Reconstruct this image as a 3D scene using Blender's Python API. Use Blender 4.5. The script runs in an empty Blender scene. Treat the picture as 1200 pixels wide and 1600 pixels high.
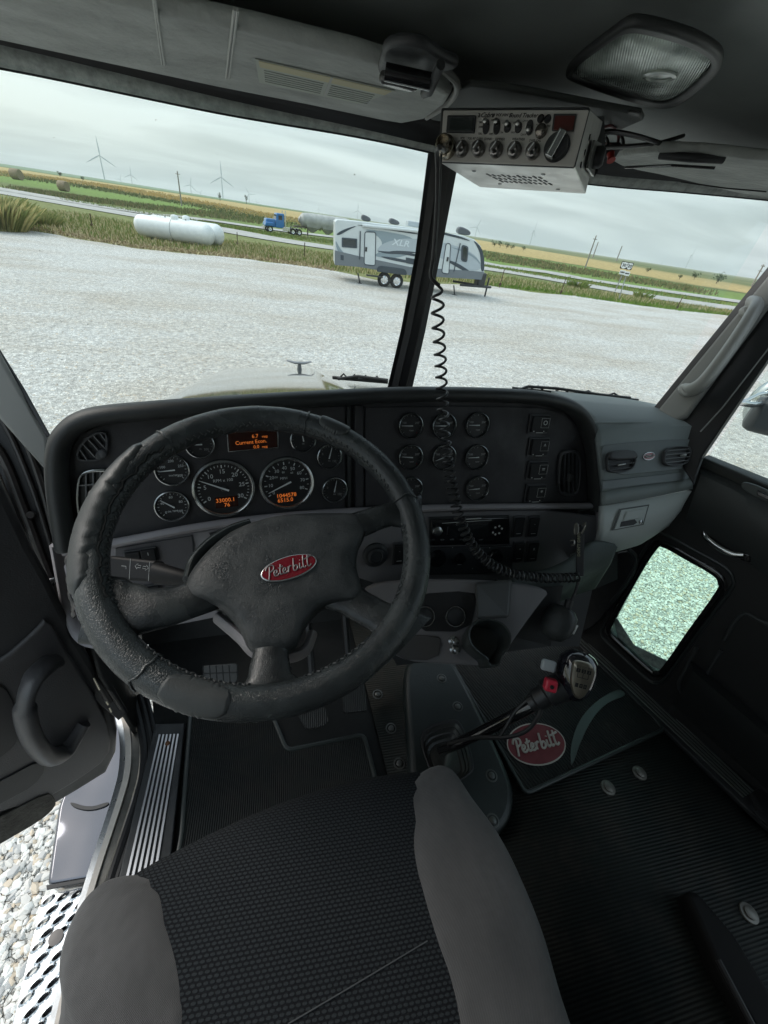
import bpy, math, random
from mathutils import Vector, Matrix, noise
random.seed(7)
R = math.radians
SC = bpy.context.scene
COL = SC.collection
# ------------------------------------------------------------------ camera, sky, sun
EYE = 2.95
FPX = 640.0
_r, _p, _s = R(8.53), math.atan(447/FPX), R(20)
_D = Vector((-math.sin(_r)*math.cos(_p), math.cos(_r)*math.cos(_p), math.sin(_p)))
_z = Vector((0, 0, 1)); _H = (_z-_z.dot(_D)*_D).normalized(); _T = Vector((math.cos(_r), math.sin(_r), 0))
_F = math.cos(_s)*_H-math.sin(_s)*_T
_X = math.sin(_s)*_H+math.cos(_s)*_T
CAM = Vector((0, 0, EYE))
def wd(c): return Vector((c.dot(_X), c.dot(_F), -c.dot(_D)))
CX, CY, CZ = wd(Vector((1, 0, 0))), wd(Vector((0, 1, 0))), wd(Vector((0, 0, 1)))
cd = bpy.data.cameras.new('camera'); cam = bpy.data.objects.new('camera', cd); COL.objects.link(cam)
cd.sensor_fit = 'HORIZONTAL'; cd.sensor_width = 36; cd.lens = 36*FPX/1200
cd.clip_start = 0.02; cd.clip_end = 9000
m4 = Matrix((CX, -CY, -CZ)).transposed().to_4x4(); m4.translation = CAM; cam.matrix_world = m4
SC.camera = cam
def ray(u, v): return ((u-600)/FPX)*CX+((v-800)/FPX)*CY+CZ
def px(u, v, t): return CAM+t*ray(u, v)
def proj(q):
    d = Vector(q)-CAM; z = d.dot(CZ); return 600+FPX*d.dot(CX)/z, 800+FPX*d.dot(CY)/z
def onz(u, v, z):
    d = ray(u, v); return CAM+d*((z-EYE)/d.z)

W = bpy.data.worlds.new('World'); SC.world = W; W.use_nodes = True
nt = W.node_tree; nt.nodes.clear()
def wn(t, **k):
    n = nt.nodes.new(t)
    for a, b in k.items(): setattr(n, a, b)
    return n
out = wn('ShaderNodeOutputWorld')
sky = wn('ShaderNodeTexSky', sky_type='NISHITA', sun_disc=False)
sky.sun_elevation = R(48); sky.sun_rotation = R(-60); sky.air_density = 1.5; sky.dust_density = 4
b1 = wn('ShaderNodeBackground'); b1.inputs[1].default_value = 0.06
nt.links.new(sky.outputs[0], b1.inputs[0])
tc = wn('ShaderNodeTexCoord'); sep = wn('ShaderNodeSeparateXYZ'); nt.links.new(tc.outputs['Generated'], sep.inputs[0])
mx = wn('ShaderNodeMath', operation='MAXIMUM'); nt.links.new(sep.outputs[2], mx.inputs[0]); mx.inputs[1].default_value = 0.0
ad = wn('ShaderNodeMath', operation='ADD'); nt.links.new(mx.outputs[0], ad.inputs[0]); ad.inputs[1].default_value = 0.12
dx = wn('ShaderNodeMath', operation='DIVIDE'); dy = wn('ShaderNodeMath', operation='DIVIDE')
nt.links.new(sep.outputs[0], dx.inputs[0]); nt.links.new(ad.outputs[0], dx.inputs[1])
nt.links.new(sep.outputs[1], dy.inputs[0]); nt.links.new(ad.outputs[0], dy.inputs[1])
cb = wn('ShaderNodeCombineXYZ'); nt.links.new(dx.outputs[0], cb.inputs[0]); nt.links.new(dy.outputs[0], cb.inputs[1])
mp = wn('ShaderNodeMapping'); nt.links.new(cb.outputs[0], mp.inputs[0]); mp.inputs['Scale'].default_value = (0.55, 1.1, 1); mp.inputs['Rotation'].default_value = (0, 0, R(18))
n1 = wn('ShaderNodeTexNoise'); n1.inputs['Scale'].default_value = 0.75; n1.inputs['Detail'].default_value = 5; n1.inputs['Roughness'].default_value = 0.5; n1.inputs['Distortion'].default_value = 0.4
nt.links.new(mp.outputs[0], n1.inputs[0])
cr = wn('ShaderNodeValToRGB'); nt.links.new(n1.outputs[0], cr.inputs[0])
e = cr.color_ramp.elements; e[0].position = 0.40; e[0].color = (0.30, 0.39, 0.45, 1); e[1].position = 0.60; e[1].color = (0.68, 0.79, 0.84, 1)
# paler towards the horizon, as an overcast sky is
hz = wn('ShaderNodeMapRange'); nt.links.new(sep.outputs[2], hz.inputs[0]); hz.inputs[1].default_value = 0.0; hz.inputs[2].default_value = 0.16; hz.inputs[3].default_value = 0.5; hz.inputs[4].default_value = 0.0
mc = wn('ShaderNodeMixRGB'); nt.links.new(hz.outputs[0], mc.inputs[0]); nt.links.new(cr.outputs[0], mc.inputs[1]); mc.inputs[2].default_value = (0.65, 0.77, 0.81, 1)
b2 = wn('ShaderNodeBackground'); nt.links.new(mc.outputs[0], b2.inputs[0])
zg = wn('ShaderNodeMapRange'); nt.links.new(sep.outputs[2], zg.inputs[0]); zg.inputs[1].default_value = 0.3; zg.inputs[2].default_value = 1.0; zg.inputs[3].default_value = 0.85; zg.inputs[4].default_value = 1.9; nt.links.new(zg.outputs[0], b2.inputs[1])   # overcast skies are brightest overhead
asd = wn('ShaderNodeAddShader'); nt.links.new(b1.outputs[0], asd.inputs[0]); nt.links.new(b2.outputs[0], asd.inputs[1])
nt.links.new(asd.outputs[0], out.inputs[0])
sd = bpy.data.lights.new('sun', 'SUN'); sun = bpy.data.objects.new('sun', sd); COL.objects.link(sun)
sd.energy = 1.4; sd.angle = R(25); sd.color = (1, 0.96, 0.9)
sun.rotation_euler = Vector((-math.sin(R(-60))*math.cos(R(48)), -math.cos(R(-60))*math.cos(R(48)), -math.sin(R(48)))).to_track_quat('-Z', 'Y').to_euler()
SC.view_settings.view_transform = 'Standard'; SC.view_settings.look = 'None'; SC.view_settings.exposure = 0.12; SC.view_settings.gamma = 1
SC.cycles.volume_bounces = 2; SC.cycles.max_bounces = 7; SC.cycles.transparent_max_bounces = 12; SC.cycles.caustics_reflective = False; SC.cycles.caustics_refractive = False

# ------------------------------------------------------------------ materials
MATS = {}
def mat(name, c, rough=0.5, metal=0.0, bump=0, bs=200, var=0, vs=8, coat=0, spec=0.5, emit=None, aniso=None, stretch=None, det=4, c2=None, bdist=0.002):
    """principled material; bump = noise bump strength at scale bs, var = colour variation to c2 at scale vs"""
    if name in MATS: return MATS[name]
    m = bpy.data.materials.new(name); m.use_nodes = True; t = m.node_tree; p = t.nodes['Principled BSDF']
    p.inputs['Base Color'].default_value = (*c, 1); p.inputs['Roughness'].default_value = rough; p.inputs['Metallic'].default_value = metal
    p.inputs['Specular IOR Level'].default_value = spec
    p.inputs['Coat Weight'].default_value = coat; p.inputs['Coat Roughness'].default_value = 0.06
    if emit: p.inputs['Emission Color'].default_value = (*emit[:3], 1); p.inputs['Emission Strength'].default_value = emit[3]
    co = t.nodes.new('ShaderNodeTexCoord'); src = co.outputs['Object']
    if stretch:
        q = t.nodes.new('ShaderNodeMapping'); q.inputs['Scale'].default_value = stretch; t.links.new(src, q.inputs[0]); src = q.outputs[0]
    if bump:
        n = t.nodes.new('ShaderNodeTexNoise'); n.inputs['Scale'].default_value = bs; n.inputs['Detail'].default_value = det
        b = t.nodes.new('ShaderNodeBump'); b.inputs['Strength'].default_value = bump; b.inputs['Distance'].default_value = bdist
        t.links.new(src, n.inputs[0]); t.links.new(n.outputs[0], b.inputs['Height']); t.links.new(b.outputs[0], p.inputs['Normal'])
    if var:
        n = t.nodes.new('ShaderNodeTexNoise'); n.inputs['Scale'].default_value = vs; n.inputs['Detail'].default_value = 5; n.inputs['Roughness'].default_value = 0.6
        t.links.new(src, n.inputs[0]); r = t.nodes.new('ShaderNodeValToRGB'); t.links.new(n.outputs[0], r.inputs[0])
        e = r.color_ramp.elements; e[0].position = 0.5-0.5*(1-min(var, .9)); e[1].position = 0.5+0.5*(1-min(var, .9)); e[0].position = max(.3, e[0].position); e[1].position = min(.7, e[1].position)
        cc = c2 or tuple(x*(1-var) for x in c); e[0].color = (*cc, 1); e[1].color = (*c, 1)
        t.links.new(r.outputs[0], p.inputs['Base Color'])
        rr = t.nodes.new('ShaderNodeMapRange'); t.links.new(n.outputs[0], rr.inputs[0]); rr.inputs[1].default_value = .3; rr.inputs[2].default_value = .7
        rr.inputs[3].default_value = min(1, rough*1.25); rr.inputs[4].default_value = rough*0.8; t.links.new(rr.outputs[0], p.inputs['Roughness'])
    MATS[name] = m; return m
def ntree(name):
    m = bpy.data.materials.new(name); m.use_nodes = True; MATS[name] = m
    t = m.node_tree; p = t.nodes['Principled BSDF']; co = t.nodes.new('ShaderNodeTexCoord')
    def N(ty, **k):
        n = t.nodes.new(ty)
        for a, b in k.items():
            if a in ('ins',):
                for i, v in b.items(): n.inputs[i].default_value = v
            else: setattr(n, a, b)
        return n
    return m, t, p, co, N
def glass(name, tint=(1, 1, 1), refl=0.5):
    m, t, p, co, N = ntree(name); t.nodes.remove(p)
    tr = N('ShaderNodeBsdfTransparent'); tr.inputs[0].default_value = (*tint, 1)
    gl = N('ShaderNodeBsdfGlossy'); gl.inputs['Roughness'].default_value = 0.02
    fr = N('ShaderNodeFresnel'); fr.inputs[0].default_value = 1.45
    mu = N('ShaderNodeMath', operation='MULTIPLY'); mu.inputs[1].default_value = refl; t.links.new(fr.outputs[0], mu.inputs[0])
    mi = N('ShaderNodeMixShader'); t.links.new(mu.outputs[0], mi.inputs[0]); t.links.new(tr.outputs[0], mi.inputs[1]); t.links.new(gl.outputs[0], mi.inputs[2])
    t.links.new(mi.outputs[0], t.nodes['Material Output'].inputs[0]); return m
def ribmat(name, c, rough, rot, scale, depth=0.004, strength=1.0, spec=0.5, dirt=None):
    """rubber with parallel ribs running across the direction `rot` (degrees about z)"""
    m, t, p, co, N = ntree(name)
    q = N('ShaderNodeMapping'); q.inputs['Rotation'].default_value = (0, 0, R(rot)); t.links.new(co.outputs['Object'], q.inputs[0])
    w = N('ShaderNodeTexWave', wave_type='BANDS', bands_direction='X'); w.inputs['Scale'].default_value = scale
    t.links.new(q.outputs[0], w.inputs[0])
    b = N('ShaderNodeBump'); b.inputs['Strength'].default_value = strength; b.inputs['Distance'].default_value = depth
    t.links.new(w.outputs['Fac'], b.inputs['Height']); t.links.new(b.outputs[0], p.inputs['Normal'])
    n = N('ShaderNodeTexNoise'); n.inputs['Scale'].default_value = 9; n.inputs['Detail'].default_value = 8; n.inputs['Roughness'].default_value = .7; t.links.new(co.outputs['Object'], n.inputs[0])
    r = N('ShaderNodeValToRGB'); t.links.new(n.outputs[0], r.inputs[0]); e = r.color_ramp.elements
    e[0].position = .45; e[0].color = (*c, 1); e[1].position = .72; e[1].color = (*(dirt or tuple(x*1.9 for x in c)), 1)
    g = N('ShaderNodeMapRange'); t.links.new(w.outputs['Fac'], g.inputs[0]); g.inputs[3].default_value = .35; g.inputs[4].default_value = 1.2
    mu = N('ShaderNodeMixRGB', blend_type='MULTIPLY'); mu.inputs[0].default_value = 1; t.links.new(r.outputs[0], mu.inputs[1]); t.links.new(g.outputs[0], mu.inputs[2])
    t.links.new(mu.outputs[0], p.inputs['Base Color']); p.inputs['Roughness'].default_value = rough; p.inputs['Specular IOR Level'].default_value = spec
    return m

# ------------------------------------------------------------------ mesh collector
def V(*a): return Vector(a)
class MB:
    def __init__(s): s.v = []; s.f = []; s.mi = []; s.m = 0
    def add(s, vs, fs):
        o = len(s.v); s.v += [Vector(x) for x in vs]
        for f in fs: s.f.append(tuple(i+o for i in f)); s.mi.append(s.m)
    def box(s, c, a, b, d):
        """box with centre c and half-axis vectors a, b, d"""
        vs = [c+i*a+j*b+k*d for i in (-1, 1) for j in (-1, 1) for k in (-1, 1)]
        fs = [(0, 1, 3, 2), (4, 6, 7, 5), (0, 4, 5, 1), (2, 3, 7, 6), (0, 2, 6, 4), (1, 5, 7, 3)]
        if a.cross(b).dot(d) < 0: fs = [f[::-1] for f in fs]
        s.add(vs, fs)
    def bx(s, x0, x1, y0, y1, z0, z1):
        s.box(V((x0+x1)/2, (y0+y1)/2, (z0+z1)/2), V((x1-x0)/2, 0, 0), V(0, (y1-y0)/2, 0), V(0, 0, (z1-z0)/2))
    def hexa(s, p):
        s.add(p, [(0, 1, 2, 3), (7, 6, 5, 4), (0, 4, 5, 1), (1, 5, 6, 2), (2, 6, 7, 3), (3, 7, 4, 0)])
    def rings(s, rs, closed=True, cap0=False, cap1=False, loop=False):
        n = len(rs[0]); vs = [q for r in rs for q in r]; fs = []
        for i in range(len(rs)-(0 if loop else 1)):
            i2 = (i+1) % len(rs)
            for j in range(n if closed else n-1):
                k = (j+1) % n; fs.append((i*n+j, i*n+k, i2*n+k, i2*n+j))
        if cap0: fs.append(tuple(range(n))[::-1])
        if cap1: fs.append(tuple((len(rs)-1)*n+j for j in range(n)))
        s.add(vs, fs)
    def tube(s, path, rad, n=10, cap=True, side=None, flat=1.0, loop=False):
        """tube along path, rad = number, list or function; flat squashes across `side`"""
        L = len(path); rs = []; prev = side
        for i, p in enumerate(path):
            if loop: t = path[(i+1) % L]-path[i-1]
            else: t = path[min(i+1, L-1)]-path[max(i-1, 0)]
            t = t.normalized() if t.length > 1e-9 else V(0, 0, 1)
            if prev is None: prev = V(0, 0, 1) if abs(t.z) < .9 else V(1, 0, 0)
            a = (prev-prev.dot(t)*t).normalized(); b = t.cross(a)
            if side is None: prev = a
            r = rad[i] if isinstance(rad, list) else rad
            r1, r2 = (r if isinstance(r, tuple) else (r, r*flat))
            rs.append([p+r1*math.cos(2*math.pi*j/n)*a+r2*math.sin(2*math.pi*j/n)*b for j in range(n)])
        s.rings(rs, True, cap and not loop, cap and not loop, loop)
    def cyl(s, a, b, r0, r1=None, n=24):
        s.tube([a, b], [r0, r0 if r1 is None else r1], n)
    def lathe(s, o, ax, prof, n=28, capend=True):
        """profile [(radius, height)] revolved about axis ax through o"""
        ax = ax.normalized(); a = ax.orthogonal().normalized(); b = ax.cross(a)
        rs = [[o+ax*h+r*(math.cos(2*math.pi*j/n)*a+math.sin(2*math.pi*j/n)*b) for j in range(n)] for r, h in prof]
        s.rings(rs, True, capend, capend)
    def ball(s, c, r, sc=(1, 1, 1), n=14, fr=None):
        fr = fr or (V(1, 0, 0), V(0, 1, 0), V(0, 0, 1)); rs = []
        for i in range(1, n):
            th = math.pi*i/n
            rs.append([c+r*(math.sin(th)*math.cos(2*math.pi*j/(2*n))*sc[0]*fr[0]+math.sin(th)*math.sin(2*math.pi*j/(2*n))*sc[1]*fr[1]-math.cos(th)*sc[2]*fr[2]) for j in range(2*n)])
        s.rings(rs, True, True, True)
    def ellmesh(s, pts, n, h):
        """solid plate from a 3d outline pushed by the vector h"""
        k = len(pts); s.add(list(pts)+[p+h for p in pts], [tuple(range(k)), tuple(range(2*k-1, k-1, -1))]+[(i, k+i, k+(i+1) % k, (i+1) % k) for i in range(k)])
    def plate(s, fr, outline, th=.004, bev=.001, holes=(), off=0.0, seg=2):
        """rounded plate; outline and holes are 2d points in frame fr=(o,ux,uy,n); grows from off towards n"""
        cu = bpy.data.curves.new('c', 'CURVE'); cu.dimensions = '2D'; cu.fill_mode = 'BOTH'
        bev = min(bev, th/2*.98); cu.extrude = th/2-bev; cu.bevel_depth = bev; cu.offset = -bev; cu.bevel_resolution = seg
        for ol in [outline]+list(holes):
            sp = cu.splines.new('POLY'); sp.points.add(len(ol)-1); sp.use_cyclic_u = True
            for i, q in enumerate(ol): sp.points[i].co = (q[0], q[1], 0, 1)
        ob = bpy.data.objects.new('c', cu); me = bpy.data.meshes.new_from_object(ob)
        o, ux, uy, n = fr
        s.add([o+ux*w.co.x+uy*w.co.y+n*(w.co.z+off+th/2) for w in me.vertices], [tuple(p.vertices) for p in me.polygons])
        bpy.data.objects.remove(ob); bpy.data.curves.remove(cu); bpy.data.meshes.remove(me)
    def text(s, fr, txt, pos, size, th=.0006, off=0.0, align='CENTER', shear=0, rot=0, bold=0, sx=1.0):
        cu = bpy.data.curves.new('t', 'FONT'); cu.body = txt; cu.size = size; cu.extrude = th/2; cu.align_x = align; cu.align_y = 'CENTER'; cu.shear = shear; cu.offset = bold
        cu.resolution_u = 2
        ob = bpy.data.objects.new('t', cu); me = bpy.data.meshes.new_from_object(ob); o, ux, uy, n = fr; c, sn = math.cos(rot), math.sin(rot)
        vs = []
        for w in me.vertices:
            x, y = w.co.x*sx, w.co.y
            vs.append(o+ux*(pos[0]+x*c-y*sn)+uy*(pos[1]+x*sn+y*c)+n*(w.co.z+off+th/2))
        s.add(vs, [tuple(p.vertices) for p in me.polygons])
        bpy.data.objects.remove(ob); bpy.data.curves.remove(cu); bpy.data.meshes.remove(me)
    def build(s, name, mats, parent=None, smooth=True, bevel=0, ang=40, sub=0, solid=0):
        me = bpy.data.meshes.new(name)
        base = root_loc(parent) if parent else Vector((0, 0, 0))
        me.from_pydata([tuple(q-base) for q in s.v], [], s.f)
        for m in (mats if isinstance(mats, (list, tuple)) else [mats]): me.materials.append(m)
        me.polygons.foreach_set('material_index', s.mi)
        if smooth:
            me.polygons.foreach_set('use_smooth', [True]*len(me.polygons))
            me.set_sharp_from_angle(angle=R(ang))
        me.update(); o = bpy.data.objects.new(name, me); COL.objects.link(o)
        if parent: o.parent = parent
        if solid:
            k = o.modifiers.new('solid', 'SOLIDIFY'); k.thickness = abs(solid); k.offset = 1 if solid > 0 else -1
        if bevel:
            k = o.modifiers.new('bevel', 'BEVEL'); k.width = bevel; k.segments = 2; k.limit_method = 'ANGLE'; k.angle_limit = R(35); k.harden_normals = False
        if sub:
            k = o.modifiers.new('sub', 'SUBSURF'); k.levels = sub; k.render_levels = sub
        return o
def root_loc(o):
    p = Vector((0, 0, 0))
    while o: p = p+Vector(o.location); o = o.parent
    return p
def tag(o, label, cat, group=None, kind=None):
    if label: o['label'] = label
    if cat: o['category'] = cat
    if group: o['group'] = group
    if kind: o['kind'] = kind
    return o
def thing(name, loc, label, cat, group=None):
    o = bpy.data.objects.new(name, None); COL.objects.link(o); o.location = loc; o.empty_display_size = .1
    return tag(o, label, cat, group)
def struct(o): o['kind'] = 'structure'; return o
# ------------------------------------------------------------------ 2d / 3d outline helpers
def hd(a): return V(math.cos(R(a)), math.sin(R(a)), 0)
def frame(o, heading, tilt):
    """upright plane facing the driver; heading turns it about z, tilt leans its top away (degrees)"""
    ux = hd(heading); fw = V(-math.sin(R(heading)), math.cos(R(heading)), 0)
    uy = math.cos(R(tilt))*V(0, 0, 1)+math.sin(R(tilt))*fw
    return (o, ux, uy, ux.cross(uy))
def frame3(a, b, c):
    ux = (b-a).normalized(); n = ux.cross(c-a).normalized(); 
    if n.dot(CAM-a) < 0: n = -n
    return (a, ux, n.cross(ux), n)
def shift(fr, d): return (fr[0]+fr[3]*d, fr[1], fr[2], fr[3])
def loc2(fr, u, v):
    o, ux, uy, n = fr; d = ray(u, v); t = (o-CAM).dot(n)/d.dot(n); q = CAM+d*t-o; return (q.dot(ux), q.dot(uy))
def on(fr, u, v):
    a, b = loc2(fr, u, v); return fr[0]+fr[1]*a+fr[2]*b
def P2(fr, pts): return [loc2(fr, *q) for q in pts]
def w3(fr, q, off=0): return fr[0]+fr[1]*q[0]+fr[2]*q[1]+fr[3]*off
def chaikin(pts, n=2, closed=True):
    for _ in range(n):
        o = []
        L = len(pts)
        for i in range(L if closed else L-1):
            a, b = pts[i], pts[(i+1) % L]
            o.append(tuple(.75*x+.25*y for x, y in zip(a, b))); o.append(tuple(.25*x+.75*y for x, y in zip(a, b)))
        if not closed: o = [tuple(pts[0])]+o+[tuple(pts[-1])]
        pts = o
    return pts
def rounded(pts, r, k=4):
    """round each corner of a 2d outline with radius-like distance r"""
    o = []; L = len(pts)
    for i in range(L):
        a, b, c = Vector(pts[i-1]), Vector(pts[i]), Vector(pts[(i+1) % L])
        d1, d2 = (a-b), (c-b); r1 = min(r, d1.length*.45); r2 = min(r, d2.length*.45)
        p, q = b+d1.normalized()*r1, b+d2.normalized()*r2
        for j in range(k+1):
            t = j/k; o.append(tuple((1-t)**2*p+2*t*(1-t)*b+t*t*q))
    return o
def rect(w, h, r=.0, c=(0, 0), rot=0):
    p = [(-w/2, -h/2), (w/2, -h/2), (w/2, h/2), (-w/2, h/2)]
    if r: p = rounded(p, r)
    cs, sn = math.cos(rot), math.sin(rot)
    return [(c[0]+x*cs-y*sn, c[1]+x*sn+y*cs) for x, y in p]
def ell(a, b, c=(0, 0), rot=0, n=36):
    cs, sn = math.cos(rot), math.sin(rot)
    return [(c[0]+a*math.cos(2*math.pi*i/n)*cs-b*math.sin(2*math.pi*i/n)*sn, c[1]+a*math.cos(2*math.pi*i/n)*sn+b*math.sin(2*math.pi*i/n)*cs) for i in range(n)]
def spline(pts, k=8, closed=False):
    pts = [Vector(q) for q in pts]; L = len(pts); o = []
    for i in range(L if closed else L-1):
        if closed: a, b, c, d = pts[i-1], pts[i], pts[(i+1) % L], pts[(i+2) % L]
        else: a, b, c, d = pts[max(i-1, 0)], pts[i], pts[i+1], pts[min(i+2, L-1)]
        for j in range(k):
            t = j/k; o.append(.5*((2*b)+(c-a)*t+(2*a-5*b+4*c-d)*t*t+(3*b-a-3*c+d)*t**3))
    if not closed: o.append(pts[-1])
    return o
def skin(mb, rows, k=6, closed=False):
    """smooth sheet through rows of 3d points"""
    mb.rings([spline(r, k) for r in rows], closed=False)
def puff(mb, fr, ol, prof):
    """domed pad: outline shrunk towards its centre by each (scale, height)"""
    cx = sum(q[0] for q in ol)/len(ol); cy = sum(q[1] for q in ol)/len(ol)
    rs = [[w3(fr, (cx+(q[0]-cx)*s_, cy+(q[1]-cy)*s_), h) for q in ol] for s_, h in prof]
    mb.rings(rs, True, True, True)
SCRIPT = [  # hand-drawn script lettering, one list per pen stroke
    [(.12, -.12), (.22, .3), (.34, .95)], [(.0, .72), (.12, .98), (.42, 1.08), (.66, .92), (.58, .62), (.3, .5)],
    [(.58, .22), (.82, .3), (.86, .48), (.7, .5), (.6, .3), (.66, .08), (.86, .06), (1.0, .2)],
    [(1.22, .9), (1.1, .3), (1.14, .06), (1.3, .1)], [(.98, .62), (1.4, .7)],
    [(1.32, .22), (1.54, .3), (1.58, .48), (1.44, .5), (1.34, .3), (1.4, .08), (1.58, .06), (1.7, .18)],
    [(1.74, .52), (1.8, .4), (1.76, .04)], [(1.79, .3), (1.94, .52), (2.08, .5)],
    [(2.34, 1.08), (2.24, .5), (2.2, .1), (2.36, .02), (2.54, .18), (2.52, .42), (2.36, .44), (2.25, .3)],
    [(2.78, .52), (2.72, .14), (2.82, .04), (2.92, .14)], [(2.84, .74), (2.85, .78)],
    [(3.16, 1.1), (3.06, .5), (3.04, .1), (3.16, .04), (3.24, .14)],
    [(3.54, 1.06), (3.42, .4), (3.42, .1), (3.56, .04), (3.7, .16)], [(3.2, .74), (3.5, .8), (3.84, .9)]]
def script_word(mb, fr, c, width, rot, off, rr):
    k = width/3.84; cs, sn = math.cos(rot), math.sin(rot)
    for st in SCRIPT:
        pts = []
        for x, y in spline([Vector((a, b)) for a, b in st], 4):
            x = (x+ y*.12-1.95)*k; y = (y-.45)*k; pts.append(w3(fr, (c[0]+x*cs-y*sn, c[1]+x*sn+y*cs), off))
        mb.tube(pts, rr, 6, side=fr[3], flat=1)
# ------------------------------------------------------------------ terrain and roads
def sm(x): x = max(0, min(1, x)); return x*x*(3-2*x)
ND = V(.69, .724, 0)
def gh(x, y):
    s_ = x*ND.x+y*ND.y
    return 1.9*sm((s_-62)/150)*(1-sm((x-70)/160)) + 6.0*sm((math.hypot(x, y)-900)/1500)*sm((-x+200)/900) + (.25*noise.noise(V(x/40, y/40, 0)) if s_ > 60 else 0)*sm((s_-60)/40)
def gnd(u, v, dz=0.0):
    """the point of the ground seen at a pixel"""
    d = ray(u, v); t = 5.0
    for _ in range(4000):
        q = CAM+d*t
        if q.z <= gh(q.x, q.y)+dz: return q
        t *= 1.004
    return q
def groundmat():
    m, t, p, co, N = ntree('countryside'); p.inputs['Roughness'].default_value = .95; p.inputs['Specular IOR Level'].default_value = .1
    L = t.links.new
    sx = N('ShaderNodeSeparateXYZ'); L(co.outputs['Object'], sx.inputs[0])
    n1 = N('ShaderNodeTexNoise', ins={'Scale': .045, 'Detail': 6.}); L(co.outputs['Object'], n1.inputs[0])
    a = N('ShaderNodeMath', operation='MULTIPLY'); a.inputs[1].default_value = ND.x; L(sx.outputs[0], a.inputs[0])
    b = N('ShaderNodeMath', operation='MULTIPLY_ADD'); b.inputs[1].default_value = ND.y; L(sx.outputs[1], b.inputs[0]); L(a.outputs[0], b.inputs[2])
    c = N('ShaderNodeMath', operation='MULTIPLY_ADD'); c.inputs[1].default_value = 30; L(n1.outputs[0], c.inputs[0]); L(b.outputs[0], c.inputs[2])
    d = N('ShaderNodeMapRange'); L(c.outputs[0], d.inputs[0]); d.inputs[1].default_value = 15; d.inputs[2].default_value = 415
    r = N('ShaderNodeValToRGB'); L(d.outputs[0], r.inputs[0]); r.color_ramp.interpolation = 'LINEAR'
    def st(s): return (s)/400.
    cols = [(0, (.27, .25, .13)), (st(48), (.16, .19, .07)), (st(56), (.14, .16, .07)), (st(66), (.16, .22, .07)), (st(84), (.17, .25, .07)),
            (st(106), (.16, .22, .07)), (st(112), (.10, .13, .05)), (st(117), (.40, .31, .14)), (st(225), (.44, .35, .17)), (st(238), (.17, .20, .09)), (st(300), (.13, .17, .07)), (.97, (.16, .20, .10)), (1, (.15, .22, .12))]
    e = r.color_ramp.elements
    while len(e) < len(cols): e.new(.5)
    for i, (q, k) in enumerate(cols): e[i].position = q; e[i].color = (*k, 1)
    n2 = N('ShaderNodeTexNoise', ins={'Scale': 1.1, 'Detail': 8., 'Roughness': .75}); L(co.outputs['Object'], n2.inputs[0])
    g = N('ShaderNodeMapRange'); L(n2.outputs[0], g.inputs[0]); g.inputs[1].default_value = .3; g.inputs[2].default_value = .7; g.inputs[3].default_value = .55; g.inputs[4].default_value = 1.4
    mu = N('ShaderNodeMixRGB', blend_type='MULTIPLY'); mu.inputs[0].default_value = 1; L(r.outputs[0], mu.inputs[1]); L(g.outputs[0], mu.inputs[2])
    # far right land is green pasture, not the dry crop
    fr = N('ShaderNodeMapRange'); L(sx.outputs[0], fr.inputs[0]); fr.inputs[1].default_value = 105; fr.inputs[2].default_value = 150
    n3 = N('ShaderNodeTexNoise', ins={'Scale': .02, 'Detail': 4.}); L(co.outputs['Object'], n3.inputs[0])
    r3 = N('ShaderNodeValToRGB'); L(n3.outputs[0], r3.inputs[0]); e3 = r3.color_ramp.elements; e3[0].position = .42; e3[0].color = (.085, .125, .045, 1); e3[1].position = .58; e3[1].color = (.19, .19, .085, 1)
    m2 = N('ShaderNodeMixRGB'); L(fr.outputs[0], m2.inputs[0]); L(mu.outputs[0], m2.inputs[1]); L(r3.outputs[0], m2.inputs[2])
    L(m2.outputs[0], p.inputs['Base Color']); return m
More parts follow.
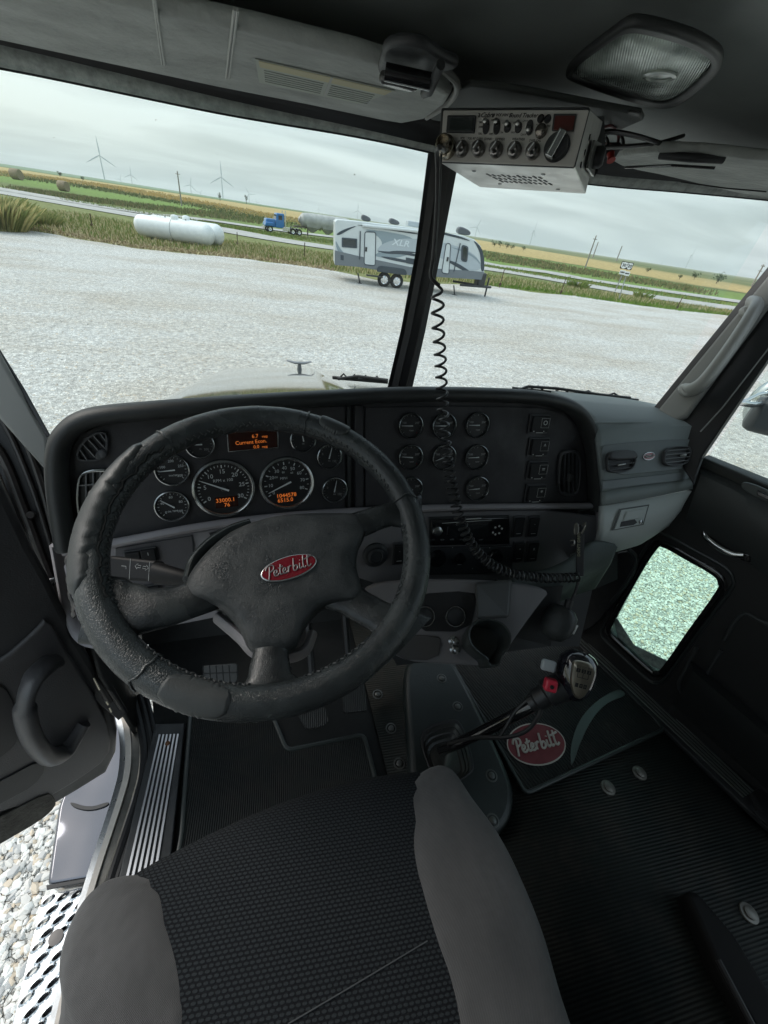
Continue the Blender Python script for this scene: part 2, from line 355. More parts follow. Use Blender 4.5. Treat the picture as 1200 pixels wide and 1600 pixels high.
def gravelmat(name, base, big=False):
    """crushed white limestone: two sizes of stones with dark gaps"""
    m, t, p, co, N = ntree(name); L = t.links.new; p.inputs['Roughness'].default_value = .9; p.inputs['Specular IOR Level'].default_value = .2
    sp = []
    nw = N('ShaderNodeTexNoise', ins={'Scale': 14., 'Detail': 2.}); L(co.outputs['Object'], nw.inputs[0])
    dm = N('ShaderNodeMixRGB'); dm.inputs[0].default_value = .05; L(co.outputs['Object'], dm.inputs[1]); L(nw.outputs[1], dm.inputs[2])
    v = N('ShaderNodeTexVoronoi', feature='DISTANCE_TO_EDGE', ins={'Scale': 33., 'Randomness': 1.}); L(dm.outputs[0], v.inputs[0])
    vc = N('ShaderNodeTexVoronoi', feature='F1', ins={'Scale': 33.}); L(dm.outputs[0], vc.inputs[0])
    v2 = N('ShaderNodeTexVoronoi', feature='DISTANCE_TO_EDGE', ins={'Scale': 61.}); L(dm.outputs[0], v2.inputs[0])
    nm = N('ShaderNodeTexNoise', ins={'Scale': 9., 'Detail': 3.}); L(co.outputs['Object'], nm.inputs[0]); nr = N('ShaderNodeMapRange'); L(nm.outputs[0], nr.inputs[0]); nr.inputs[1].default_value = .50; nr.inputs[2].default_value = .56
    vm = N('ShaderNodeMixRGB'); L(nr.outputs[0], vm.inputs[0]); L(v.outputs[0], vm.inputs[1]); L(v2.outputs[0], vm.inputs[2])
    ed = N('ShaderNodeMapRange'); L(vm.outputs[0], ed.inputs[0]); ed.inputs[1].default_value = 0; ed.inputs[2].default_value = .075
    bw = N('ShaderNodeRGBToBW'); L(vc.outputs['Color'], bw.inputs[0])
    cr = N('ShaderNodeValToRGB'); L(bw.outputs[0], cr.inputs[0]); e = cr.color_ramp.elements
    e[0].position = .2; e[0].color = (*[x*.70 for x in base], 1); e[1].position = .8; e[1].color = (*base, 1)
    k = e.new(.93); k.color = (base[0]*.8, base[1]*.66, base[2]*.5, 1)
    gap = N('ShaderNodeMixRGB'); L(ed.outputs[0], gap.inputs[0]); gap.inputs[1].default_value = (.30, .285, .26, 1); L(cr.outputs[0], gap.inputs[2])
    # worn tracks and dusty patches
    n2 = N('ShaderNodeTexNoise', ins={'Scale': .16, 'Detail': 7., 'Roughness': .62}); q = N('ShaderNodeMapping'); q.inputs['Scale'].default_value = (1, 2.2, 1); q.inputs['Rotation'].default_value = (0, 0, R(35))
    L(co.outputs['Object'], q.inputs[0]); L(q.outputs[0], n2.inputs[0])
    r2 = N('ShaderNodeValToRGB'); L(n2.outputs[0], r2.inputs[0]); e = r2.color_ramp.elements; e[0].position = .36; e[0].color = (.84, .79, .73, 1); e[1].position = .58; e[1].color = (1, 1, 1, 1)
    n4 = N('ShaderNodeTexNoise', ins={'Scale': 7., 'Detail': 9., 'Roughness': .95}); L(co.outputs['Object'], n4.inputs[0])
    g4 = N('ShaderNodeMapRange'); L(n4.outputs[0], g4.inputs[0]); g4.inputs[1].default_value = .36; g4.inputs[2].default_value = .64; g4.inputs[3].default_value = .42; g4.inputs[4].default_value = 1.38
    mu = N('ShaderNodeMixRGB', blend_type='MULTIPLY'); mu.inputs[0].default_value = 1; L(gap.outputs[0], mu.inputs[1]); L(r2.outputs[0], mu.inputs[2])
    mv = N('ShaderNodeMixRGB', blend_type='MULTIPLY'); mv.inputs[0].default_value = 1; L(mu.outputs[0], mv.inputs[1]); L(g4.outputs[0], mv.inputs[2])
    L(mv.outputs[0], p.inputs['Base Color'])
    b = N('ShaderNodeBump'); b.inputs['Strength'].default_value = .9; b.inputs['Distance'].default_value = .012; L(ed.outputs[0], b.inputs['Height']); L(b.outputs[0], p.inputs['Normal'])
    return m
GRAVEL = gravelmat('white_gravel', (.87, .86, .815))
GROUND = groundmat()
ROADM = mat('pale_concrete', (.44, .43, .40), .9, var=.25, vs=.6, bump=.3, bs=3)
def gmesh(name, m, outline, z):
    """flat sheet over an outline"""
    mb = MB(); cu_fr = (V(0, 0, z), V(1, 0, 0), V(0, 1, 0), V(0, 0, 1))
    mb.plate(cu_fr, outline, .02, .0001, off=-.02); return struct(mb.build(name, m, smooth=False))
mb = MB(); rs = []
for i in range(120):
    rr = 2.0*(1.072**i); rs.append([V(rr*math.sin(2*math.pi*j/180), rr*math.cos(2*math.pi*j/180), gh(rr*math.sin(2*math.pi*j/180), rr*math.cos(2*math.pi*j/180))) for j in range(180)])
mb.rings(rs); mb.add([V(0, 0, 0)]+rs[0], [(0, 1+(j+1) % 180, 1+j) for j in range(180)])
struct(mb.build('ground', GROUND))
lot = [(-60, 352), (0, 357), (60, 362), (110, 372), (165, 381), (215, 389), (270, 395), (330, 400), (385, 405), (432, 412), (470, 415), (523, 424), (600, 440), (690, 444), (768, 447), (830, 457), (900, 463), (1000, 478), (1141, 494), (1300, 520)]
lp = []
for i, (u, v) in enumerate(lot):
    q = onz(u, v, 0); lp.append((q.x, q.y))
lp2 = []
for i in range(len(lp)-1):
    for k in range(6):
        t = k/6; x = lp[i][0]*(1-t)+lp[i+1][0]*t; y = lp[i][1]*(1-t)+lp[i+1][1]*t
        w = .5*noise.noise(V(x*.9, y*.9, 3)); lp2.append((x+w*.4, y+w))
gmesh('gravel_lot', GRAVEL, lp2+[(lp[-1][0], -30), (-35, -30), (-35, 30)], .02)
def stones(name, label, quad, n, smin, smax):
    """loose crushed stones over a four-cornered patch of ground given by pixels (uncountable)"""
    Q = [onz(u, v, 0) for u, v in quad]; mb = MB(); ph = (1+5**.5)/2
    iv = [Vector(q).normalized() for q in ((-1, ph, 0), (1, ph, 0), (-1, -ph, 0), (1, -ph, 0), (0, -1, ph), (0, 1, ph), (0, -1, -ph), (0, 1, -ph), (ph, 0, -1), (ph, 0, 1), (-ph, 0, -1), (-ph, 0, 1))]
    fi = [(0, 11, 5), (0, 5, 1), (0, 1, 7), (0, 7, 10), (0, 10, 11), (1, 5, 9), (5, 11, 4), (11, 10, 2), (10, 7, 6), (7, 1, 8), (3, 9, 4), (3, 4, 2), (3, 2, 6), (3, 6, 8), (3, 8, 9), (4, 9, 5), (2, 4, 11), (6, 2, 10), (8, 6, 7), (9, 8, 1)]
    for _ in range(n):
        a, b = random.random(), random.random(); c = Q[0].lerp(Q[1], a).lerp(Q[3].lerp(Q[2], a), b); s_ = random.uniform(smin, smax)*random.choice((1, 1, .7, .5)); c.z = .022+s_*random.uniform(.0, .5)
        M_ = Matrix.Rotation(random.uniform(0, 6.28), 3, 'Z')@Matrix.Rotation(random.uniform(-.5, .5), 3, 'X')@Matrix.Diagonal((random.uniform(.8, 1.4), random.uniform(.6, 1), random.uniform(.4, .75)))
        mb.m = random.choice((0, 0, 0, 1, 1, 2, 3)); mb.add([c+(M_@(q*random.uniform(.78, 1.15)))*s_ for q in iv], fi)
    o = mb.build(name, [mat('stone_white', (.84, .82, .77), .9, bump=.5, bs=90), mat('stone_pale', (.70, .67, .62), .9, bump=.5, bs=90), mat('stone_grey', (.52, .51, .49), .9, bump=.5, bs=90), mat('stone_buff', (.66, .56, .44), .9, bump=.5, bs=90)], ang=35)
    return tag(o, label, 'stones', kind='stuff')
stones('loose_stones', 'loose white crushed stones on the ground outside the open driver door', [(-60, 1230), (300, 1080), (260, 1640), (-120, 1700)], 5200, .012, .026)
stones('loose_stones', 'loose white crushed stones seen through the low window of the right door', [(930, 830), (1150, 800), (1160, 1070), (930, 1080)], 9500, .010, .019)
def road(name, pts, w, z):
    c = [gnd(*q) for q in pts]; c[0] = c[0]+(c[0]-c[1])*3; c[-1] = c[-1]+(c[-1]-c[-2])*6
    c = spline(c, 10); mb = MB(); a = []; b = []
    for i, q in enumerate(c):
        t = (c[min(i+1, len(c)-1)]-c[max(0, i-1)]).normalized(); s_ = V(t.y, -t.x, 0)*w/2
        for lst, k in ((a, q-s_), (b, q+s_)): lst.append(V(k.x, k.y, gh(k.x, k.y)+z))
    mb.rings([a, [p+(q-p)*.33 for p, q in zip(a, b)], [p+(q-p)*.66 for p, q in zip(a, b)], b], closed=False); return struct(mb.build(name, ROADM))
road('near_road', [(90, 316), (200, 335), (320, 354), (440, 376), (620, 402), (787, 424), (937, 450), (1072, 472), (1144, 482)], 6.4, .06)
road('far_road', [(50, 304), (170, 325), (320, 344), (440, 361), (640, 386), (760, 413), (862, 427), (1012, 452), (1147, 471)], 6.0, .10)

# ------------------------------------------------------------------ grass and weeds (uncountable)
def blades(name, label, spots, cols, hh, ww, lean=.35, kind='stuff', cat='grass', parent=None):
    mb = MB(); L = len(cols)
    for (x, y) in spots:
        h = hh*random.uniform(.45, 1.2); a = random.uniform(0, 6.28); z = gh(x, y); k = ww*random.uniform(.6, 1.4); mb.m = random.randrange(L)
        dx_, dy_ = math.cos(a)*k, math.sin(a)*k; lx, ly = random.uniform(-1, 1)*lean*h, random.uniform(-1, 1)*lean*h
        mb.add([V(x-dx_, y-dy_, z), V(x+dx_, y+dy_, z), V(x+lx*.4+dx_*.7, y+ly*.4+dy_*.7, z+h*.6), V(x+lx, y+ly, z+h), V(x+lx*.4-dx_*.7, y+ly*.4-dy_*.7, z+h*.6)], [(0, 1, 2, 3, 4)])
    o = mb.build(name, cols, parent, smooth=False)
    if not parent: tag(o, label, cat, kind=kind)
    return o
def gm(n, c): return mat(n, c, .9, spec=.1)
G = [gm('grass_olive', (.24, .25, .09)), gm('grass_green', (.17, .25, .07)), gm('grass_straw', (.56, .48, .29)), gm('grass_brown', (.38, .30, .19))]
GD = [gm('weed_dark', (.13, .15, .07)), gm('weed_olive', (.21, .22, .10)), gm('weed_brown', (.27, .22, .12))]
def band(edge_top, edge_bot, n, jit=.6):
    """spots between two pixel lines on the ground"""
    A = [gnd(*q) for q in edge_top]; B = [gnd(*q) for q in edge_bot]; o = []
    for _ in range(n):
        f = random.random()*(len(A)-1); i = int(f); t = f-i; a = A[i].lerp(A[i+1], t); b = B[i].lerp(B[i+1], t); q = a.lerp(b, random.random())
        o.append((q.x+random.uniform(-jit, jit), q.y+random.uniform(-jit, jit)))
    return o
blades('roadside_grass', 'dry olive grass on the verge between white gravel and near road', band([(-60, 330), (110, 333), (210, 352), (330, 375), (440, 390), (540, 402), (700, 425), (800, 437), (960, 462), (1150, 490), (1300, 512)],
       [(-60, 353), (100, 366), (210, 385), (330, 396), (440, 408), (540, 425), (700, 442), (800, 449), (960, 470), (1150, 494), (1300, 520)], 30000), [G[0], G[0], G[1], G[2], G[2]], .34, .03)
blades('verge_stubble', 'brown dead stubble along the left edge of the gravel lot', band([(-60, 343), (60, 348), (130, 360), (215, 376), (300, 380), (380, 386), (440, 396), (523, 410)],
       [(-60, 355), (60, 361), (130, 374), (215, 388), (300, 397), (380, 404), (440, 412), (523, 424)], 16000, .3), [G[2], G[3], G[3]], .15, .045, 1.2)
blades('green_edge_grass', 'low bright green weeds at the gravel edge right of the trailer', band([(765, 440), (860, 448), (960, 465), (1060, 480), (1150, 489)], [(765, 447), (860, 459), (960, 472), (1060, 486), (1150, 494)], 6000, .3), [G[1], gm('lime', (.17, .27, .05))], .22, .035, .7)
blades('median_grass', 'olive grass on the median between the two road lanes', band([(100, 312), (330, 349), (440, 366), (620, 390), (760, 415), (900, 437), (1140, 474)], [(100, 314), (330, 352), (440, 371), (620, 396), (760, 418), (900, 442), (1140, 478)], 7000, 1), [G[0], G[1]], .25, .05)
blades('ditch_weeds', 'dark tall weeds along the far side of the far road', band([(20, 293), (160, 312), (320, 330), (420, 340), (640, 362), (770, 396), (900, 419), (1100, 452)], [(30, 298), (160, 319), (320, 339), (420, 352), (640, 378), (770, 408), (900, 428), (1100, 460)], 16000, 2.0), GD, .42, .08)
blades('field_edge_weeds', 'dark green weed line along the edge of the dry tan field', band([(20, 273), (160, 294), (320, 322), (440, 348)], [(20, 278), (160, 299), (320, 326), (440, 352)], 2500, 4), GD[:2], .55, .2, cat='weeds')
blades('dry_field_crop', 'dry tan bean crop covering the field to the skyline', band([(-40, 262), (160, 288), (320, 317), (440, 341), (640, 362)], [(-40, 270), (160, 293), (320, 321), (440, 346), (640, 368)], 9000, 9), [gm('bean1', (.52, .38, .15)), gm('bean2', (.42, .31, .12)), gm('bean3', (.46, .38, .20))], .5, .3, cat='crop')
# tall grass clump at the left edge
def clump(u, v, n, h, rad, cols, label, name='grass_clump', cat='grass clump', group=None):
    c = gnd(u, v); mb = MB()
    for _ in range(n):
        a = random.uniform(0, 6.28); rr = rad*random.random()**.6; x, y = c.x+rr*math.cos(a), c.y+rr*math.sin(a); hh = h*random.uniform(.5, 1.1)*(1-.3*rr/rad)
        o = V(math.cos(a), math.sin(a), 0)*hh*random.uniform(.1, 1.1); w = V(-math.sin(a), math.cos(a), 0)*.009; mb.m = random.randrange(len(cols)); b = V(x, y, gh(x, y))
        mb.add([b-w, b+w, b+o*.35+V(0, 0, hh*.6)+w, b+o+V(0, 0, hh), b+o*.35+V(0, 0, hh*.6)-w], [(0, 1, 2, 3, 4)])
    o = mb.build(name, cols, smooth=False); tag(o, label, cat, group); return o
Y = [gm('reed_gold', (.66, .56, .26)), gm('reed_olive', (.42, .40, .17)), gm('reed_green', (.26, .29, .11))]
clump(-4, 358, 6000, 1.65, 1.4, Y, 'tall golden reedy grass clump at the left edge of the lot')
clump(50, 352, 2200, .95, 1.5, Y[1:], 'lower olive grass clump just right of the tall golden one')
clump(900, 452, 260, .9, .8, [G[1], G[0]], 'leafy green weed clump left of the white road signs')
clump(1003, 467, 220, .7, .8, [G[1], G[0]], 'leafy green weed clump right of the white road signs')

# ------------------------------------------------------------------ trees far away
def tree(u, v, h, w, label, group='small trees on the far fields', leaf=(.035, .055, .025), n=260):
    b = gnd(u, v); kk = (b-CAM).length/790; h *= kk; w *= kk
    o = thing('tree', b, label, 'tree', group)
    mb = MB(); mb.tube([b, b+V(0, 0, h*.5)], [h*.035, h*.02], 6)
    for a in (0, 2, 4): mb.tube([b+V(0, 0, h*.3), b+V(math.cos(a)*w*.3, math.sin(a)*w*.3, h*.6)], [h*.02, h*.008], 5)
    mb.build('trunk', mat('bark', (.07, .055, .04), .9), o)
    mb = MB(); lobes = [(V(random.uniform(-.32, .32)*w, random.uniform(-.32, .32)*w, h*random.uniform(.38, .82)), w*random.uniform(.16, .28)) for _ in range(9)]
    for _ in range(n):
        c, rr = random.choice(lobes); d = V(random.gauss(0, 1), random.gauss(0, 1), random.gauss(0, 1)).normalized()*rr*random.uniform(.6, 1.05); q = b+c+d; q.z = max(q.z, b.z+h*.12)
        s_ = w*.05*random.uniform(.6, 1.3); a1 = V(random.uniform(-1, 1), random.uniform(-1, 1), random.uniform(-1, 1)).normalized(); a2 = a1.orthogonal().normalized()
        mb.m = random.randrange(2); mb.add([q-a1*s_, q+a2*s_, q+a1*s_, q-a2*s_], [(0, 1, 2, 3)])
    mb.build('crown', [gm('leaf_dark', leaf), gm('leaf_mid', tuple(x*1.7 for x in leaf))], o, smooth=False)
    return o
tree(344, 314, 11, 6, 'dark bushy tree at the foot of the tall central turbine')
tree(385, 319, 12, 6, 'dark upright tree left of the small leaning turbine')
tree(1084, 437, 9, 11, 'rounded dark tree, middle one of the three right of the road signs')
tree(1119, 443, 13, 15, 'broad grey green tree, rightmost of the three right of the road signs')
tree(1061, 437, 8, 7, 'small dark tree, leftmost of the three right of the road signs')
tree(1012, 425, 5, 8, 'low dark bushy tree just right above the road signs')
for k, (u, h, lb) in enumerate([(772, 8, 'leftmost tree of the far row right of the camping trailer'), (781, 9, 'second tree of the far row right of the camping trailer'), (791, 8.5, 'third tree of the far row right of the camping trailer'), (799, 7, 'rightmost tree of the far row right of the camping trailer'), (817, 7, 'lone small tree left of the bare turbine tower')]):
    tree(u, 386+.15*(u-772), h, h*1.3, lb, leaf=(.05, .07, .05), n=160)
tree(94, 277, 6, 6, 'small dark shrubby tree alone on the left skyline'); tree(130, 283, 5, 5, 'tiny shrubby tree on the left skyline by the big turbine')

# ------------------------------------------------------------------ wind turbines
TW = mat('turbine_white', (.30, .35, .39), .6)
def turb0():
    o = thing('wind_turbine', (0, 0, 0), 'x', 'wind turbine', 'wind turbines on the skyline')
    mb = MB(); mb.cyl(V(0, 0, -8), V(0, 0, 80), 2.3, 1.5, 14); mb.build('tower', TW, o)
    mb = MB(); mb.box(V(0, 1.5, 81.3), V(1.7, 0, 0), V(0, 5, 0), V(0, 0, 1.7)); mb.build('nacelle', TW, o, bevel=.5)
    mb = MB(); mb.ball(V(0, -4.6, 81.3), 1.7, (1, 1.5, 1), 8); h = mb.build('hub', TW, o)
    mb = MB()
    for k in range(3):
        a = 2*math.pi*k/3; d = V(math.sin(a), 0, math.cos(a)); s_ = V(math.cos(a), 0, -math.sin(a)); c = V(0, -5, 81.3)
        mb = MB(); rr = [(0, 1.3), (4, 1.5), (12, 2.4), (32, 1.7), (54, .5)]
        mb.rings([[c+d*r+s_*w*.9*math.cos(q)+V(0, .35*w*math.sin(q), 0)+s_*w*.3 for q in (0, 1.05, 2.1, 3.14, 4.2, 5.2)] for r, w in rr], True, True, True)
        mb.build('blade', TW, o)
    return o
T0 = turb0()
def copytree(o, parent=None):
    c = o.copy(); COL.objects.link(c)
    if parent: c.parent = parent
    for ch in o.children: copytree(ch, c)
    return c
def turbine(u, vh, ub, vb, rot, label, first=False, yaw=0):
    hgt = abs(vb-vh); dist = 80*790/hgt*1.0
    o = T0 if first else copytree(T0)
    d = ray(ub, vb); hz_ = math.hypot(d.x, d.y); q = CAM+d*(dist/hz_)
    for _ in range(12):
        p_ = CAM+d*(dist/hz_); b_ = proj(p_); t_ = proj(p_+V(0, 0, 81)); dist *= (b_[1]-t_[1])/hgt
    q = CAM+d*(dist/hz_); o.location = q; o.rotation_euler = (0, 0, math.atan2(-q.x, q.y)+R(yaw))
    o['label'] = label
    for ch in o.children:
        if ch.name.split('.')[0] in ('blade', 'hub'):
            c = V(0, -5, 81.3); ch.matrix_basis = Matrix.Translation(c)@Matrix.Rotation(R(rot), 4, 'Y')@Matrix.Translation(-c)
    return o
for k, a in enumerate([
    (157, 243, 165, 287, 0, 'tallest wind turbine, on the left skyline above the propane tanks'),
    (204, 273, 208, 294, 4, 'small turbine just right of the tallest one'),
    (188, 280, 190, 293, 22, 'faint tiny turbine between the tallest one and its small neighbour'),
    (298, 289, 300, 310, 12, 'medium turbine between the bare pole and the tall central turbine'),
    (313, 301, 314, 311, 40, 'tiny far turbine left of the tall central turbine'),
    (347, 277, 349, 315, 0, 'tall central turbine above the small dark tree'),
    (388, 303, 390, 322, -32, 'leaning bladed turbine above the dark upright tree'),
    (401, 316, 402, 324, -28, 'tiny turbine just right of the dark upright tree'),
    (497, 327, 498, 337, 0, 'tiny faint turbine above the grey bulk trailer'),
    (557, 329, 558, 347, 0, 'small turbine above the roof of the camping trailer, left of the center pillar'),
    (744, 355, 741, 376, 20, 'small turbine above the front roof of the camping trailer, right of the center pillar'),
    (830, 361, 826, 389, 5, 'turbine seen under the radio with blades edge on, left of the twin poles'),
    (1076, 399, 1069, 423, 8, 'turbine on the right skyline above the three trees'),
    (1033, 412, 1031, 419, 10, 'tiny faint turbine right of the road signs')]):
    turbine(*a, first=(k == 0), yaw=70 if k in (11, 12) else 0)

# ------------------------------------------------------------------ poles, posts, signs
WOOD = mat('weathered_wood', (.34, .31, .28), .9, var=.4, vs=6)
def pole(ut, vt, ub, vb, label, arm=False, h=9.5):
    b = gnd(ub, vb); dd = (b-CAM); dist = math.hypot(dd.x, dd.y); d = ray(ut, vt); top = EYE+d.z*dist/math.hypot(d.x, d.y)
    mb = MB(); b = V(b.x, b.y, gh(b.x, b.y)); tp = V(b.x, b.y, top); r0 = .11*dist/100+.03
    mb.cyl(b-V(0, 0, .3), tp, r0, r0*.7, 10)
    if arm:
        for z_ in (.4, 1.5): mb.box(tp-V(0, 0, z_), V(1.4, .6, 0), V(-.04, .09, 0), V(0, 0, .07))
        for x_ in (-1.2, 0, 1.2): mb.cyl(tp+V(x_, x_*.43, -.33), tp+V(x_, x_*.43, -.1), .06, .05, 8)
    else:
        mb.box(tp-V(0, 0, .5), V(.5, .1, 0), V(-.02, .08, 0), V(0, 0, .05)); mb.cyl(tp, tp+V(0, 0, .15), .06, .04, 8)
    return tag(mb.build('utility_pole', WOOD), label, 'utility pole', 'utility poles along the highway')
pole(278, 268, 284, 322, 'bare grey utility pole left of the tall central turbine')
pole(932, 369, 914, 419, 'utility pole under the radio, left and nearer one of the twin poles')
pole(934, 378, 926, 403, 'utility pole under the radio, right and farther one of the twin poles')
pole(971, 384, 963, 408, 'utility pole between the twin poles and the white road signs')
pole(658, 320, 655, 370, 'utility pole rising behind the camping trailer roof')
pole(1192, 413, 1174, 448, 'utility pole with two crossarms at the right window post', arm=True)
RUST = mat('rusty_steel', (.10, .06, .04), .8, var=.4, vs=20)
for k, (u, vt, vb, lb) in enumerate([(147, 334, 358, 'rusty fence post left of the white propane tanks'), (373, 363, 387, 'rusty fence post right of the white propane tanks'), (477, 379, 405, 'rusty fence post at the left end of the camping trailer'),
        (782, 420, 450, 'rusty fence post right of the camping trailer hitch'), (877, 433, 461, 'rusty fence post left of the leafy weed clump'), (1058, 463, 485, 'rusty fence post right of the white road signs')]):
    b = gnd(u-2, vb); dd = b-CAM; dist = math.hypot(dd.x, dd.y); d = ray(u, vt); top = EYE+d.z*dist/math.hypot(d.x, d.y)
    mb = MB(); tp = V(b.x+.05, b.y, top); mb.box((b+tp)/2, V(.03, 0, 0), V(0, .008, 0), (tp-b)/2); mb.box((b+tp)/2+V(0, .02, 0), V(.007, 0, 0), V(0, .025, 0), (tp-b)/2)
    mb.box(b+V(0, -.02, .25), V(.09, 0, 0), V(0, .006, 0), V(0, 0, .08)); tag(mb.build('fence_post', RUST), lb, 'fence post', 'fence posts along the gravel lot')
# road sign assembly
sb = gnd(966, 470); hd_ = math.degrees(math.atan2(sb.y, sb.x))-90
so = thing('road_sign', sb, 'white highway route signs on two leaning steel posts beside the gravel', 'road sign')
SP = mat('galvanized', (.35, .36, .36), .5, .7); WS = mat('sign_white', (.75, .77, .76), .4); BS = mat('sign_black', (.02, .02, .02), .5)
sf = frame(V(sb.x, sb.y, 0), hd_, 0)
def sloc(u, v): return loc2(sf, u, v)
for (ut, vt, ub, vb) in ((978, 432, 966, 470), (972, 430, 961, 455)):
    mb = MB(); a, b = sloc(ut, vt), sloc(ub, vb); mb.tube([w3(sf, b), w3(sf, a)], .04, 6); mb.build('post', SP, so)
s1 = math.hypot(sloc(985, 412)[0]-sloc(973, 412)[0], 0)
for (u, v, w, h, tx, sh) in ((975.5, 414.5, 10.5, 10, '30', 1), (984, 416, 8.5, 10, '20', 1), (972.5, 425.5, 9, 6.5, 'WEST', 0), (980, 427.5, 8, 6.5, 'EAST', 0)):
    c = sloc(u, v); k = (w3(sf, sloc(980, 420))-w3(sf, sloc(970, 420))).length/10*1.0
    mb = MB(); mb.m = 0
    ol = rect(w*k, h*k, .08*k*w*.3, c, 0)
    if sh: ol = chaikin([(c[0]+x*w*k/2, c[1]+y*h*k/2) for x, y in [(-.9, .95), (-.45, .8), (0, 1), (.45, .8), (.9, .95), (.8, .3), (1, -.3), (.5, -.85), (0, -1), (-.5, -.85), (-1, -.3), (-.8, .3)]], 1)
    ks_ = k
    if sh:
        mb.m = 1; mb.plate(sf, rect(w*k*1.08, h*k*1.08, .05, c), .02, .002, off=.05); mb.m = 0; mb.plate(sf, ol, .01, .001, off=.075)
    else: mb.plate(sf, ol, .02, .002, off=.05)
    mb.m = 1; mb.text(sf, tx, c, h*k*(.62 if sh else .42), .004, off=.0855 if sh else .073, bold=.01); mb.build('sign_plate', [WS, BS], so, smooth=False)

# ------------------------------------------------------------------ hay bales
HAY = mat('hay', (.33, .26, .17), .95, bump=.8, bs=12, var=.35, vs=5, bdist=.08)
for u, v, s_, lb in ((28, 281, 1.0, 'round hay bale at far left, smaller and farther one'), (101, 299, 1.0, 'round hay bale near the road, nearer one')):
    b = gnd(u, v); dist = (b-CAM).length; rad = 5.6*dist/790; ax = V(.93, -.35, 0).normalized(); mb = MB(); c = V(b.x, b.y, b.z+rad*.95)
    mb.lathe(c, ax, [(rad*.3, -rad*.88), (rad*.92, -rad*.9), (rad, -rad*.8), (rad*1.01, 0), (rad, rad*.8), (rad*.92, rad*.9), (rad*.3, rad*.86)], 28)
    tag(mb.build('hay_bale', HAY), lb, 'hay bale', 'round hay bales in the field')

# ------------------------------------------------------------------ propane tanks
TKW = mat('tank_white', (.80, .82, .80), .35, var=.12, vs=3, coat=.3); DK = mat('dark_steel', (.05, .05, .05), .6)
def tank(a, b, rad, label):
    root = thing('propane_tank', V((a.x+b.x)/2, (a.y+b.y)/2, 0), label, 'propane tank', 'white propane tanks on the gravel edge')
    ax = (b-a).normalized(); L = (b-a).length; mb = MB(); pr = []
    for k in range(9): th = math.pi/2*k/8; pr.append((max(.01, rad*math.sin(th)), rad*.8*(1-math.cos(th))))
    pr += [(rad, L/2-.01), (rad*1.0, L/2)]; pr += [(rad, L/2+.01)]+[(max(.01, rad*math.cos(math.pi/2*k/8)), L-rad*.8+rad*.8*math.sin(math.pi/2*k/8)) for k in range(9)]
    mb.lathe(a, ax, pr, 36); mb.build('shell', TKW, root)
    mb = MB(); mb.lathe(a+ax*(L*.5), ax, [(rad*1.004, -.012), (rad*1.02, -.01), (rad*1.02, .01), (rad*1.004, .012)], 36, False); mb.build('weld_band', mat('seam_grey', (.25, .26, .25), .6), root)
    mb = MB(); up = V(0, 0, 1); c = a+ax*(L*.52)+up*rad; mb.lathe(c-up*.05, up, [(.24, 0), (.24, .17), (.19, .25), (.05, .28)], 20); mb.build('valve_dome', TKW, root)
    mb = MB(); c = a+ax*(L*.40)+up*rad; mb.cyl(c-up*.04, c+up*.10, .045, .045, 10); mb.build('fitting', SP, root); mb = MB(); c = a+ax*(L*.66)+up*rad; mb.cyl(c-up*.04, c+up*.08, .05, .05, 10); mb.build('fitting', SP, root); mb = MB(); mb.tube([a+ax*L*.3+up*(rad-.02), a+ax*L*.3+up*(rad+.1), a+ax*L*.34+up*(rad+.1), a+ax*L*.34+up*(rad-.02)], .015, 6); mb.build('lifting_lug', SP, root)
    sd_ = ax.cross(up)
    for k in (.22, .78):
        mb = MB(); c = a+ax*(L*k); c.z = .09; mb.box(c, ax*.06, sd_*rad*.55, up*.10)
        c.z = .22; mb.box(c, ax*.04, sd_*rad*.35, up*.08); mb.build('saddle_foot', DK, root)
ta = onz(216, 373, 0); tb = onz(336, 391, 0); dq = (ta-CAM).length; rad = 13.6*dq/790
A = V(ta.x, ta.y, rad+.16); B_ = V(tb.x, tb.y, rad+.16); B_ = A+(B_-A).normalized()*((B_-A).length*1.0)
tank(A, B_, rad, 'white cylindrical propane tank in front, nearer of the two')
nrm = V(-(B_-A).y, (B_-A).x, 0).normalized()
if nrm.y < 0: nrm = -nrm
sh_ = nrm*(rad*2.15)+(B_-A).normalized()*(.10)
tank(A+sh_, B_+sh_, rad, 'white cylindrical propane tank behind, only its right end and top showing')

# ------------------------------------------------------------------ blue tractor and bulk trailer on the far road
BLUE = mat('truck_blue', (.02, .16, .42), .3, coat=.6); TYRE = mat('tyre', (.025, .025, .025), .85); CHR = mat('chrome', (.75, .76, .77), .12, 1.0); GLD = mat('dark_glass', (.02, .03, .035), .05, spec=.8)
BULK = mat('bulk_grey', (.50, .50, .47), .5, var=.35, vs=1.2)
A = gnd(411, 361, .1); B_ = gnd(523, 375, .1); ax = (B_-A); ax.z = 0; ax.normalize(); sd_ = V(ax.y, -ax.x, 0)  # towards the camera
if sd_.dot(CAM-A) < 0: sd_ = -sd_
k = (A-CAM).length/790*57/6.6   # scale so that the tractor spans its 64 pixels
def TP(x, y, z): return A+ax*x*k+sd_*y*k+V(0, 0, z*k)
def tbox(mb, x0, x1, y0, y1, z0, z1, dx=0):
    mb.hexa([TP(x0, y0, z0), TP(x1, y0, z0), TP(x1, y1, z0), TP(x0, y1, z0), TP(x0+dx, y0, z1), TP(x1, y0, z1), TP(x1, y1, z1), TP(x0+dx, y1, z1)])
